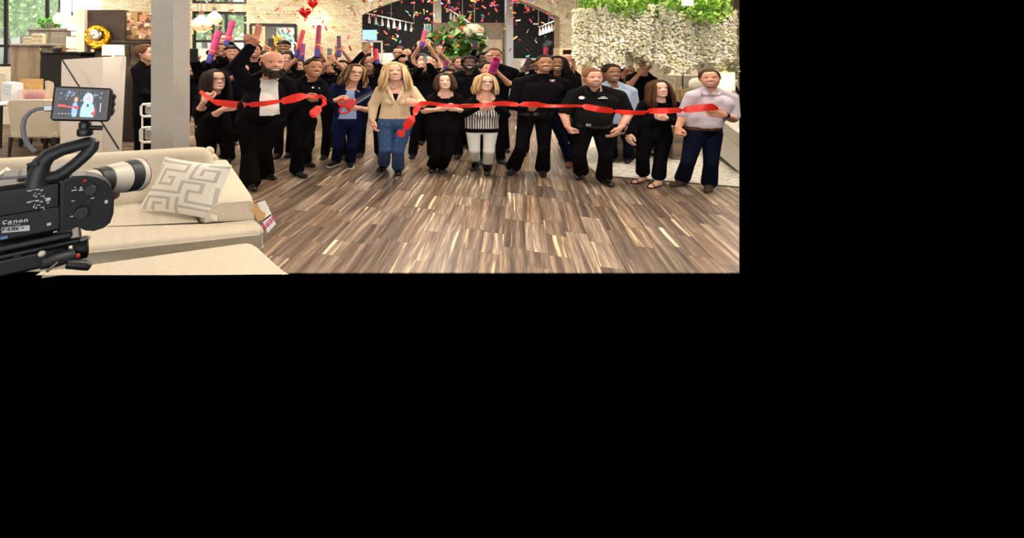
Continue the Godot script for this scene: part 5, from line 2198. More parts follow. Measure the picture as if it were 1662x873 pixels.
func camcorder() -> void:
	var D := 1.05
	var bk := mat("camera_black", rgb(22, 23, 26), 0.42)
	var bk2 := mat("camera_grey", rgb(40, 42, 47), 0.5)
	var prt := mat("print_white", rgb(206, 208, 210), 0.6)
	var o := thing("camcorder", "black video camcorder with a pale telephoto lens in front of the sofa", "camcorder", at(90, 385, D), 36.0)
	kf = o.transform
	var m := kslab(-14, 298, 104, 388, 0.0, 0.19, 0.012)
	var bo := put(m, "body", bk, o)
	m = kslab(-8, 304, 96, 345, 0.004, 0.006, 0.003)
	put(m, "side_panel", mat("camera_panel", rgb(17, 19, 23), 0.3), bo)
	m = kslab(-8, 347.5, 64, 351, 0.006, 0.008, 0.002)
	put(m, "ridge", bk2, bo)
	m = kslab(2, 367.5, 49, 377, 0.006, 0.006, 0.002)
	for k in m.v.size():
		m.v[k].y -= (m.v[k].x - K(25, 370, 0.0).x) * 0.13
	put(m, "label_strip", prt, bo)
	var tm := text("EF 4.0x  •", 0.011, mat("print_black", rgb(24, 22, 24), 0.6), 0.001)
	tm.name = "label_print"
	tm.transform = turn(0, 0, -6, K(18, 372, 0.012))
	o.add_child(tm)
	tm = text("Canon", 0.012, prt, 0.001)
	tm.name = "maker_print"
	tm.transform = turn(0, 0, -6, K(25, 359, 0.008))
	tm.scale.x = 1.3
	o.add_child(tm)
	# printed dials on the side panel, two clusters of arcs and bars
	m = M.new()
	for k in 2:
		var y := 307.0 + 18.5 * k
		for b in [[44, 51, 1.6, 2], [50, 57, 0.4, 1], [58, 64, -0.6, 2], [65, 70, 0.8, 2], [61, 66, 7.0, 1.2], [66, 69, 11.0, 1.2], [56, 58, 6.0, 1.6], [54, 56, 9.0, 3.0], [58, 60, 10.0, 3.6], [70, 72, 9.5, 2.6], [71.5, 73, 13.0, 2.2]]:
			kslab(b[0] - k * 0.5, y + b[2], b[1] - k * 0.5, y + b[2] + b[3], 0.007, 0.002, 0.0, m)
	kslab(74, 321, 82, 326, 0.007, 0.002, 0.0, m)
	kslab(76, 328, 80, 330, 0.007, 0.002, 0.0, m)
	kslab(76, 362, 83, 366, 0.002, 0.003, 0.0, m)
	kslab(86, 375.5, 93, 377, 0.002, 0.003, 0.0, m)
	kslab(5, 362, 8, 364.5, 0.002, 0.003, 0.0, m)
	for k in 6:
		kslab(13 + k * 3.6, 364, 15 + k * 3.6, 365.2, 0.002, 0.003, 0.0, m)
	put(m, "printed_marks", prt, o).set_meta("kind", "stuff")
	m = M.new()
	m.lathe([Vector2(0.0055, -0.002), Vector2(0.0075, -0.002), Vector2(0.0075, 0.003), Vector2(0.0055, 0.003)], 20, Transform3D(Basis(Vector3.RIGHT, PI / 2), K(42, 366, 0.0)), false)
	put(m, "dial", bk2, bo)
	# hand grip
	m = M.new()
	var poly := PackedVector2Array()
	var org := K(145, 330, 0.0)
	for p in [[98, 300], [104, 291], [118, 285], [140, 284], [158, 287], [172, 293], [181, 303], [185, 318], [184, 345], [179, 360], [168, 369], [152, 374], [138, 373], [126, 367], [104, 376], [98, 372]]:
		var w := K(p[0], p[1], 0.0) - org
		poly.append(Vector2(w.x, w.y))
	m.prism(poly, 0.05, Transform3D(Basis.IDENTITY, org + Vector3(0, 0, -0.02)))
	var gp := put(m, "grip", bk, o)
	m = M.new()
	for k in poly.size():
		poly[k] *= 0.9
	m.prism(poly, 0.012, Transform3D(Basis.IDENTITY, org + Vector3(0, 0, 0.008)))
	put(m, "grip_face", mat("rubber", rgb(26, 27, 29), 0.7), gp)
	for q in [[146, 307, 9, 0.012], [131, 344, 10.5, 0.01], [131, 344, 5, 0.016], [142, 324, 3, 0.01]]:
		m = M.new()
		m.lathe([Vector2(q[2] * D / F, 0), Vector2(q[2] * D / F, q[3]), Vector2(q[2] * D / F * 0.86, q[3] + 0.003)], 22, Transform3D(Basis(Vector3.RIGHT, PI / 2), K(q[0], q[1], 0.012)))
		put(m, "control_dial", bk2, gp)
	m = M.new()
	for q in [[121, 303.5, 123, 305], [130, 303.5, 133, 306.5], [116, 308, 125, 309.5], [128, 307.5, 135, 309.5], [147, 321, 153, 322.5], [143.5, 323.5, 145.5, 325.5], [116, 325.6, 121, 327], [114, 350.5, 121, 352], [170, 325, 175, 330]]:
		kslab(q[0], q[1], q[2], q[3], 0.0155, 0.002, 0.0, m)
	put(m, "printed_marks", prt, o).set_meta("kind", "stuff")
	m = M.new()
	m.ball(p_at(K(137, 294, 0.02)), Vector3(0.006, 0.004, 0.006), 10, 6)
	put(m, "record_button", mat("record_red", rgb(150, 24, 40), 0.4), o)
	# dark shoulder of the body below the handle
	m = kslab(20, 285, 118, 304, -0.03, 0.14, 0.02)
	put(m, "top_deck", bk, o)
	m = M.new()
	m.ball(p_at(K(104, 292, -0.03)), Vector3(0.026, 0.02, 0.03), 16, 10)
	put(m, "lens_shoulder", bk, o)
	# carrying handle: an upper bar and a lower brace meeting at the front
	m = M.new()
	var C := func(list: Array, z: float) -> Array:
		var res := []
		for p in list:
			res.append(K(p[0], p[1], -z))
		return res
	m.tube(C.call([[60, 300], [62, 282], [68, 264], [80, 252], [100, 243], [125, 236], [146, 231], [153, 232]], 0.0), [0.024, 0.022, 0.02, 0.017, 0.0155, 0.015, 0.015, 0.012], 12, 1.25, Vector3(0, 0, 1))
	m.tube(C.call([[152, 228], [149, 240], [138, 252], [122, 266], [106, 278], [90, 286], [66, 290]], 0.0), [0.014, 0.0155, 0.0145, 0.0145, 0.0145, 0.014, 0.016], 12, 1.25, Vector3(0, 0, 1))
	put(m, "handle", bk2, o)
	m = kslab(43, 264, 66, 289, 0.012, 0.05, 0.012)
	put(m, "handle_foot", bk, o)
	m = M.new()
	m.tube(C.call([[44, 269], [52, 266], [60, 268]], -0.03), 0.005, 8)
	put(m, "cable_clip", bk2, o)
	# lens, seen from behind and to the left, running away to the right
	var ax0 := K(108, 304, -0.03)
	var ax1 := K(222, 283, -0.16)
	var yv := (ax1 - ax0).normalized()
	var xv := yv.cross(Vector3.UP).normalized()
	var lt := Transform3D(Basis(xv, yv, xv.cross(yv)), ax0)
	var ln := ax0.distance_to(ax1)
	var cream := mat("lens_white", rgb(214, 208, 196), 0.4)
	for q in [[0.0, 0.36, 0.03, 0.034, "barrel", cream], [0.36, 0.52, 0.037, 0.039, "zoom_ring", bk2], [0.52, 0.78, 0.0395, 0.0435, "barrel", cream], [0.78, 0.95, 0.0445, 0.0465, "focus_ring", bk2], [0.95, 1.04, 0.0475, 0.0485, "hood", cream]]:
		m = M.new()
		var y0: float = q[0] * ln
		var y1: float = q[1] * ln
		m.lathe([Vector2(q[2] * 0.95, y0), Vector2(q[2], y0 + 0.003), Vector2(q[3], y1 - 0.003), Vector2(q[3] * 0.96, y1)], 36, lt)
		put(m, q[4], q[5], o)
	m = M.new()
	m.lathe([Vector2(0.0485, ln * 1.02), Vector2(0.0493, ln * 1.02), Vector2(0.0493, ln * 1.03), Vector2(0.0485, ln * 1.034)], 36, lt, false)
	put(m, "red_ring", mat("lens_red", rgb(150, 40, 40), 0.4), o)
	# monitor on a ball mount
	var mon := Transform3D(Basis.from_euler(Vector3(deg_to_rad(-4), deg_to_rad(-14), deg_to_rad(-4.6))), K(134, 169, 0.02))
	m = M.new()
	m.box(mon, Vector3(0.125, 0.084, 0.016), 0.006)
	m.box(mon * move(0.012, 0.0, -0.016), Vector3(0.108, 0.07, 0.028), 0.01)
	var mc := put(m, "monitor_case", mat("monitor_black", rgb(26, 27, 29), 0.55), o)
	m = M.new()
	m.box(mon * move(0.0, 0.0005, 0.0075), Vector3(0.115, 0.077, 0.003), 0.001)
	put(m, "monitor_glass", mat("glass_black", rgb(10, 10, 13), 0.12), mc)
	m = M.new()
	m.quad(mon * Vector3(-0.049, -0.031, 0.0095), mon * Vector3(0.045, -0.031, 0.0095), mon * Vector3(0.045, 0.033, 0.0095), mon * Vector3(-0.049, 0.033, 0.0095))
	var scr := mat("monitor_picture", Color(0, 0, 0), 0.3)
	scr.emission_enabled = true
	scr.emission = Color(1, 1, 1)
	scr.emission_texture = live_picture()
	scr.emission_operator = BaseMaterial3D.EMISSION_OP_MULTIPLY
	scr.emission_energy_multiplier = 1.3
	for k in m.uv.size():
		m.uv[k].y = 1.0 - m.uv[k].y
	put(m, "display", scr, mc)
	for q in 3:
		m = M.new()
		m.box(mon * move(0.066, 0.02 - q * 0.018, -0.016), Vector3(0.004, 0.01, 0.014), 0.001)
		put(m, "side_port", bk, mc)
	m = M.new()
	m.tube([K(137, 196, 0.0), K(137, 206, 0.0)], 0.009, 12)
	m.lathe([Vector2(0.016, 0), Vector2(0.018, 0.004), Vector2(0.018, 0.016), Vector2(0.012, 0.022)], 20, p_at(K(138, 220, 0.0)))
	m.lathe([Vector2(0.014, 0), Vector2(0.014, 0.014), Vector2(0.01, 0.018)], 20, p_at(K(138, 208, 0.0)))
	m.tube([K(146, 207, 0.01), K(166, 207.5, 0.02)], [0.006, 0.0065], 10)
	put(m, "ball_mount", bk, o)
	# cable from the monitor round to the body
	m = M.new()
	m.tube(C.call([[72, 176], [60, 177], [49, 182], [40, 192], [37, 206], [39, 222], [46, 236], [56, 246]], -0.01), [0.0042, 0.0042, 0.0048, 0.0052, 0.0052, 0.0052, 0.0052, 0.005], 10)
	put(m, "cable", mat("cable_grey", rgb(116, 118, 124), 0.5), o)
	m = kslab(70, 170.5, 86, 181, 0.02, 0.012, 0.003)
	put(m, "plug", mat("plug_silver", rgb(180, 182, 186), 0.35, 0.6), o)
	m = M.new()
	m.tube(C.call([[-10, 290], [20, 288.5], [44, 286]], -0.02), 0.003, 8)
	put(m, "cable", mat("cable_grey", rgb(116, 118, 124), 0.5), o)
	# support: head and plates, down to where the picture ends
	var h := thing("camera_support", "black fluid tripod head under the camcorder", "tripod head", at(90, 385, D), 36.0)
	m = kslab(-12, 389, 118, 400, -0.01, 0.16, 0.006)
	put(m, "sliding_plate", bk2, h)
	m = kslab(-12, 400, 134, 412, -0.03, 0.12, 0.008)
	put(m, "head_top", bk, h)
	m = kslab(-12, 410, 112, 441.5, -0.06, 0.1, 0.01)
	put(m, "head_block", bk, h)
	m = M.new()
	m.lathe([Vector2(0.024, 0), Vector2(0.028, 0.004), Vector2(0.028, 0.03), Vector2(0.02, 0.034)], 24, Transform3D(Basis(Vector3(0, 0, 1), -PI / 2), K(118, 405, -(0.05))))
	put(m, "tilt_drum", bk, h)
	m = M.new()
	m.lathe([Vector2(0.0068, 0), Vector2(0.0068, 0.004), Vector2(0.004, 0.006)], 18, Transform3D(Basis(Vector3.RIGHT, PI / 2), K(125, 415, 0.006)))
	put(m, "red_button", mat("button_red", rgb(196, 54, 48), 0.4), h)
	m = M.new()
	m.tube([K(66, 429, 0.03), K(90, 422, 0.02), K(116, 414, 0.0)], [0.012, 0.0165, 0.0165], 14)
	put(m, "handle_socket", bk2, h)
	m = M.new()
	m.tube([K(76, 440.5, 0.06), K(93, 426, 0.045)], 0.0032, 8)
	put(m, "chrome_rod", mat("chrome", rgb(216, 216, 218), 0.15, 0.9), h)
	m = M.new()
	m.tube([K(108, 429, 0.03), K(138, 430, 0.03), K(146, 433, 0.03)], [0.01, 0.0125, 0.009], 14)
	put(m, "lever", bk, h)
	m = M.new()
	m.tube([K(132, 390, 0.0), K(145, 385, 0.01)], [0.004, 0.005], 10)
	put(m, "silver_lever", mat("chrome", rgb(216, 216, 218), 0.15, 0.9), h)
	m = M.new()
	m.ball(p_at(K(68, 411.5, 0.005)), Vector3(0.009, 0.0075, 0.006), 6, 4)
	put(m, "lock_knob", mat("ivory", rgb(226, 218, 196), 0.5), h)
	m = kslab(22, 414.5, 34, 418, -0.03, 0.01, 0.002)
	put(m, "spirit_level", bk2, h)
	m = kslab(0, 383, 14, 389, 0.005, 0.02, 0.002)
	put(m, "blue_tape", mat("tape_blue", rgb(96, 128, 176), 0.5), h)
	# the operator's hand holds the lens from below
	var op := thing("person", "camera operator's hand steadying the pale telephoto lens", "person", at(120, 330, 1.3))
	m = M.new()
	m.col = lin(206, 142, 118)
	var wr := at(160, 326, 1.27)
	var hd := (at(196, 312, 1.2) - wr).normalized()
	var th := (Vector3(0, 0.2, 1) - hd * hd.dot(Vector3(0, 0.2, 1))).normalized()
	m.join(hand("grip"), Transform3D(Basis(th * 0.8, hd * 0.8, -(hd.cross(th)) * 0.8), wr - Vector3(0, 0.0, 0)))
	m.tube([wr + hd * 0.01, at(120, 336, 1.34), at(70, 345, 1.42)], [0.026, 0.034, 0.04], 12)
	putw(m, "body", mats.skin, op)
	m = M.new()
	m.tube([at(90, 342, 1.38), at(40, 352, 1.46), at(-30, 365, 1.5)], [0.045, 0.052, 0.056], 12)
	putw(m, "sleeve", mats.black_knit, op)

# what the monitor shows: the same row of people, small
func live_picture() -> ImageTexture:
	var img := Image.create(168, 96, false, Image.FORMAT_RGB8)
	img.fill(rgb(34, 40, 52))
	var rg := RandomNumberGenerator.new()
	rg.seed = 9
	for q in 130:
		var c: Color = [rgb(20, 24, 34), rgb(70, 84, 104), rgb(130, 150, 176), rgb(40, 30, 40)][rg.randi() % 4]
		img.fill_rect(Rect2i(rg.randi() % 168, rg.randi() % 50, 3 + rg.randi() % 7, 4 + rg.randi() % 8), c)
	var disc := func(cx: float, cy: float, rx: float, ry: float, c: Color) -> void:
		for y in range(maxi(0, int(cy - ry)), mini(96, int(cy + ry) + 1)):
			for x in range(maxi(0, int(cx - rx)), mini(168, int(cx + rx) + 1)):
				if pow((x - cx) / rx, 2) + pow((y - cy) / ry, 2) < 1.0:
					img.set_pixel(x, y, c)
	disc.call(20, 70, 22, 40, rgb(16, 18, 26))
	disc.call(62, 72, 24, 44, rgb(26, 34, 72))
	disc.call(63, 70, 11, 30, rgb(130, 180, 236))
	disc.call(64, 30, 10, 14, rgb(90, 66, 40))
	disc.call(65, 33, 6.5, 9, rgb(214, 170, 120))
	disc.call(110, 30, 19, 24, rgb(176, 196, 214))
	disc.call(111, 78, 27, 42, rgb(164, 206, 226))
	disc.call(111, 28, 9, 12, rgb(232, 170, 190))
	img.fill_rect(Rect2i(107, 48, 8, 10), rgb(24, 40, 60))
	img.fill_rect(Rect2i(0, 52, 30, 9), rgb(216, 62, 62))
	img.fill_rect(Rect2i(30, 57, 38, 6), rgb(216, 62, 62))
	disc.call(70, 62, 9, 6, rgb(206, 40, 54))
	disc.call(142, 66, 9, 7, rgb(226, 72, 60))
	disc.call(134, 82, 8, 7, rgb(220, 50, 56))
	disc.call(150, 50, 12, 26, rgb(22, 26, 36))
	img.fill_rect(Rect2i(158, 42, 3, 34), rgb(214, 220, 226))
	for q in 6:
		img.fill_rect(Rect2i(5 + q * 12, 84, 7, 2), rgb(224, 228, 232))
	return ImageTexture.create_from_image(img)

# ------------------------------------------------------------------ left side of the showroom
func pendant(px: float, top: float, bottom: float, w: float, d: float, label: String, kind: int, lit: float) -> void:
	var p := at(px, top, d)
	var o := thing("pendant_lamp", label, "pendant lamp", p, 0.0)
	var hgt := (bottom - top) * d / F
	var r := w * 0.5 * d / F
	var prof := []
	if kind == 0:
		prof = [Vector2(0.72, -1.0), Vector2(0.98, -0.8), Vector2(1.0, -0.55), Vector2(0.75, -0.3), Vector2(0.3, -0.16), Vector2(0.2, 0.0)]
	elif kind == 1:
		prof = [Vector2(0.95, -1.0), Vector2(1.0, -0.85), Vector2(0.85, -0.45), Vector2(0.5, -0.12), Vector2(0.2, 0.0)]
	else:
		prof = [Vector2(0.35, -1.0), Vector2(0.8, -0.85), Vector2(1.0, -0.62), Vector2(0.8, -0.36), Vector2(0.3, -0.16), Vector2(0.16, 0.0)]
	var pr := []
	for q in prof:
		pr.append(Vector2(q.x * r, q.y * hgt))
	var m := M.new()
	m.lathe(pr, 24, Transform3D.IDENTITY, false)
	var g := mat("frosted_shade", rgb(236, 228, 214), 0.35)
	g.backlight_enabled = true
	g.backlight = Color(0.6, 0.56, 0.5)
	put(m, "shade", g, o)
	m = M.new()
	m.ball(move(0, -hgt * 0.62, 0), Vector3(r * 0.42, hgt * 0.2, r * 0.42), 12, 8)
	put(m, "bulb", glow("bulb_glow", rgb(255, 228, 184), 1.4), o)
	m = M.new()
	m.tube([Vector3(0, -0.02, 0), Vector3(0, TOP - p.y, 0)], 0.007, 6)
	m.lathe([Vector2(r * 0.24, -0.03), Vector2(r * 0.24, 0.05), Vector2(0.012, 0.08)], 14, Transform3D.IDENTITY)
	put(m, "cord", mat("cord_grey", rgb(90, 86, 80), 0.5), o)
	var l := OmniLight3D.new()
	l.name = "lamp_light"
	l.light_color = Color(1, 0.85, 0.62)
	l.light_energy = lit
	l.light_size = 0.06
	l.omni_range = 20.0
	l.shadow_enabled = true
	l.position = Vector3(0, -hgt * 1.0 - 0.05, 0.0)
	o.add_child(l)

func table_lamp(px0: float, py0: float, px1: float, py1: float, d: float, base_y: float, label: String, lit: float) -> void:
	var p := at((px0 + px1) * 0.5, base_y, d)
	var o := thing("table_lamp", label, "table lamp", p)
	var u := d / F
	var r := (px1 - px0) * 0.5 * u
	var y0 := (base_y - py1) * u
	var y1 := (base_y - py0) * u
	var m := M.new()
	m.lathe([Vector2(r, y0), Vector2(r * 0.96, y1)], 28, Transform3D.IDENTITY, false)
	var g := mat("lamp_shade", rgb(240, 230, 210), 0.8)
	g.backlight_enabled = true
	g.backlight = Color(0.75, 0.68, 0.55)
	put(m, "shade", g, o)
	m = M.new()
	m.lathe([Vector2(0.1, 0), Vector2(0.1, 0.02), Vector2(0.05, 0.05), Vector2(0.075, y0 * 0.4 + 0.03), Vector2(0.04, y0 * 0.8 + 0.03), Vector2(0.012, y0 + 0.03), Vector2(0.012, y1)], 16, Transform3D.IDENTITY)
	put(m, "base", mat("lamp_base", rgb(206, 200, 190), 0.4), o)
	m = M.new()
	m.ball(move(0, (y0 + y1) * 0.5, 0), Vector3(0.05, 0.06, 0.05), 12, 8)
	put(m, "bulb", glow("bulb_glow", rgb(255, 228, 184), 1.4), o)
	var l := OmniLight3D.new()
	l.name = "lamp_light"
	l.light_color = Color(1, 0.86, 0.64)
	l.light_energy = lit
	l.light_size = 0.05
	l.omni_range = 20.0
	l.shadow_enabled = true
	l.position = Vector3(0, (y0 + y1) * 0.5, 0)
	o.add_child(l)

func leaves(m: M, rg: RandomNumberGenerator, n: int, size: Vector3, leaf: float, c0: Color, c1: Color, broad := 0.6) -> void:
	for q in n:
		var dir := Vector3(rg.randfn(), rg.randfn(), rg.randfn()).normalized() * pow(rg.randf(), 0.45)
		leaf_at(m, rg, dir * size, leaf * rg.randf_range(0.7, 1.2), broad, c0.lerp(c1, rg.randf()), dir)

func leaf_at(m: M, rg: RandomNumberGenerator, p: Vector3, ln: float, broad: float, col: Color, dir: Vector3) -> void:
	m.col = col
	var u := (dir * 0.6 + Vector3(rg.randfn(), rg.randfn() - 0.3, rg.randfn()) * 0.6).normalized()
	var w := u.cross(Vector3(rg.randfn(), rg.randfn() + 1.5, rg.randfn())).normalized()
	var n := u.cross(w).normalized() * ln * 0.12
	var a := p
	var b := p + u * ln * 0.5 + w * ln * broad * 0.5 + n
	var c := p + u * ln
	var e := p + u * ln * 0.5 - w * ln * broad * 0.5 + n
	var mid := p + u * ln * 0.5
	m.quad(a, b, c, mid)
	m.quad(a, mid, c, e)

func leaf_mat() -> StandardMaterial3D:
	var m := mat("leaf", Color(1, 1, 1), 0.5)
	m.vertex_color_use_as_albedo = true
	m.backlight_enabled = true
	m.backlight = Color(0.2, 0.25, 0.08)
	return m

func left_side() -> void:
	var gw := wood("grey_wood", [[0.1, rgb(96, 92, 88)], [0.5, rgb(124, 118, 112)], [0.9, rgb(146, 140, 132)]], 61, 1.4)
	var bw := wood("tan_wood", [[0.1, rgb(112, 98, 80)], [0.5, rgb(142, 126, 104)], [0.9, rgb(164, 148, 124)]], 62, 1.4)
	var dk := wood("dark_wood", [[0.1, rgb(30, 26, 24)], [0.6, rgb(44, 38, 36)], [0.9, rgb(56, 50, 46)]], 63, 1.6)
	var black := mat("cabinet_black", rgb(18, 18, 20), 0.45)
	var m: M
	# pendants by the window
	pendant(95, 19, 38, 16, 9.8, "round frosted glass pendant by the tall window", 0, 0.22)
	pendant(117, 25, 49, 13, 9.2, "bell-shaped glass pendant beside the white partition", 1, 0.22)
	# grey hutch with doors
	var o := thing("hutch", "grey wood hutch with a plant on top, near the window", "cabinet", base_at(80, 10.8))
	putw(stand(46, 50, 113, 10.8, 0.5), "body", gw, o)
	putw(slab(43, 45, 116, 50, 10.76, 0.58, 0.02), "cornice", gw, o)
	for q in [[49, 79], [83, 111]]:
		m = slab(q[0], 53, q[1], 100, 10.78, 0.03, 0.006)
		var dr := putw(m, "door", gw, o)
		m = slab(q[0] + 4, 58, q[1] - 4, 96, 10.76, 0.02, 0.01)
		for k in m.v.size():
			m.v[k] -= o.position
		put(m, "door_panel", gw, dr)
	o = thing("potted_plant", "leafy green plant on top of the grey hutch", "plant", at(81, 45, 10.9))
	m = M.new()
	m.lathe([Vector2(0.12, 0), Vector2(0.16, 0.1), Vector2(0.15, 0.12)], 14, Transform3D.IDENTITY)
	put(m, "pot", gw, o)
	var rg := RandomNumberGenerator.new()
	rg.seed = 71
	m = M.new()
	leaves(m, rg, 240, Vector3(0.27, 0.12, 0.14), 0.11, lin(40, 110, 40), lin(120, 190, 90))
	for k in m.v.size():
		m.v[k] += Vector3(0, 0.13, 0)
	put(m, "foliage", leaf_mat(), o).set_meta("kind", "stuff")
	# tan cabinet and black cabinet
	o = thing("tall_cabinet", "tall tan wood cabinet seen from its plain side", "cabinet", base_at(41, 9.4))
	putw(stand(17, 75, 65, 9.4, 0.5), "side_panel", bw, o)
	m = stand(65, 74, 84, 9.45, 0.42)
	putw(m, "front_frame", gw, o)
	putw(slab(15, 71, 86, 75, 9.35, 0.6, 0.015), "top_board", gw, o)
	m = M.new()
	m.ball(p_at(at(66, 81, 9.36)), Vector3(0.02, 0.03, 0.02), 8, 6)
	putw(m, "knob", mat("brass", rgb(190, 160, 90), 0.3, 0.8), o)
	o = thing("black_cabinet", "black cabinet with a glossy top beside the tan cabinet", "cabinet", base_at(98, 9.1))
	putw(stand(66, 88, 130, 9.1, 0.5), "body", black, o)
	putw(slab(64, 84, 132, 88, 9.06, 0.52, 0.012), "top_board", mat("glossy_black", rgb(26, 26, 28), 0.15), o)
	for k in 2:
		o = thing("model_house", ["small whitewashed model house with a flat roof", "larger whitewashed model house with a stepped roof"][k], "model house", at([45, 61][k], 71.5, 9.5))
		var w := [0.17, 0.24][k] as float
		var h := [0.13, 0.19][k] as float
		var cr := mat("whitewash", rgb(196, 184, 160), 0.8)
		m = M.new()
		m.box(move(0, h * 0.5, -0.04), Vector3(w, h, 0.1), 0.004)
		put(m, "body", cr, o)
		for q in 6:
			m = M.new()
			m.box(move(-w * 0.5 + w * q / 5.0, h * 0.5, 0.016), Vector3(0.014, h, 0.014), 0.002)
			put(m, "post", cr, o)
		for q in 3:
			m = M.new()
			m.box(move(0, h * (0.02 + 0.48 * q), 0.016), Vector3(w, 0.016, 0.016), 0.002)
			put(m, "rail", cr, o)
		m = M.new()
		m.prism(PackedVector2Array([Vector2(-w * 0.56, h), Vector2(w * 0.56, h), Vector2(w * 0.3, h * 1.22), Vector2(-w * 0.3, h * 1.22)]), 0.12, move(0, 0, -0.03))
		put(m, "roof", cr, o)
	m = M.new()
	m.ball(p_at(at(93, 80, 9.1)), Vector3(0.11, 0.06, 0.08), 12, 8)
	m.ball(p_at(at(97, 79, 9.08)), Vector3(0.08, 0.05, 0.08), 12, 8)
	tag(put(m, "dark_ornament", mat("dark_bowl", rgb(40, 32, 30), 0.5)), "dark rounded ornament on the black cabinet", "ornament")
	o = thing("wooden_box", "small brown wooden box on the black cabinet", "box", at(106, 84, 9.05))
	putw(slab(100, 77.5, 112, 84, 9.05, 0.14, 0.004), "body", wood("box_wood", [[0.1, rgb(120, 80, 48)], [0.9, rgb(170, 122, 78)]], 64, 0.4), o)
	putw(slab(99.5, 76, 112.5, 78, 9.04, 0.16, 0.004), "lid", mats["box_wood"], o)
	table_lamp(109, 60, 124, 78, 9.05, 84, "small white-shaded lamp on the black cabinet", 0.5)
	m = slab(115, 51, 124, 58, 9.6, 0.01, 0.002)
	tag(put(m, "sign_card", mats.white_paint), "small white sign card above the little lamp", "sign")
	# partition with a dark panel
	o = thing("partition_wall", "white partition with a dark brown panel and gilded dish", "partition", base_at(165, 9.7))
	putw(stand(123, 15, 137, 9.65, 0.5), "end_post", mat("partition_white", rgb(222, 214, 202), 0.8), o)
	putw(stand(137, 16, 202, 9.75, 0.2), "dark_panel", mottled("umber_panel", [[0.2, rgb(50, 42, 37)], [0.8, rgb(60, 51, 45)]], 1.2, 0.7, 0.03, 66), o)
	putw(stand(200, 19, 262, 9.95, 0.12), "side_panel", mats["umber_panel"], o)
	m = slab(147.5, 80, 153, 86, 9.72, 0.015, 0.003)
	putw(m, "light_switch", mats.white_paint, o)
	# gilded dish on the panel
	o = thing("gilded_dish", "large crumpled gold dish hung on the dark panel", "wall ornament", at(160, 60.5, 9.68))
	var gold := mat("gold_leaf", rgb(204, 148, 40), 0.28, 0.9)
	m = M.new()
	var u := 9.68 / F
	var nz := noise(88, 1.0, 2)
	var rings := []
	for q in 12:
		var rr := [1.0, 1.03, 1.0, 0.93, 0.86, 0.8, 0.74, 0.68, 0.6, 0.45, 0.25, 0.02][q] as float
		var zz := [-0.02, 0.02, 0.06, 0.075, 0.06, 0.075, 0.05, 0.06, 0.03, 0.02, 0.015, 0.015][q] as float
		var ring := PackedVector3Array()
		for k in 48:
			var a := TAU * k / 48
			var wob := 1.0 + 0.045 * nz.get_noise_2d(cos(a) * 6.0 + q * 0.6, sin(a) * 6.0) * (1.0 if q < 9 else 0.3)
			ring.append(Vector3(cos(a) * rr * 20.0 * u * wob, sin(a) * rr * 19.0 * u * wob, zz + 0.03 * nz.get_noise_2d(cos(a) * 9 + q * 3.0, sin(a) * 9)))
		rings.append(ring)
	m.loft(rings, true, false)
	put(m, "dish", gold, o)
	m = M.new()
	rings = []
	for q in 5:
		var rr := [1.0, 0.9, 0.6, 0.3, 0.02][q] as float
		var ring := PackedVector3Array()
		for k in 24:
			var a := TAU * k / 24
			ring.append(Vector3(-0.045 + cos(a) * rr * 11.0 * u, 0.05 + sin(a) * rr * 9.5 * u, [0.06, 0.085, 0.09, 0.085, 0.09][q] + 0.015 * nz.get_noise_2d(cos(a) * 14 * rr, sin(a) * 14 * rr)))
		rings.append(ring)
	m.loft(rings, true, false)
	put(m, "mirror_disc", mat("antique_mirror", rgb(190, 186, 178), 0.2, 0.9), o)
	# abstract painting and dark credenza
	o = thing("painting", "abstract painting in browns and creams with a gold edge", "painting", at(225, 42, 9.85))
	putw(slab(202, 18.5, 262, 65, 9.86, 0.03, 0.004), "frame", mat("gold_frame", rgb(170, 140, 84), 0.35, 0.7), o)
	m = M.new()
	var a0 := at(204, 20, 9.84) - o.position
	var a1 := at(261, 63.5, 9.84) - o.position
	m.quad(Vector3(a0.x, a1.y, a0.z), Vector3(a1.x, a1.y, a0.z), Vector3(a1.x, a0.y, a0.z), Vector3(a0.x, a0.y, a0.z))
	var pic := mat("abstract_print", Color(1, 1, 1), 0.6)
	var img := Image.create(96, 72, false, Image.FORMAT_RGB8)
	img.fill(rgb(176, 140, 110))
	var cols := [rgb(226, 206, 184), rgb(120, 84, 62), rgb(206, 172, 140), rgb(90, 62, 50), rgb(236, 224, 208), rgb(166, 140, 84), rgb(190, 128, 100)]
	rg.seed = 4
	for q in 120:
		img.fill_rect(Rect2i(rg.randi() % 96 - 4, rg.randi() % 72 - 4, 4 + rg.randi() % 14, 4 + rg.randi() % 12), cols[rg.randi() % cols.size()])
	pic.albedo_texture = ImageTexture.create_from_image(img)
	put(m, "canvas", pic, o)
	o = thing("credenza", "dark wood credenza under the abstract painting", "cabinet", base_at(222, 9.3))
	putw(stand(182, 70, 262, 9.3, 0.45), "body", dk, o)
	putw(slab(180, 66, 264, 70, 9.27, 0.44, 0.01), "top_board", dk, o)
	for q in [[185, 210], [213, 238]]:
		putw(slab(q[0], 73, q[1], 106, 9.28, 0.03, 0.008), "door", dk, o)
	table_lamp(168, 73, 200, 90, 8.9, 112, "wide white drum-shaded lamp in front of the credenza", 0.9)
	o = thing("side_table", "small table carrying the wide drum-shaded lamp", "table", base_at(184, 8.9))
	m = M.new()
	m.lathe([Vector2(0.24, at(0, 114, 8.9).y), Vector2(0.24, at(0, 112, 8.9).y)], 20, move(0, 0, 0))
	put(m, "top", dk, o)
	m = M.new()
	m.lathe([Vector2(0.16, 0), Vector2(0.16, 0.02), Vector2(0.03, 0.05), Vector2(0.03, at(0, 114, 8.9).y)], 16, move(0, 0, 0))
	put(m, "pedestal", dk, o)
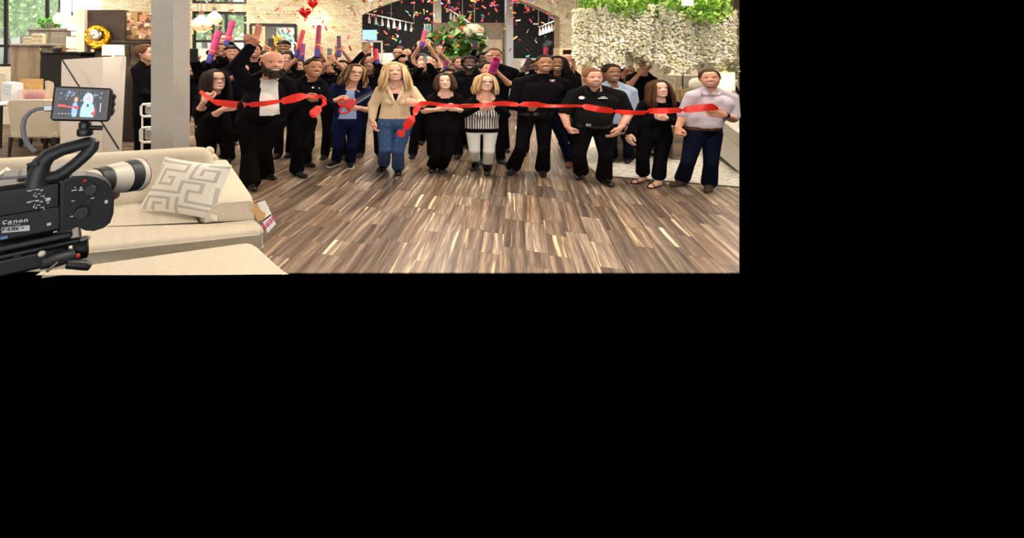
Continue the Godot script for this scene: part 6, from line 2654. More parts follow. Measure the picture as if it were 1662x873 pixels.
	m = slab(205, 93, 228, 104, 9.6, 0.1, 0.01)
	tag(put(m, "white_box", mats.white_paint), "white box behind the man left of the column", "box")
	# back of a roll-up banner, two faces, with its crossed rod
	o = thing("banner_stand", "white roll-up display seen from behind with a slanting black rod", "banner", base_at(150, 7.6))
	m = M.new()
	var f := func(uu: float, w: float) -> Vector3: return at(97, 257, 7.7).lerp(at(166, 265, 7.35), uu).lerp(at(100, 97, 7.7).lerp(at(167, 92.5, 7.35), uu), w) - o.position
	m.sheet(4, 4, f, 0.01)
	put(m, "wide_panel", mat("banner_white", rgb(222, 214, 206), 0.7), o)
	m = M.new()
	var f2 := func(uu: float, w: float) -> Vector3: return at(166, 265, 7.35).lerp(at(197, 253, 7.9), uu).lerp(at(167, 92.5, 7.35).lerp(at(205, 91, 7.9), uu), w) - o.position
	m.sheet(4, 4, f2, 0.01)
	put(m, "side_panel", mats["banner_white"], o)
	m = M.new()
	m.tube([at(101, 97, 7.3) - o.position, at(193, 242, 7.1) - o.position], 0.014, 8)
	put(m, "rod", mats.black_plastic, o)
	m = M.new()
	m.tube([at(206, 88, 7.85) - o.position, at(208, 104, 7.85) - o.position], 0.02, 8)
	put(m, "clamp", mats.black_plastic, o)
	# upholstered chairs and the table with bags
	var linen := weave("chair_linen", rgb(196, 186, 168), 0.95, 0.05)
	var leg := mat("chair_leg", rgb(30, 27, 26), 0.5)
	dining_chair(at(38, 200, 7.9), 30, 162, 98, 222, 7.9, linen, leg, "beige upholstered dining chair with its back to the sofa", -22)
	dining_chair(at(76, 160, 8.9), 70, 131, 84, 170, 8.9, linen, leg, "beige upholstered chair at the far side of the bag-covered table", 0)
	dining_chair(at(3, 150, 8.6), -22, 116, 9, 170, 8.6, linen, leg, "pale curved chair at the end of the table", -22)
	o = thing("dining_table", "white dining table covered with boxes and bags", "table", base_at(40, 8.3))
	var ty := at(40, 166, 8.3).y
	m = M.new()
	m.box(move(0, ty - 0.02, -0.2), Vector3(1.1, 0.04, 0.8), 0.01)
	put(m, "top", mats.white_paint, o)
	for q in [[-0.48, 0.1], [0.48, 0.1], [-0.48, -0.5], [0.48, -0.5]]:
		m = M.new()
		m.box(move(q[0], (ty - 0.04) * 0.5, q[1]), Vector3(0.06, ty - 0.04, 0.06), 0.006)
		put(m, "leg", leg, o)
	o = thing("paper_carton", "tilted white paper carton on the table", "box", at(20, 163, 8.2))
	m = M.new()
	var ct := turn(-20, 0, -5, Vector3(0, 0.17, 0))
	m.box(ct, Vector3(0.28, 0.34, 0.2), 0.005)
	put(m, "carton", mat("paper_blue_white", rgb(218, 224, 232), 0.7), o)
	for q in 3:
		m = M.new()
		m.box(ct * move(0.01, 0.1 - q * 0.07, 0.102), Vector3(0.2, 0.012, 0.004))
		put(m, "printed_line", mat("print_grey", rgb(170, 176, 188), 0.7), o)
	o = thing("cardboard_box", "open tan cardboard box on the table", "box", at(51, 162, 8.35))
	m = slab(33, 128, 70, 148, 8.6, 0.01, 0.002)
	putw(m, "flap", mat("cardboard", rgb(192, 154, 100), 0.9), o)
	m = slab(34, 147, 70, 165, 8.4, 0.2, 0.004)
	putw(m, "body", mats["cardboard"], o)
	for k in 2:
		var bp := at([47, 64][k], 166, 8.15)
		o = thing("gift_bag", ["clear gift bag with red tissue", "clear gift bag with looped paper handle beside the far chair"][k], "bag", bp)
		m = M.new()
		m.prism(PackedVector2Array([Vector2(-0.15, 0), Vector2(0.15, 0), Vector2(0.17, 0.24), Vector2(-0.17, 0.24)]), 0.1, Transform3D.IDENTITY)
		var cl := mat("clear_bag", Color(0.92, 0.82, 0.84, 0.35), 0.15)
		cl.transparency = BaseMaterial3D.TRANSPARENCY_ALPHA
		put(m, "bag", cl, o)
		m = M.new()
		m.tube([Vector3(-0.07, 0.23, 0.05), Vector3(-0.06, 0.31, 0.05), Vector3(0, 0.33, 0.05), Vector3(0.06, 0.31, 0.05), Vector3(0.07, 0.23, 0.05)], 0.006, 6)
		put(m, "handle", mat("paper_handle", rgb(206, 180, 150), 0.8), o)
		m = M.new()
		m.ball(move(0, 0.1, 0), Vector3(0.1, 0.07, 0.035), 8, 6)
		put(m, "tissue", mat("tissue_red", rgb(190, 60, 70), 0.8), o)
	# white stools beside the column
	for q in [[229, 168, 262, 189, 6.6, "pale grey upholstered stool with a white frame, upper one beside the column"], [228, 206, 262, 231, 6.3, "pale grey upholstered stool with a white frame, lower one beside the column"]]:
		o = thing("stool", q[5], "stool", at((q[0] + q[2]) * 0.5, q[3], q[4]))
		m = slab(q[0] + 5, q[1] + 3, q[2], q[3] - 2, q[4], 0.3, 0.03)
		putw(m, "cushion", weave("stool_grey", rgb(168, 168, 166), 0.95), o)
		m = M.new()
		var d: float = q[4]
		m.tube([at(q[2], q[1], d - 0.02), at(q[0] + 3, q[1] + 1.5, d - 0.02), at(q[0], q[1] + 5, d - 0.02), at(q[0], q[3] - 3, d - 0.02), at(q[0] + 4, q[3], d - 0.02), at(q[2], q[3] - 1, d - 0.02)], 0.02, 8)
		putw(m, "frame", mats.white_paint, o)
		for lx in [q[0] + 2, q[2] - 2]:
			m = M.new()
			var b := at(lx, q[3], d - 0.02)
			m.tube([b, Vector3(b.x, 0, b.z)], 0.014, 8)
			putw(m, "leg", mats.white_paint, o)

func dining_chair(p: Vector3, px0: float, py0: float, px1: float, py1: float, d: float, cloth: Material, leg: Material, label: String, shift: float) -> void:
	var o := thing("dining_chair", label, "chair", Vector3(p.x, 0, p.z))
	var a := at(px0 + shift, py0, d)
	var b := at(px1 + shift * 0.3, py1, d)
	var w := b.x - a.x
	var cx := (a.x + b.x) * 0.5 - o.position.x
	var m := M.new()
	var f := func(u: float, v: float) -> Vector3:
		var x := (u - 0.5) * 2.0
		var top := a.y - 0.05 * pow(absf(x), 4.0)
		return Vector3(cx + x * w * 0.5 * (0.96 + 0.04 * v), lerpf(b.y, top, v), 0.04 - 0.1 * x * x - 0.05 * (1.0 - v))
	m.sheet(14, 6, f, 0.07)
	put(m, "backrest", cloth, o)
	m = M.new()
	m.box(move(cx, b.y + 0.02, -0.3), Vector3(w * 0.92, 0.14, 0.5), 0.04)
	put(m, "seat", cloth, o)
	for q in [[-0.42, 0.0], [0.42, 0.0], [-0.42, -0.48], [0.42, -0.48]]:
		m = M.new()
		m.tube([Vector3(cx + q[0] * w, b.y - 0.02, q[1] - 0.04), Vector3(cx + q[0] * w * 1.04, 0, q[1] - 0.02)], [0.035, 0.022], 8)
		put(m, "leg", leg, o)

# ------------------------------------------------------------------ things on and before the brick wall
func wall_things() -> void:
	var m: M
	# hanging white pendants before the window
	pendant(327, 22, 52, 33, 9.6, "wide milk-glass pendant hanging before the brick wall window", 2, 0.22)
	pendant(348, 16, 39, 25, 10.2, "smaller milk-glass pendant above the wide one", 2, 0.22)
	table_lamp(324, 79, 346, 101, 10.5, 130, "white-shaded lamp behind the man with the confetti cannon", 0.6)
	var o := thing("console_table", "dark console table carrying a white-shaded lamp", "table", base_at(335, 10.5))
	putw(slab(315, 130, 365, 134, 10.3, 0.4, 0.01), "top", mats["dark_wood"], o)
	for x in [318, 362]:
		m = stand(x - 2, 134, x + 2, 10.4, 0.2)
		putw(m, "leg", mats["dark_wood"], o)
	# framed mirror on the brick wall
	var t := wall_frame()
	var a := on_wall(407, 40)
	var b := on_wall(480, 86)
	o = thing("framed_mirror", "black-framed mirror with gilt art and a window painted in as reflections, on the brick wall", "mirror", t * Vector3((a.x + b.x) * 0.5, (a.y + b.y) * 0.5, 0.02), rad_to_deg(atan(WALL_SLOPE)))
	var w := b.x - a.x
	var h := a.y - b.y
	for q in [[0, h * 0.5, w, 0.05], [0, -h * 0.5, w, 0.05], [-w * 0.5, 0, 0.05, h], [w * 0.5, 0, 0.05, h]]:
		m = M.new()
		m.box(move(q[0], q[1], 0.01), Vector3(q[2] + 0.02, q[3] + 0.02, 0.05), 0.006)
		put(m, "frame_bar", mats.black_plastic, o)
	m = M.new()
	m.box(move(0, 0, 0.0), Vector3(w, h, 0.02))
	put(m, "glass", mat("grey_glass", rgb(96, 94, 88), 0.15, 0.3), o)
	m = M.new()
	m.box(move(-w * 0.32, 0.02, 0.014), Vector3(w * 0.28, h * 0.84, 0.012))
	put(m, "gilt_art", mottled("gilt_art", [[0.2, rgb(150, 110, 60)], [0.5, rgb(222, 200, 160)], [0.8, rgb(240, 230, 210)]], 0.4, 0.6, 0.03, 81), o)
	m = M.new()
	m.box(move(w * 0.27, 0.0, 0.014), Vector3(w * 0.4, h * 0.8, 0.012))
	put(m, "painted_window_reflection", mottled("painted_window_reflection", [[0.25, rgb(60, 120, 116)], [0.5, rgb(170, 206, 204)], [0.75, rgb(232, 238, 236)]], 0.6, 0.5, 0.015, 82), o)  # window reflection painted on a thin panel over the glass
	# sunflower-yellow flowers and a white jug in front of the mirror
	o = thing("flower_vase", "yellow flowers in a dark vase before the framed mirror", "flowers", at(452, 100, 11.3))
	m = M.new()
	m.lathe([Vector2(0.08, 0), Vector2(0.12, 0.12), Vector2(0.06, 0.3), Vector2(0.07, 0.34)], 14, Transform3D.IDENTITY)
	put(m, "vase", mats.black_plastic, o)
	var rg := RandomNumberGenerator.new()
	rg.seed = 91
	m = M.new()
	leaves(m, rg, 160, Vector3(0.13, 0.24, 0.1), 0.12, lin(230, 180, 30), lin(250, 220, 90), 0.5)
	for k in m.v.size():
		m.v[k] += Vector3(-0.02, 0.45, 0)
	put(m, "blossom", leaf_mat(), o).set_meta("kind", "stuff")
	m = M.new()
	leaves(m, rg, 60, Vector3(0.12, 0.18, 0.1), 0.13, lin(40, 90, 36), lin(80, 130, 60), 0.5)
	for k in m.v.size():
		m.v[k] += Vector3(0.06, 0.38, 0)
	put(m, "foliage", leaf_mat(), o).set_meta("kind", "stuff")
	o = thing("white_jug", "white jug with a loop handle beside the mirror", "jug", at(478, 88, 11.3))
	m = M.new()
	var ring := []
	for q in 13:
		var an := TAU * q / 12
		ring.append(Vector3(cos(an) * 0.065, 0.17 + sin(an) * 0.14, 0))
	m.tube(ring, 0.024, 8)
	put(m, "body", mats.white_paint, o)
	m = M.new()
	m.lathe([Vector2(0.05, 0), Vector2(0.055, 0.02), Vector2(0.03, 0.05)], 14, Transform3D.IDENTITY)
	put(m, "foot", mats.white_paint, o)
	var sb := stand(440, 101, 490, 11.4, 0.4)
	tag(put(sb, "sideboard", mats["dark_wood"]), "dark sideboard under the framed mirror", "cabinet")
	# glowing sconce
	var sp := t * Vector3(on_wall(517, 36).x, on_wall(517, 36).y, 0.16)
	o = thing("wall_sconce", "glowing globe wall lamp on the brick wall", "wall lamp", sp)
	m = M.new()
	m.ball(Transform3D.IDENTITY, Vector3(0.085, 0.085, 0.085), 18, 12)
	put(m, "globe", glow("globe_glow", rgb(255, 240, 214), 3.0), o)
	m = M.new()
	m.tube([Vector3(0, -0.08, 0), Vector3(0, -0.14, -0.02), Vector3(0, -0.14, -0.15)], 0.014, 8)
	m.lathe([Vector2(0.05, 0), Vector2(0.05, 0.02)], 16, Transform3D(Basis(Vector3.RIGHT, PI / 2), Vector3(0, -0.14, -0.16)))
	put(m, "bracket", mats.black_plastic, o)
	var l := OmniLight3D.new()
	l.name = "lamp_light"
	l.light_color = Color(1, 0.9, 0.72)
	l.light_energy = 0.6
	l.light_size = 0.085
	l.omni_range = 20.0
	l.shadow_enabled = true
	o.add_child(l)
	# leafy fig tree with white flowers
	o = thing("fig_plant", "large leafy fig plant with white flowers before the taupe partition", "plant", base_at(748, 11.0))
	m = M.new()
	m.tube([Vector3.ZERO, Vector3(0.05, 0.9, 0), Vector3(-0.03, 1.7, 0.02), Vector3(0.05, 2.3, 0)], [0.05, 0.04, 0.03, 0.015], 8)
	put(m, "stem", mat("bark", rgb(84, 70, 58), 0.9), o)
	m = M.new()
	m.lathe([Vector2(0.2, 0), Vector2(0.26, 0.4), Vector2(0.24, 0.42)], 18, Transform3D.IDENTITY)
	put(m, "pot", mats.white_paint, o)
	var gl := leaf_mat()
	for c in [[740, 45, 16, 7], [722, 62, 22, 10], [742, 66, 26, 12], [775, 62, 14, 8], [730, 80, 24, 12], [752, 84, 24, 10], [745, 98, 18, 8], [712, 66, 12, 6]]:
		var q := at(c[0], c[1], 11.0) - o.position
		for k in int(c[3] * 2.5):
			m = M.new()
			var dir := Vector3(rg.randfn(), rg.randfn() * 0.7, rg.randfn() * 0.7)
			leaf_at(m, rg, q + dir * Vector3(c[2] * 0.006, 0.06, 0.1), rg.randf_range(0.24, 0.36), 0.9, lin(34, 70, 34).lerp(lin(104, 142, 70), rg.randf()), dir.normalized())
			put(m, "leaf", gl, o)
	m = M.new()
	for q in 420:
		var dir := Vector3(rg.randfn(), rg.randfn(), rg.randfn()).normalized()
		m.col = lin(246, 238, 222).lerp(lin(232, 214, 176), rg.randf())
		var c := at(768, 50, 10.9) - o.position + dir * Vector3(0.27, 0.17, 0.15)
		var uu := dir.cross(Vector3.UP).normalized() * 0.035
		var ww := dir.cross(uu).normalized() * 0.035
		m.quad(c - uu, c - ww + dir * 0.012, c + uu, c + ww + dir * 0.012)
	put(m, "blossom", gl, o).set_meta("kind", "stuff")

# ------------------------------------------------------------------ right side: rug, seats, shelf, flowers
func right_side() -> void:
	var m: M
	# rug
	var rug := mottled("rug_pile", [[0.15, rgb(158, 148, 138)], [0.45, rgb(206, 198, 186)], [0.8, rgb(228, 222, 212)]], 0.9, 1.0, 0.035, 95)
	var rm := rug
	rm.uv1_scale = Vector3(0.7, 1.0, 3.2)
	var poly := PackedVector2Array()
	for p in [[972, 285], [1199.5, 303.5], [1199.5, 231], [903, 204], [905, 230]]:
		var g := ground(p[0], p[1])
		poly.append(Vector2(g.x, -g.z))
	var o := thing("rug", "pale distressed rug under the people on the right", "rug", ground(1080, 270))
	m = M.new()
	m.prism(poly, 0.012, Transform3D(Basis(Vector3.RIGHT, -PI / 2), Vector3(0, 0.0075, 0)))
	putw(m, "pile", rug, o)
	m = M.new()
	var e0 := ground(972, 286)
	var e1 := ground(1199.5, 304.5)
	m.tube([e0 + Vector3(0, 0.006, 0), e1 + Vector3(0, 0.006, 0)], 0.008, 6)
	putw(m, "binding", mat("rug_binding", rgb(70, 58, 50), 0.9), o)
	# coffee table of grey-brown wood
	var tw := wood("table_wood", [[0.1, rgb(78, 64, 50)], [0.5, rgb(112, 96, 78)], [0.9, rgb(150, 132, 110)]], 97, 0.9, 0.6, false)
	o = thing("coffee_table", "grey-brown wooden coffee table on the rug behind the people", "table", base_at(1055, 7.7))
	putw(slab(990, 206, 1118, 214, 7.6, 0.9, 0.012), "top", tw, o)
	for q in [[996, 1020], [1092, 1112]]:
		putw(stand(q[0], 214, q[1], 7.62, 0.5, 0.012, 0.014), "slab_leg", tw, o)
	putw(slab(1020, 244, 1092, 249, 7.75, 0.3, 0.008), "stretcher", tw, o)
	# white sofa at the edge of the rug
	var lin_ := weave("white_sofa", rgb(214, 208, 196), 0.95, 0.04)
	o = thing("white_sofa", "white sofa at the edge of the pale rug", "sofa", base_at(1185, 7.2))
	for q in [[1176, 199, 0.18, "seat_cushion", 218], [1170, 219, 0.1, "border", 232], [1169, 232, 0.06, "base", 253]]:
		m = M.new()
		var d0 := 7.6
		var a := at(q[0], q[1], d0)
		var c := at(q[0], q[4], d0)
		var x1 := 0.857 * 6.55
		m.prism(PackedVector2Array([Vector2(a.x, 7.6), Vector2(x1, 6.55), Vector2(x1 + 0.42, 7.04), Vector2(x1 + 0.42, 7.05), Vector2(0.857 * 8.2, 8.2), Vector2(a.x + 0.25, 8.2)]), a.y - c.y, Transform3D(Basis(Vector3.RIGHT, -PI / 2), Vector3(0, (a.y + c.y) * 0.5, 0)))
		putw(m, q[3], lin_, o)
	m = M.new()
	m.prism(PackedVector2Array([Vector2(at(1172, 200, 7.6).x, 7.7), Vector2(0.857 * 6.75, 6.75), Vector2(0.857 * 6.78, 6.79), Vector2(at(1172, 200, 7.6).x + 0.2, 7.8)]), 0.05, Transform3D(Basis(Vector3.RIGHT, -PI / 2), Vector3(0, 0.04, 0)))
	putw(m, "plinth", mats["dark_wood"], o)
	# shelf unit of pale wood
	var pw := wood("pale_wood", [[0.1, rgb(180, 150, 118)], [0.5, rgb(206, 180, 148)], [0.9, rgb(222, 200, 172)]], 98, 1.0)
	o = thing("shelf_unit", "pale wood shelf unit with dark back, behind the bald man", "shelf", base_at(930, 11.6))
	for q in [[908, 914], [937, 944]]:
		putw(stand(q[0], 78, q[1], 11.6, 0.4), "upright", pw, o)
	for y in [78, 94, 122, 150]:
		putw(slab(914, y, 937, y + 3, 11.62, 0.36, 0.006), "shelf_board", pw, o)
	putw(stand(914, 80, 937, 11.95, 0.03), "back_panel", mat("shelf_dark", rgb(72, 62, 54), 0.8), o)
	m = slab(944, 70, 985, 190, 11.9, 0.05, 0.01)
	o = thing("shelf_unit", "second pale wood shelf unit hidden by the hanging flowers", "shelf", base_at(1000, 11.9))
	for q in [[960, 965], [1000, 1006], [1024, 1032]]:
		putw(stand(q[0], 78, q[1], 11.9, 0.3), "upright", pw, o)
	putw(stand(965, 80, 1024, 12.2, 0.03), "back_panel", mat("shelf_dark", rgb(72, 62, 54), 0.8), o)
	for y in [78, 110, 140]:
		putw(slab(965, y, 1024, y + 3, 11.92, 0.28, 0.006), "shelf_board", pw, o)
	# leaning canvases, floor lamp, pampas
	o = thing("canvas_panel", "grey-taupe leaning canvas against the brick wall", "picture", at(1109, 148, 11.2))
	putw(slab(1098, 121, 1119, 148, 11.2, 0.04, 0.006), "canvas", mottled("taupe_canvas", [[0.2, rgb(132, 122, 104)], [0.8, rgb(154, 144, 124)]], 0.6, 0.9, 0.03, 99), o)
	o = thing("cushion_stack", "pale cushion propped beside the leaning canvas", "pillow", at(1130, 148, 11.0))
	m = M.new()
	m.ball(p_at(at(1130, 137, 11.0) - o.position), Vector3(0.2, 0.17, 0.07), 14, 10)
	put(m, "cushion", weave("pale_cushion", rgb(206, 198, 184), 0.95), o)
	o = thing("bench", "low bench holding the canvas and cushion by the brick wall", "bench", base_at(1120, 11.0))
	putw(slab(1090, 148, 1160, 152, 10.9, 0.5, 0.01), "seat", mats["dark_wood"], o)
	for x in [1094, 1156]:
		putw(stand(x - 2, 152, x + 2, 11.0, 0.3), "leg", mats["dark_wood"], o)
	o = thing("floor_lamp", "black floor lamp with a white drum shade behind the woman in sandals", "floor lamp", base_at(1108, 10.2))
	m = M.new()
	m.tube([Vector3.ZERO, Vector3(0, at(0, 118, 10.2).y, 0)], 0.016, 8)
	put(m, "pole", mats.black_plastic, o)
	m = M.new()
	m.lathe([Vector2(0.16, 0), Vector2(0.16, 0.025), Vector2(0.02, 0.04)], 18, Transform3D.IDENTITY)
	put(m, "base", mats.black_plastic, o)
	m = M.new()
	m.lathe([Vector2(0.29, at(0, 122, 10.2).y), Vector2(0.26, at(0, 109, 10.2).y)], 24, Transform3D.IDENTITY, false)
	put(m, "shade", mat("lamp_shade", rgb(240, 230, 210), 0.8), o)
	o = thing("pampas_grass", "bundle of dried pampas grass in a glass jar", "dried grass", at(1103, 172, 8.6))
	var rg := RandomNumberGenerator.new()
	rg.seed = 101
	m = M.new()
	for q in 90:
		m.col = lin(214, 184, 128).lerp(lin(240, 220, 176), rg.randf())
		var b := Vector3(rg.randfn() * 0.05, 0, rg.randfn() * 0.04)
		var e := Vector3(rg.randfn() * 0.09, rg.randf_range(0.24, 0.4), rg.randfn() * 0.05)
		m.tube([b, b.lerp(e, 0.6), e], [0.006, 0.009, 0.003], 5)
	var gm := mat("dry_grass", Color(1, 1, 1), 0.9)
	gm.vertex_color_use_as_albedo = true
	put(m, "stalks", gm, o).set_meta("kind", "stuff")
	m = M.new()
	m.lathe([Vector2(0.1, -0.2), Vector2(0.13, -0.1), Vector2(0.09, 0.04), Vector2(0.1, 0.06)], 16, Transform3D.IDENTITY)
	put(m, "jar", mat("jar_cream", rgb(220, 208, 186), 0.5), o)
	o = thing("console_table", "console table holding the pampas jar and the tall flower vase", "table", base_at(1140, 8.6))
	putw(slab(1085, 188, 1192, 192, 8.3, 0.6, 0.01), "top", tw, o)
	for x in [1090, 1186]:
		putw(stand(x - 2, 192, x + 2, 8.45, 0.3, 0.006, 0.014), "leg", tw, o)
	table_lamp(1168, 117, 1190, 146, 8.4, 188, "tall lamp with a cream drum shade behind the lavender polo", 0.7)
	o = thing("flower_vase", "tall vase of white and dark-leaved flowers behind the lavender polo", "flowers", at(1160, 188, 8.7))
	m = M.new()
	m.lathe([Vector2(0.09, 0), Vector2(0.13, 0.25), Vector2(0.06, 0.55), Vector2(0.08, 0.62)], 16, Transform3D.IDENTITY)
	put(m, "vase", mat("jar_cream", rgb(220, 208, 186), 0.5), o)
	m = M.new()
	for c in [[1151, 109, 70, 0.1], [1172, 112, 90, 0.14], [1186, 112, 50, 0.12], [1160, 116, 40, 0.1]]:
		var q := at(c[0], c[1], 8.6) - o.position
		var sub := M.new()
		leaves(sub, rg, c[2], Vector3(c[3] * 1.3, c[3], c[3]), 0.07, lin(236, 232, 222), lin(206, 200, 180), 0.7)
		m.join({"v": sub.v, "n": sub.n, "i": sub.i}, p_at(q))
		for k in sub.v.size():
			m.c[m.c.size() - sub.v.size() + k] = sub.c[k]
	put(m, "blossom", leaf_mat(), o).set_meta("kind", "stuff")
	m = M.new()
	for c in [[1148, 104, 16, 0.08], [1178, 114, 50, 0.14], [1188, 118, 24, 0.1], [1186, 104, 14, 0.08]]:
		var q := at(c[0], c[1], 8.58) - o.position
		var sub := M.new()
		leaves(sub, rg, c[2], Vector3(c[3] * 1.3, c[3], c[3]), 0.08, lin(30, 34, 22), lin(110, 130, 60), 0.7)
		m.join({"v": sub.v, "n": sub.n, "i": sub.i}, p_at(q))
		for k in sub.v.size():
			m.c[m.c.size() - sub.v.size() + k] = sub.c[k]
	put(m, "foliage", leaf_mat(), o).set_meta("kind", "stuff")
	o = thing("armchair", "pale armchair with a black sloping frame at the end of the console", "chair", base_at(1192, 9.2))
	putw(slab(1188, 130, 1199, 160, 9.2, 0.3, 0.02), "back", lin_, o)
	putw(slab(1186, 160, 1199, 176, 9.0, 0.4, 0.02), "seat", lin_, o)
	m = M.new()
	m.tube([at(1189, 133, 8.9), at(1199, 152, 8.9)], 0.03, 8)
	putw(m, "arm_bar", mats.black_plastic, o)
	for x in [1188.5, 1197.5]:
		m = M.new()
		var b := at(x, 174, 9.1)
		m.tube([b, Vector3(b.x, 0, b.z)], 0.018, 8)
		putw(m, "leg", mats.black_plastic, o)
	hanging_flowers()

# white wisteria strings under a canopy of leaves
func hanging_flowers() -> void:
	var petal := mat("petal", Color(1, 1, 1), 0.75)
	petal.vertex_color_use_as_albedo = true
	petal.backlight_enabled = true
	petal.backlight = Color(0.3, 0.29, 0.24)
	var gl := leaf_mat()
	var rg := RandomNumberGenerator.new()
	rg.seed = 131
	var kinds := []
	for k in 5:
		var m := M.new()
		m.col = lin(150, 160, 110)
		m.tube([Vector3.ZERO, Vector3(0.01, -0.5, 0), Vector3(0, -1.0, 0)], 0.004, 4)
		for q in 420:
			var y := -rg.randf()
			var a := rg.randf() * TAU
			var r := (0.035 + 0.035 * rg.randf()) * (0.6 + 0.4 * absf(sin(y * 9.0 + k)))
			var dir := Vector3(cos(a), rg.randf_range(-0.5, 0.2), sin(a))
			var c := Vector3(0, y, 0) + dir * r
			m.col = [lin(252, 247, 230), lin(250, 240, 204), lin(246, 236, 200), lin(254, 252, 246)][rg.randi() % 4]
			var u := dir.cross(Vector3.UP).normalized() * 0.026
			var w := (dir.cross(u).normalized() + dir * 0.4) * 0.017
			m.quad(c - u, c - w, c + u * 0.9 + dir * 0.012, c + w + dir * 0.012)
		kinds.append(m.mesh())
	var labels := ["string of white hanging wisteria blossoms in the front curtain", "string of cream hanging wisteria blossoms in the middle curtain", "string of cream hanging wisteria blossoms in the rear curtain"]
	for row in 3:
		var d: float = [7.3, 7.9, 8.6][row]
		var n := 31
		for k in n:
			var px := 934.0 + 258.0 * (k + rg.randf_range(-0.3, 0.3) + 0.33 * row) / n
			var top: float = rg.randf_range(4, 26) if row > 0 else rg.randf_range(2, 34)
			var bot: float = rg.randf_range(96, 122) - 7.0 * row + (6.0 if px > 1080 else 0.0)
			if px < 960:
				top = 14.0
				bot = rg.randf_range(74, 108)
			if px > 1010 and px < 1060 and row == 0:
				bot -= 14
			if px > 1130 and row == 0:
				bot = rg.randf_range(92, 104)
			var p := at(minf(px, 1190), top, d)
			var o := thing("flower_string", labels[row], "flower string", p, rg.randf() * 360.0, "hanging wisteria strings of the %s curtain" % ["front", "middle", "rear"][row])
			var mi := MeshInstance3D.new()
			mi.mesh = kinds[rg.randi() % 5]
			mi.material_override = petal
			mi.name = "blossom"
			mi.set_meta("kind", "stuff")
			mi.scale = Vector3(1.15, (bot - top) * d / F, 1.15)
			o.add_child(mi)
			var m := M.new()
			m.tube([Vector3.ZERO, Vector3(0, 3.25 - p.y, 0)], 0.004, 4)
			put(m, "cord", mat("cord_green", rgb(90, 110, 60), 0.8), o)
	# the leafy canopy
	var lk := []
	for k in 4:
		var m := M.new()
		leaves(m, rg, 150, Vector3(0.3, 0.13, 0.22), 0.105, lin(84, 140, 30), lin(186, 226, 92), 0.55)
		lk.append(m.mesh())
	for k in 34:
		var px := 958.0 + 222.0 * float(k % 17) / 16.0 + rg.randf_range(-5, 5)
		var py := rg.randf_range(-6, 8) if k < 17 else rg.randf_range(6, 30)
		var d := rg.randf_range(6.9, 8.4)
		var p := at(clampf(px, 966, 1152), py, d)
		var o := thing("leaf_spray", "spray of bright green leaves in the canopy above the white flowers", "leaves", p, rg.randf() * 360.0, "leaf sprays of the flower canopy")
		var mi := MeshInstance3D.new()
		mi.mesh = lk[k % 4]
		mi.material_override = gl
		mi.name = "foliage"
		mi.set_meta("kind", "stuff")
		o.add_child(mi)
		var m := M.new()
		m.tube([Vector3(-0.25, 0, 0), Vector3(0, 0.05, 0), Vector3(0.25, 0, 0.05)], 0.008, 5)
		put(m, "stem", mat("cord_green", rgb(90, 110, 60), 0.8), o)
	# what it all hangs from
	var o := thing("canopy_frame", "hanging wooden frame that carries the flowers", "frame", Vector3(4.6, 3.25, -7.8))
	for z in [-0.6, 0.0, 0.7]:
		var m := M.new()
		m.box(move(0.1, 0.0, z), Vector3(3.4, 0.05, 0.05), 0.005)
		put(m, "beam", mat("cord_green", rgb(90, 110, 60), 0.8), o)
	for q in [-1.5, 1.6]:
		var m := M.new()
		m.tube([Vector3(q, 0, 0), Vector3(q, TOP - 3.25, 0)], 0.01, 6)
		put(m, "cable", mats.silver, o)
	o = thing("hanging_sign", "small white sign hung in the leaf canopy", "sign", at(1115.5, 0, 6.6))
	var m := slab(1106.5, -14, 1126, 9.5, 6.6, 0.01, 0.002)
	putw(m, "card", mat("sign_white", rgb(226, 226, 234), 0.5), o)
	for q in 4:
		m = slab(1109.5 + q * 4.0, 0, 1110.6 + q * 4.0, 7, 6.594, 0.004, 0.0)
		putw(m, "printed_line", mat("sign_line", rgb(196, 196, 206), 0.6), o)

# ------------------------------------------------------------------ ribbon, scissors, balloons, confetti
func ribbon(path: Array, label: String) -> void:
	var red := mat("ribbon_red", rgb(230, 48, 34), 0.34)
	var mid: Array = path[path.size() / 2]
	var o := thing("ribbon", label, "ribbon", at(mid[0], mid[1], mid[3]))
	var n := path.size() - 1
	var f := func(u: float, w: float) -> Vector3:
		var t := u * n
		var k := mini(int(t), n - 1)
		var fr := t - k
		var a: Array = path[k]
		var b: Array = path[k + 1]
		var px := lerpf(a[0], b[0], fr)
		var py := lerpf(a[1], b[1], fr)
		var hw := lerpf(a[2], b[2], fr)
		var d := lerpf(a[3], b[3], fr)
		var pa: Array = path[maxi(k - (1 if fr < 0.5 else 0), 0)]
		var pb: Array = path[mini(k + (2 if fr >= 0.5 else 1), n)]
		var dir := Vector2(pb[0] - pa[0], pb[1] - pa[1]).normalized()
		var nn := Vector2(-dir.y, dir.x)
		var s := w * 2.0 - 1.0
		return at(px + nn.x * hw * s * -1.0, py - absf(nn.y) * 0.0 + nn.y * hw * s * -1.0, d - 0.012 * sin(px * 0.11) * s) - o.position
	var m := M.new()
	m.sheet(n * 4, 3, f, 0.004)
	put(m, "band", red, o)

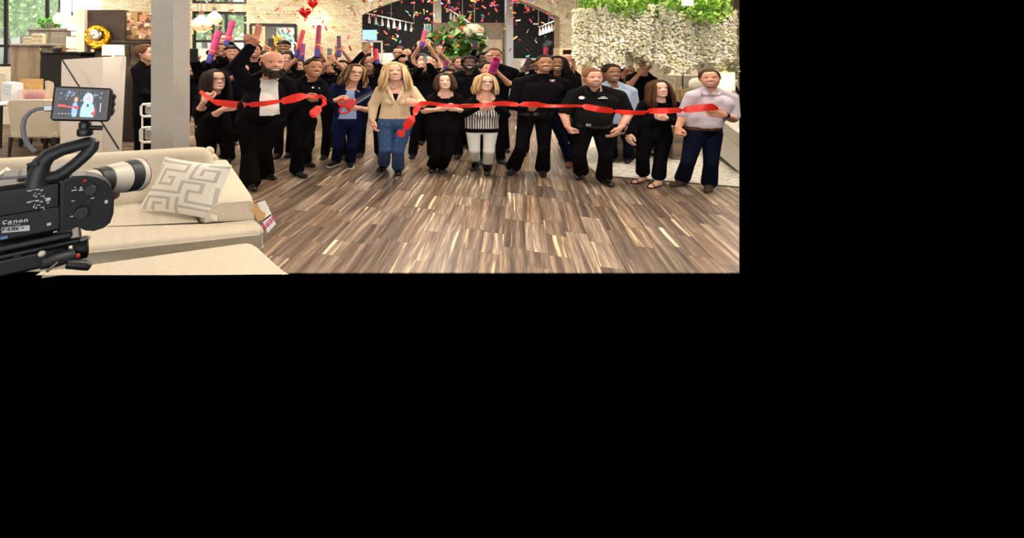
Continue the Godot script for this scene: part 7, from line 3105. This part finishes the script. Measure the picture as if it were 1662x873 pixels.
func ribbons() -> void:
	ribbon([[325, 148, 3, 7.15], [334, 156, 3.2, 7.05], [344, 163, 2.5, 7.0], [351, 166, 4.5, 6.95], [374, 169, 5.6, 6.5], [395, 170.5, 5, 6.15], [402, 169, 1.2, 6.05], [408, 170, 4, 6.0], [430, 168, 4.2, 5.95], [452, 164.5, 3, 5.95], [455, 164, 1.2, 5.95], [459, 164, 5, 5.95], [474, 160.5, 6.6, 6.0], [489, 156.5, 6, 6.05], [501, 155.5, 1.6, 6.15], [510, 157, 2.6, 6.2], [520, 156, 2.6, 6.25], [526, 160, 3.5, 6.25], [527, 168, 3.6, 6.2], [521, 173, 1.2, 6.2], [518, 176, 6.5, 6.18], [508, 185, 7.5, 6.15], [504, 188, 4, 6.15]],
		"cut half of red ribbon sagging in front of the bald bearded man")
	ribbon([[645, 218, 2.5, 6.05], [648, 217, 6, 6.05], [653, 216, 6, 6.05], [656, 211, 1.4, 6.05], [659, 206, 6.5, 6.03], [668, 194, 7, 6.0], [672, 187, 1.5, 6.02], [674, 182, 5, 6.05], [678, 173, 5.2, 6.05], [684, 167.5, 3.6, 6.1], [700, 168, 3, 6.2], [720, 171, 3, 6.22], [744, 172, 2.6, 6.22], [765, 172, 3, 6.15], [785, 170, 3.2, 6.15], [802, 168.5, 3.4, 6.12], [820, 168, 4, 6.12], [838, 169.5, 3.4, 6.12], [843, 170, 1, 6.12], [850, 169, 4, 6.12], [870, 169.5, 4.4, 6.12], [890, 172, 2.6, 6.1], [912, 172, 2.2, 6.0], [932, 172, 2.2, 5.9], [945, 172, 1.6, 5.82], [950, 173, 4.4, 5.8], [970, 177, 5, 5.76], [993, 180, 4.2, 5.78], [997, 180.5, 1, 5.8], [1001, 181, 3.6, 5.8], [1030, 183, 3.6, 5.84], [1046, 183, 3, 5.84], [1050, 181.5, 1.2, 5.84], [1056, 180, 4.4, 5.84], [1080, 180, 5, 5.82], [1104, 179, 4, 5.7], [1108, 179, 1, 5.66], [1112, 178, 4.6, 5.62], [1135, 175.5, 6, 5.55], [1157, 173.5, 5.4, 5.5], [1166, 177, 2, 5.5]],
		"long half of red ribbon held along the row, its end hanging by the blonde woman")

func scissors() -> void:
	var o := thing("giant_scissors", "giant ceremonial scissors with red handles and dark blades", "scissors", at(566, 170, 6.62))
	var red := mat("handle_red", rgb(206, 30, 34), 0.35)
	var d := 6.6
	for q in [[555, 166, 6.5, 5.0, -10.0], [559, 178, 8.5, 5.6, -12.0]]:
		var m := M.new()
		var pts := []
		for k in 21:
			var a := TAU * k / 20
			var c := Vector2(cos(a) * q[2], sin(a) * q[3]).rotated(deg_to_rad(q[4]))
			pts.append(at(q[0] + c.x, q[1] + c.y, d))
		m.tube(pts, 0.016, 8)
		putw(m, "handle_loop", red, o)
	var m := M.new()
	var org := at(570, 167, d)
	var poly := PackedVector2Array()
	for p in [[559, 162], [566, 161], [573, 160], [578, 160], [579, 166], [575, 172], [572, 176], [566, 175], [562, 171]]:
		var w := at(p[0], p[1], d) - org
		poly.append(Vector2(w.x, w.y))
	m.prism(poly, 0.03, p_at(org))
	putw(m, "handle_body", red, o)
	m = M.new()
	m.lathe([Vector2(0.012, 0), Vector2(0.012, 0.012), Vector2(0.006, 0.016)], 14, Transform3D(Basis(Vector3.RIGHT, PI / 2), at(575, 162, d - 0.016)))
	putw(m, "pivot_screw", mats.silver, o)
	for k in 2:
		m = M.new()
		org = at(590, 157, d)
		poly = PackedVector2Array()
		for p in ([[576, 161], [607, 145.5], [608, 148], [578, 166]] if k == 0 else [[578, 165], [608, 149], [607, 152], [580, 168.5]]):
			var w := at(p[0], p[1], d) - org
			poly.append(Vector2(w.x, w.y))
		m.prism(poly, 0.008, p_at(org + Vector3(0, 0, 0.008 - 0.012 * k)))
		putw(m, "blade", mat("blade_dark", rgb(52, 52, 56), 0.3, 0.7) if k == 0 else mat("blade_edge", rgb(110, 110, 112), 0.28, 0.8), o)

func balloons() -> void:
	for q in [[495, 20.5, 10.5, 9.4, 8.8, "heart-shaped red foil balloon, the lower of two"], [507.5, 6, 9.0, 9.0, 9.0, "heart-shaped red foil balloon, the upper of two"]]:
		var d: float = q[4]
		var o := thing("heart_balloon", q[5], "balloon", at(q[0], q[1], d), 8.0)
		var m := M.new()
		var u := d / F
		for side in [1.0, -1.0]:
			var rings := []
			for r in 9:
				var s := cos(r / 8.0 * PI / 2)
				var ring := PackedVector3Array()
				for k in 40:
					var a := TAU * k / 40.0
					if side > 0:
						a = -a
					var hx := 16.0 * pow(sin(a), 3) / 16.0
					var hy := (13.0 * cos(a) - 5.0 * cos(2 * a) - 2.0 * cos(3 * a) - cos(4 * a)) / 15.0
					var cr := 1.0 + 0.012 * sin(a * 17.0) * s
					ring.append(Vector3(hx * s * q[2] * u * cr, (hy * s + 0.1 * (1.0 - s)) * q[3] * u * cr, side * 0.075 * sin(r / 8.0 * PI / 2)))
				rings.append(ring)
			if side > 0:
				pass
			m.loft(rings, false, false)
		put(m, "foil", mat("foil_red", rgb(206, 26, 30), 0.2, 0.25), o)
		m = M.new()
		m.tube([Vector3(0, -q[3] * u, 0), Vector3(0.01, -q[3] * u - 0.05, 0)], [0.008, 0.016], 6)
		put(m, "knot", mats["foil_red"], o)
		m = M.new()
		var p: Vector3 = o.position
		m.tube([Vector3(0, -q[3] * u - 0.03, 0), Vector3(0.02, -0.8, -0.05), Vector3(0, -p.y + 0.6, -0.1)], 0.0025, 4)
		put(m, "string", mat("string_white", rgb(220, 214, 206), 0.8), o)

func confetti() -> void:
	var cols := [["red", rgb(214, 48, 52)], ["coral", rgb(232, 96, 74)], ["pink", rgb(222, 92, 138)], ["yellow", rgb(232, 206, 84)], ["teal", rgb(78, 176, 180)], ["green", rgb(120, 190, 84)], ["white", rgb(238, 234, 228)], ["purple", rgb(140, 90, 170)], ["orange", rgb(236, 140, 50)]]
	var order := [0, 0, 1, 1, 0, 2, 3, 4, 5, 6, 7, 8, 0, 1, 2, 6]
	var kinds := []
	for k in 4:
		var m := M.new()
		var f := func(u: float, w: float) -> Vector3:
			return Vector3((u - 0.5) * 0.095, 0.012 * sin(u * PI * (0.8 + 0.4 * k)), (w - 0.5) * 0.03)
		m.sheet(4, 1, f, 0.0012)
		kinds.append(m.mesh())
	var rg := RandomNumberGenerator.new()
	rg.seed = 151
	for k in 265:
		var px: float
		var py: float
		if k < 190:
			px = rg.randf_range(590, 900)
			py = 92.0 * pow(rg.randf(), 1.7)
		elif k < 250:
			px = rg.randf_range(310, 590)
			py = rg.randf_range(0, 62)
		else:
			px = rg.randf_range(560, 700)
			py = rg.randf_range(20, 80)
		var ci: int = order[rg.randi() % order.size()]
		var o := MeshInstance3D.new()
		o.mesh = kinds[rg.randi() % 4]
		o.material_override = mat("confetti_" + cols[ci][0], cols[ci][1], 0.5)
		o.name = numbered("confetti_strip")
		o.position = at(px, py, rg.randf_range(7.4, 11.5))
		o.rotation = Vector3(rg.randf() * TAU, rg.randf() * TAU, rg.randf() * TAU)
		var s := rg.randf_range(0.8, 1.25)
		o.scale = Vector3(s, s, s)
		add_child(o)
		tag(o, "%s paper confetti strip tumbling through the air" % cols[ci][0], "confetti", "%s confetti strips" % cols[ci][0])

func cannon(px0: float, py0: float, px1: float, py1: float, d0: float, d1: float, w: float, label: String, wrap := rgb(196, 40, 110)) -> void:
	var a := at(px0, py0, d0)
	var b := at(px1, py1, d1)
	var o := thing("confetti_cannon", label, "confetti cannon", a)
	var y := (b - a).normalized()
	var x := y.cross(Vector3(0, 0, 1)).normalized()
	var t := Transform3D(Basis(x, y, x.cross(y)), Vector3.ZERO)
	var ln := a.distance_to(b)
	var r := w * 0.5 * d0 / F
	var m := M.new()
	m.lathe([Vector2(r * 0.96, ln * 0.26), Vector2(r, ln * 0.27), Vector2(r, ln * 0.97), Vector2(r, ln), Vector2(r * 0.9, ln), Vector2(r * 0.9, ln * 0.9)], 16, t, false)
	put(m, "tube", mat("cannon_%s" % wrap.to_html(false), wrap, 0.4), o)
	m = M.new()
	m.lathe([Vector2(r * 0.86, 0), Vector2(r * 0.95, ln * 0.03), Vector2(r * 0.95, ln * 0.25), Vector2(r * 0.9, ln * 0.27)], 16, t)
	put(m, "twist_grip", mat("cannon_blue", rgb(52, 44, 140), 0.45), o)
	for q in 2:
		m = M.new()
		m.lathe([Vector2(r * 1.012, ln * (0.36 + 0.4 * q)), Vector2(r * 1.012, ln * (0.385 + 0.4 * q))], 16, t, false)
		put(m, "printed_band", mat(["cannon_gold", "cannon_violet", "cannon_gold"][q], [rgb(226, 170, 50), rgb(120, 40, 120), rgb(226, 170, 50)][q], 0.4), o)

func phone(px: float, py: float, d: float, w: float, h: float, roll: float, label: String, col := rgb(22, 22, 26)) -> void:
	var o := thing("phone", label, "phone", at(px, py, d))
	o.rotation_degrees.z = roll
	var m := M.new()
	m.box(Transform3D.IDENTITY, Vector3(w * d / F, h * d / F, 0.012), 0.005)
	put(m, "case", mat("phone_%s" % col.to_html(false), col, 0.3), o)
	m = M.new()
	m.lathe([Vector2(0.012, 0), Vector2(0.012, 0.004)], 12, Transform3D(Basis(Vector3.RIGHT, PI / 2), Vector3(-w * 0.25 * d / F, h * 0.33 * d / F, 0.006)))
	put(m, "lens", mats.black_plastic, o)

# ------------------------------------------------------------------ the crowd behind
func crowd() -> void:
	var tee := {1: ["tee_shirt", mats.dark_tee], 2: ["trousers", mats.black_trouser], 3: ["shoes", mats.black_leather]}
	var knit := {1: ["black_top", mats.black_knit], 2: ["trousers", mats.black_trouser], 3: ["shoes", mats.black_leather]}
	var navy := {1: ["navy_tee", mats.navy_tee], 2: ["trousers", mats.black_trouser], 3: ["shoes", mats.navy_leather]}
	var light := lin(222, 168, 142)
	var tan_ := lin(196, 142, 112)
	var brown := lin(136, 92, 66)
	var deep := lin(92, 62, 46)
	var dk := lin(30, 24, 22)
	var up := Vector3(0, 1, 0.1)
	var list := [
		{"px": 231, "d": 7.2, "h": [237, 73, 100, 68, 4, 0], "sa": [222, 113, 0.1], "sb": [246, 112, -0.15], "hip": [236, 178], "hair": "short", "haircol": lin(92, 66, 46), "thick": 0.07, "beard": 0.4, "skin": light, "m": knit, "ea": [228, 150, 0.1], "wa": [248, 152, 0.2],
			"label": "bearded man in a black jacket looking away, left of the column"},
		{"px": 318, "d": 8.0, "h": [311, 100, 122, 10, 0, 0], "ea": [322, 125, 0.1], "wa": [312, 101, 0.3], "ha": ["grip", up, Vector3(1, 0, 0), Vector3(0, 0, -1)], "eb": [330, 125, 0.1], "wb": [320, 100, 0.3], "hb": ["grip", up, Vector3(-1, 0, 0), Vector3(0, 0, -1)], "hair": "short", "haircol": dk, "skin": tan_, "m": knit, "hem": 205, "belt": true,
			"label": "person holding up a phone beside the column edge"},
		{"px": 357, "d": 8.0, "h": [357, 70, 92, 22, 6, 0], "ea": [334, 118, 0.06], "wa": [340, 100, 0.25], "ha": ["grip", Vector3(0.6, 1, 0), Vector3(0.4, 0.8, 0), Vector3(0, 0, -1)], "eb": [384, 105, 0.0], "wb": [352, 94, 0.22], "hb": ["grip", Vector3(-1, 0.3, 0), Vector3(0.2, 1, 0), Vector3(0, 0, -1)], "hair": "short", "haircol": dk, "skin": tan_, "beard": 0.3, "m": knit,
			"label": "smiling man firing a magenta confetti cannon near the pendants"},
		{"px": 368, "d": 9.0, "h": [364, 54, 75, 24, 0, 0], "ea": [392, 90, 0.0], "wa": [374, 70, 0.2], "ha": ["grip", Vector3(-0.3, 1, 0), Vector3(0.3, 0.6, 0), Vector3(0, 0, -1)], "hair": "short", "haircol": dk, "skin": light, "m": tee,
			"label": "dark-haired man holding a magenta cannon high behind the crowd"},
		{"px": 382, "d": 7.9, "h": [376, 74, 96, 20, 0, 0], "sa": [362, 115], "sb": [398, 116, -0.1], "ea": [370, 131, 0.2], "wa": [391, 116, 0.26], "ha": ["fist"], "sleeve": "short", "cut": 0.8, "hair": "cap", "haircol": lin(22, 22, 26), "skin": tan_, "m": navy, "fb": [365, 258, 368, 265],
			"label": "person in dark cap and navy tee behind the bald man's raised arm"},
		{"px": 413, "d": 8.4, "h": [413, 71, 94, 10, 4, 0], "eb": [428, 104, 0.1], "wb": [437, 86, 0.2], "hb": ["grip", up], "sleeve": "short", "hair": "short", "haircol": dk, "skin": tan_, "beard": 0.4, "m": tee,
			"label": "smiling man with dark stubble behind the bald man's shoulder"},
		{"px": 452, "d": 9.2, "h": [461, 66, 87, 0, 0, 0], "ea": [436, 104, 0.0], "wa": [440, 84, 0.2], "ha": ["grip", up, Vector3(1, 0, 0), Vector3(0, 0, -1)], "hair": "cap", "haircol": lin(24, 20, 20), "skin": brown, "m": tee,
			"label": "person in black cap filming with a phone before the framed mirror"},
		{"px": 466, "d": 7.8, "h": [465, 85, 107, 6, 0, 0], "hair": "bob", "haircol": lin(40, 28, 24), "fall": 0.2, "skin": light, "m": knit, "bulk": 0.9,
			"label": "dark-haired woman half hidden behind the bald bearded man"},
		{"px": 487, "d": 7.9, "h": [484, 96, 117, 4, 0, 0], "ea": [462, 112, 0.15], "wa": [486, 92, 0.25], "ha": ["grip", Vector3(0.5, 1, 0), Vector3(-0.4, 0.8, 0), Vector3(0, 0, -1)], "sleeve": "short", "cut": 0.6, "arm": 1.15, "hair": "short", "haircol": dk, "skin": lin(216, 162, 132), "m": knit,
			"label": "person raising a striped confetti cannon with a bare forearm"},
		{"px": 516, "d": 8.4, "h": [517, 91, 112, 0, -4, 0], "ea": [530, 106, 0.0], "wa": [520, 86, 0.2], "ha": ["grip", Vector3(-0.4, 1, 0), Vector3(0.2, 0.9, 0), Vector3(0, 0, -1)], "hair": "short", "thick": 0.08, "haircol": dk, "skin": tan_, "sleeve": "short", "m": tee,
			"label": "dark-haired person under the tall magenta cannon before the brick wall"},
		{"px": 541, "d": 7.7, "h": [530, 98, 119, 0, 0, 0], "sa": [527, 122], "sb": [557, 122], "ea": [522, 116, 0.15], "wa": [530, 105, 0.28], "ha": ["grip", Vector3(0.8, 0.8, 0), up, Vector3(0, 0, -1)], "eb": [557, 112, 0.1], "wb": [542, 98, 0.28], "hb": ["grip", Vector3(-0.5, 1, 0), Vector3(-1, 0, 0), Vector3(0, 0, -1)], "sleeve": "short", "cut": 0.7, "hair": "short", "haircol": dk, "skin": lin(206, 150, 120), "m": tee,
			"label": "person in black tee holding a grey phone beside the woman in navy"},
		{"px": 563, "d": 8.8, "h": [556, 98, 118, 0, 0, 0], "ea": [543, 96, 0.0], "wa": [548, 82, 0.2], "ha": ["grip", up, Vector3(1, 0, 0), Vector3(0, 0, -1)], "eb": [570, 100, 0.0], "wb": [556, 82, 0.2], "hb": ["grip", Vector3(-0.2, 1, 0), Vector3(-1, 0, 0), Vector3(0, 0, -1)], "sleeve": "short", "cut": 0.6, "hair": "short", "haircol": dk, "skin": light, "m": tee,
			"label": "person stretching both arms up to film before the brick wall"},
		{"px": 600, "d": 7.9, "h": [600, 92, 114, -8, 0, 0], "ea": [574, 104, 0.05], "wa": [588, 87, 0.22], "ha": ["grip", Vector3(0.8, 0.6, 0), up, Vector3(0, 0, -1)], "eb": [624, 112, 0.1], "wb": [608, 102, 0.3], "hb": ["grip", Vector3(-0.6, 1, 0), Vector3(-0.6, 0.6, 0), Vector3(0, 0, -1)], "hair": "long", "fall": 0.3, "haircol": lin(60, 44, 34), "skin": lin(214, 160, 134), "m": knit,
			"label": "woman in black holding a phone and cannon beside the blonde woman"},
		{"px": 650, "d": 8.6, "h": [648, 76, 97, -20, 0, 0], "sa": [640, 112], "sb": [678, 116], "ea": [640, 102, 0.1], "wa": [655, 90, 0.25], "ha": ["grip", Vector3(0.8, 0.7, 0), up, Vector3(0, 0, -1)], "eb": [678, 116, 0.1], "wb": [660, 100, 0.25], "hb": ["grip", Vector3(-0.9, 0.6, 0), up, Vector3(0, 0, -1)], "hair": "fade", "haircol": dk, "glasses": true, "skin": tan_, "smile": 0.2, "m": knit,
			"label": "man with dark glasses and crossed raised forearms behind the blonde woman"},
		{"px": 690, "d": 7.8, "h": [686, 87, 109, 4, 0, 0], "ea": [672, 124, 0.1], "wa": [684, 111, 0.3], "ha": ["grip", up, Vector3(1, 0, 0), Vector3(0, 0, -1)], "eb": [708, 122, 0.1], "wb": [696, 104, 0.3], "hb": ["grip", up, Vector3(-1, 0, 0), Vector3(0, 0, -1)], "hair": "short", "haircol": lin(36, 28, 26), "skin": light, "smile": 0.3, "m": knit,
			"label": "man filming with a grey phone held before his eye"},
		{"px": 698, "d": 9.0, "h": [699, 92, 112, 0, 0, 0], "ea": [672, 92, 0.0], "wa": [680, 77, 0.2], "ha": ["grip", Vector3(0.6, 1, 0), up, Vector3(0, 0, -1)], "eb": [709, 98, 0.0], "wb": [696, 74, 0.2], "hb": ["grip", Vector3(-0.6, 1, 0), up, Vector3(0, 0, -1)], "sleeve": "short", "cut": 0.4, "hair": "short", "haircol": dk, "skin": lin(216, 158, 132), "m": tee,
			"label": "person lifting a small cannon overhead in front of the fig plant"},
		{"px": 727, "d": 8.0, "h": [727, 112, 133, 0, 0, 0], "ea": [728, 102, 0.0], "wa": [713, 85, 0.2], "ha": ["grip", up, Vector3(-1, 0, 0), Vector3(0, 0, -1)], "sleeve": "short", "cut": 0.5, "hair": "short", "thick": 0.07, "haircol": dk, "skin": tan_, "m": tee,
			"label": "person reaching a phone up behind the woman with the dark bob"},
		{"px": 744, "d": 8.6, "h": [744, 92, 112, 8, 0, 0], "hair": "short", "haircol": lin(66, 48, 36), "skin": lin(206, 150, 124), "beard": 0.6, "m": tee,
			"label": "man with brown beard beside the fig plant"},
		{"px": 762, "d": 7.8, "h": [761, 91, 114, 0, 0, 2], "bulk": 1.08, "hair": "short", "haircol": lin(16, 14, 14), "thick": 0.07, "skin": deep, "beard": 1.0, "beardcol": lin(18, 14, 14), "m": tee,
			"label": "bearded man in black tee with a small chest logo"},
		{"px": 785, "d": 8.8, "h": [784, 86, 106, 0, 0, 0], "ea": [764, 100, 0.0], "wa": [770, 82, 0.2], "ha": ["grip", up, Vector3(1, 0, 0), Vector3(0, 0, -1)], "hair": "short", "thick": 0.1, "haircol": lin(16, 14, 14), "skin": deep, "m": tee,
			"label": "person lifting a phone in front of the fig plant leaves"},
		{"px": 806, "d": 8.3, "h": [801, 78, 105, -6, 0, 0], "bulk": 1.1, "hair": "fade", "haircol": lin(70, 56, 48), "skin": lin(170, 116, 86), "beard": 0.8, "beardcol": lin(150, 140, 130), "m": tee,
			"label": "older man with grey moustache in black tee before the carved panel"},
		{"px": 800, "d": 7.4, "h": [788, 101, 123, 20, 6, 0], "sa": [778, 134], "sb": [818, 132], "ea": [772, 146, 0.05], "wa": [792, 124, 0.25], "ha": ["grip", Vector3(0.5, 1, 0), Vector3(0.6, 0.3, 0), Vector3(0, 0, -1)], "eb": [826, 136, 0.18], "wb": [806, 116, 0.28], "hb": ["grip", Vector3(-0.8, 0.9, 0), Vector3(-0.4, 0.8, 0), Vector3(0, 0, -1)], "sleeve": "short", "cut": 0.75, "hair": "short", "haircol": dk, "skin": lin(206, 148, 116), "m": tee,
			"label": "man aiming a short magenta cannon above the woman in stripes"},
		{"px": 866, "d": 8.0, "h": [868, 98, 120, 0, 0, 0], "ea": [842, 130, 0.1], "wa": [848, 119, 0.25], "ha": ["grip", Vector3(0.3, 1, 0), Vector3(1, 0, 0), Vector3(0, 0, -1)], "eb": [872, 128, 0.05], "wb": [862, 115, 0.25], "hb": ["grip", Vector3(-0.4, 1, 0), Vector3(-1, 0, 0), Vector3(0, 0, -1)], "hair": "short", "haircol": lin(16, 14, 14), "skin": deep, "m": knit,
			"label": "person holding a tilted phone beside the tall man's shoulder"},
		{"px": 908, "d": 7.0, "h": [905, 91, 115, -20, 0, 0], "hair": "long", "fall": 0.6, "haircol": lin(16, 14, 15), "skin": brown, "fa": [926, 268, 914, 283], "fb": [940, 266, 932, 280], "m": {1: ["black_top", mats.black_knit], 2: ["trousers", mats.deep_navy], 3: ["shoes", mats.brown_leather]}, "bulk": 0.95,
			"label": "woman with long black hair behind the tall man's shoulder"},
		{"px": 928, "d": 8.6, "h": [921, 88, 110, 50, 0, 0], "ea": [934, 132, 0.05], "wa": [922, 114, 0.22], "ha": ["grip", Vector3(-0.2, 1, 0), Vector3(0, 0, 1), Vector3(1, 0, 0)], "hair": "bald", "skin": lin(222, 162, 142), "m": knit, "sb": [935, 123, -0.1], "sa": [918, 124, 0.06],
			"label": "bald man with a hand at his chin before the pale shelf"},
		{"px": 1000, "d": 7.2, "h": [992, 104, 132, 4, 0, 0], "sa": [968, 148], "sb": [1024, 148], "hip": [1002, 205], "bulk": 1.14, "ea": [962, 178, 0.0], "eb": [1030, 176, -0.02], "wb": [1020, 202, 0.05], "hair": "short", "haircol": lin(40, 30, 28), "skin": lin(150, 102, 76), "beard": 0.3, "fb": [1022, 262, 1012, 274], "fa": [994, 260, 986, 271],
			"m": {1: ["shirt", mats.blue_shirt], 2: ["trousers", mats.deep_navy], 3: ["shoes", mats.black_leather]},
			"label": "man in a light blue shirt behind the ginger-bearded man"},
		{"px": 1042, "d": 8.0, "h": [1048, 92, 114, -24, 0, 0], "sa": [1024, 126], "sb": [1060, 130], "ea": [1022, 138, 0.15], "wa": [1037, 120, 0.3], "ha": ["grip", up, Vector3(0, 0, 1), Vector3(1, 0, 0)], "sleeve": "short", "cut": 0.5, "hair": "short", "haircol": dk, "skin": lin(206, 146, 120), "beard": 0.4, "m": knit,
			"label": "man in black under the flowers with a hand raised to his face"},
		{"px": 1018, "d": 8.6, "h": [1017, 106, 128, 0, 0, 0], "hair": "short", "haircol": dk, "skin": tan_, "m": tee,
			"label": "person mostly hidden under the hanging flowers"},
	]
	for s in list:
		s["back"] = true
		s["group"] = "crowd behind the ribbon"
		person(s)
	# what the crowd holds
	phone(314, 90, 7.6, 15, 22, 0, "black phone held up beside the column")
	phone(440, 69, 8.9, 10, 13, 0, "dark phone held up before the framed mirror", rgb(70, 64, 60))
	phone(535, 84, 7.3, 7.5, 11, 0, "grey phone held up beside the woman in navy", rgb(110, 108, 104))
	phone(550, 65, 8.5, 7, 14, 0, "dark phone lifted high before the brick wall", rgb(70, 56, 60))
	phone(595, 76, 7.6, 13, 12, 0, "tan-cased phone held sideways near the white shelf", rgb(150, 120, 70))
	phone(690, 95, 7.4, 7, 10, 0, "grey phone held before the filming man's eye", rgb(110, 112, 116))
	phone(709, 74, 7.8, 8, 10, 0, "dark phone lifted beside the fig plant", rgb(46, 40, 44))
	phone(857, 101, 7.6, 9, 15, -25, "dark plum phone tilted beside the tall man", rgb(70, 50, 56))
	phone(771, 72, 8.5, 8, 12, 5, "dark phone lifted in front of the fig leaves", rgb(40, 36, 36))
	cannon(338, 103, 356, 51, 7.7, 7.9, 11, "magenta confetti cannon with gold print pointing at the pendants")
	cannon(345, 92, 347, 54, 8.6, 8.6, 7, "slim magenta cannon behind the gold-printed one")
	cannon(365, 78, 378, 35, 8.6, 8.8, 10, "magenta confetti cannon held high before the window")
	cannon(480, 93, 492, 50, 7.55, 7.7, 8, "striped magenta and orange confetti cannon beside the mirror", rgb(206, 60, 60))
	cannon(490, 98, 492, 71, 7.5, 7.55, 8, "short violet cannon next to the striped one", rgb(150, 60, 130))
	cannon(514, 93, 518, 42, 8.1, 8.3, 9, "tall upright magenta cannon beneath the glowing sconce", rgb(150, 24, 70))
	cannon(551, 92, 550, 62, 8.4, 8.5, 7, "dark plum cannon raised before the brick wall", rgb(90, 40, 70))
	cannon(613, 104, 609, 80, 7.45, 7.5, 9, "short crimson cannon beside the blonde woman's hair", rgb(190, 30, 70))
	cannon(684, 76, 690, 50, 8.7, 8.8, 8, "small rose cannon lifted in front of the dark wall", rgb(180, 60, 90))
	cannon(722, 112, 725, 98, 7.6, 7.6, 7, "short plum cannon stub behind the dark bob", rgb(120, 30, 80))
	cannon(796, 124, 806, 97, 7.2, 6.95, 13, "fat magenta cannon aimed over the woman in stripes", rgb(190, 50, 130))
	cannon(885, 96, 886, 77, 7.6, 7.6, 7, "crimson cannon tip smoking above the tall man", rgb(170, 30, 60))
	# smoke from the cannon
	var puff := [[884, 74, 0.05], [889, 71, 0.065], [893, 69, 0.05], [888, 66, 0.04]]
	for k in 4:
		var fog := FogVolume.new()
		fog.name = numbered("smoke_puff")
		fog.shape = RenderingServer.FOG_VOLUME_SHAPE_ELLIPSOID
		fog.size = Vector3(puff[k][2] * 2.2, puff[k][2] * 1.6, puff[k][2] * 2.0)
		var fm := FogMaterial.new()
		fm.density = 0.9
		fm.albedo = Color(0.92, 0.92, 0.94)
		fog.material = fm
		fog.position = at(puff[k][0], puff[k][1], 7.6)
		add_child(fog)
		fog.set_meta("kind", "stuff")
		fog.set_meta("label", "wisp of smoke above the crimson cannon")
		fog.set_meta("category", "smoke")

func _ready() -> void:
	rng.seed = 11
	view()
	cloth_set()
	shell()
	back_room()
	outdoors()
	left_side()
	wall_things()
	right_side()
	sofa()
	camcorder()
	front_row()
	crowd()
	ribbons()
	scissors()
	balloons()
	confetti()
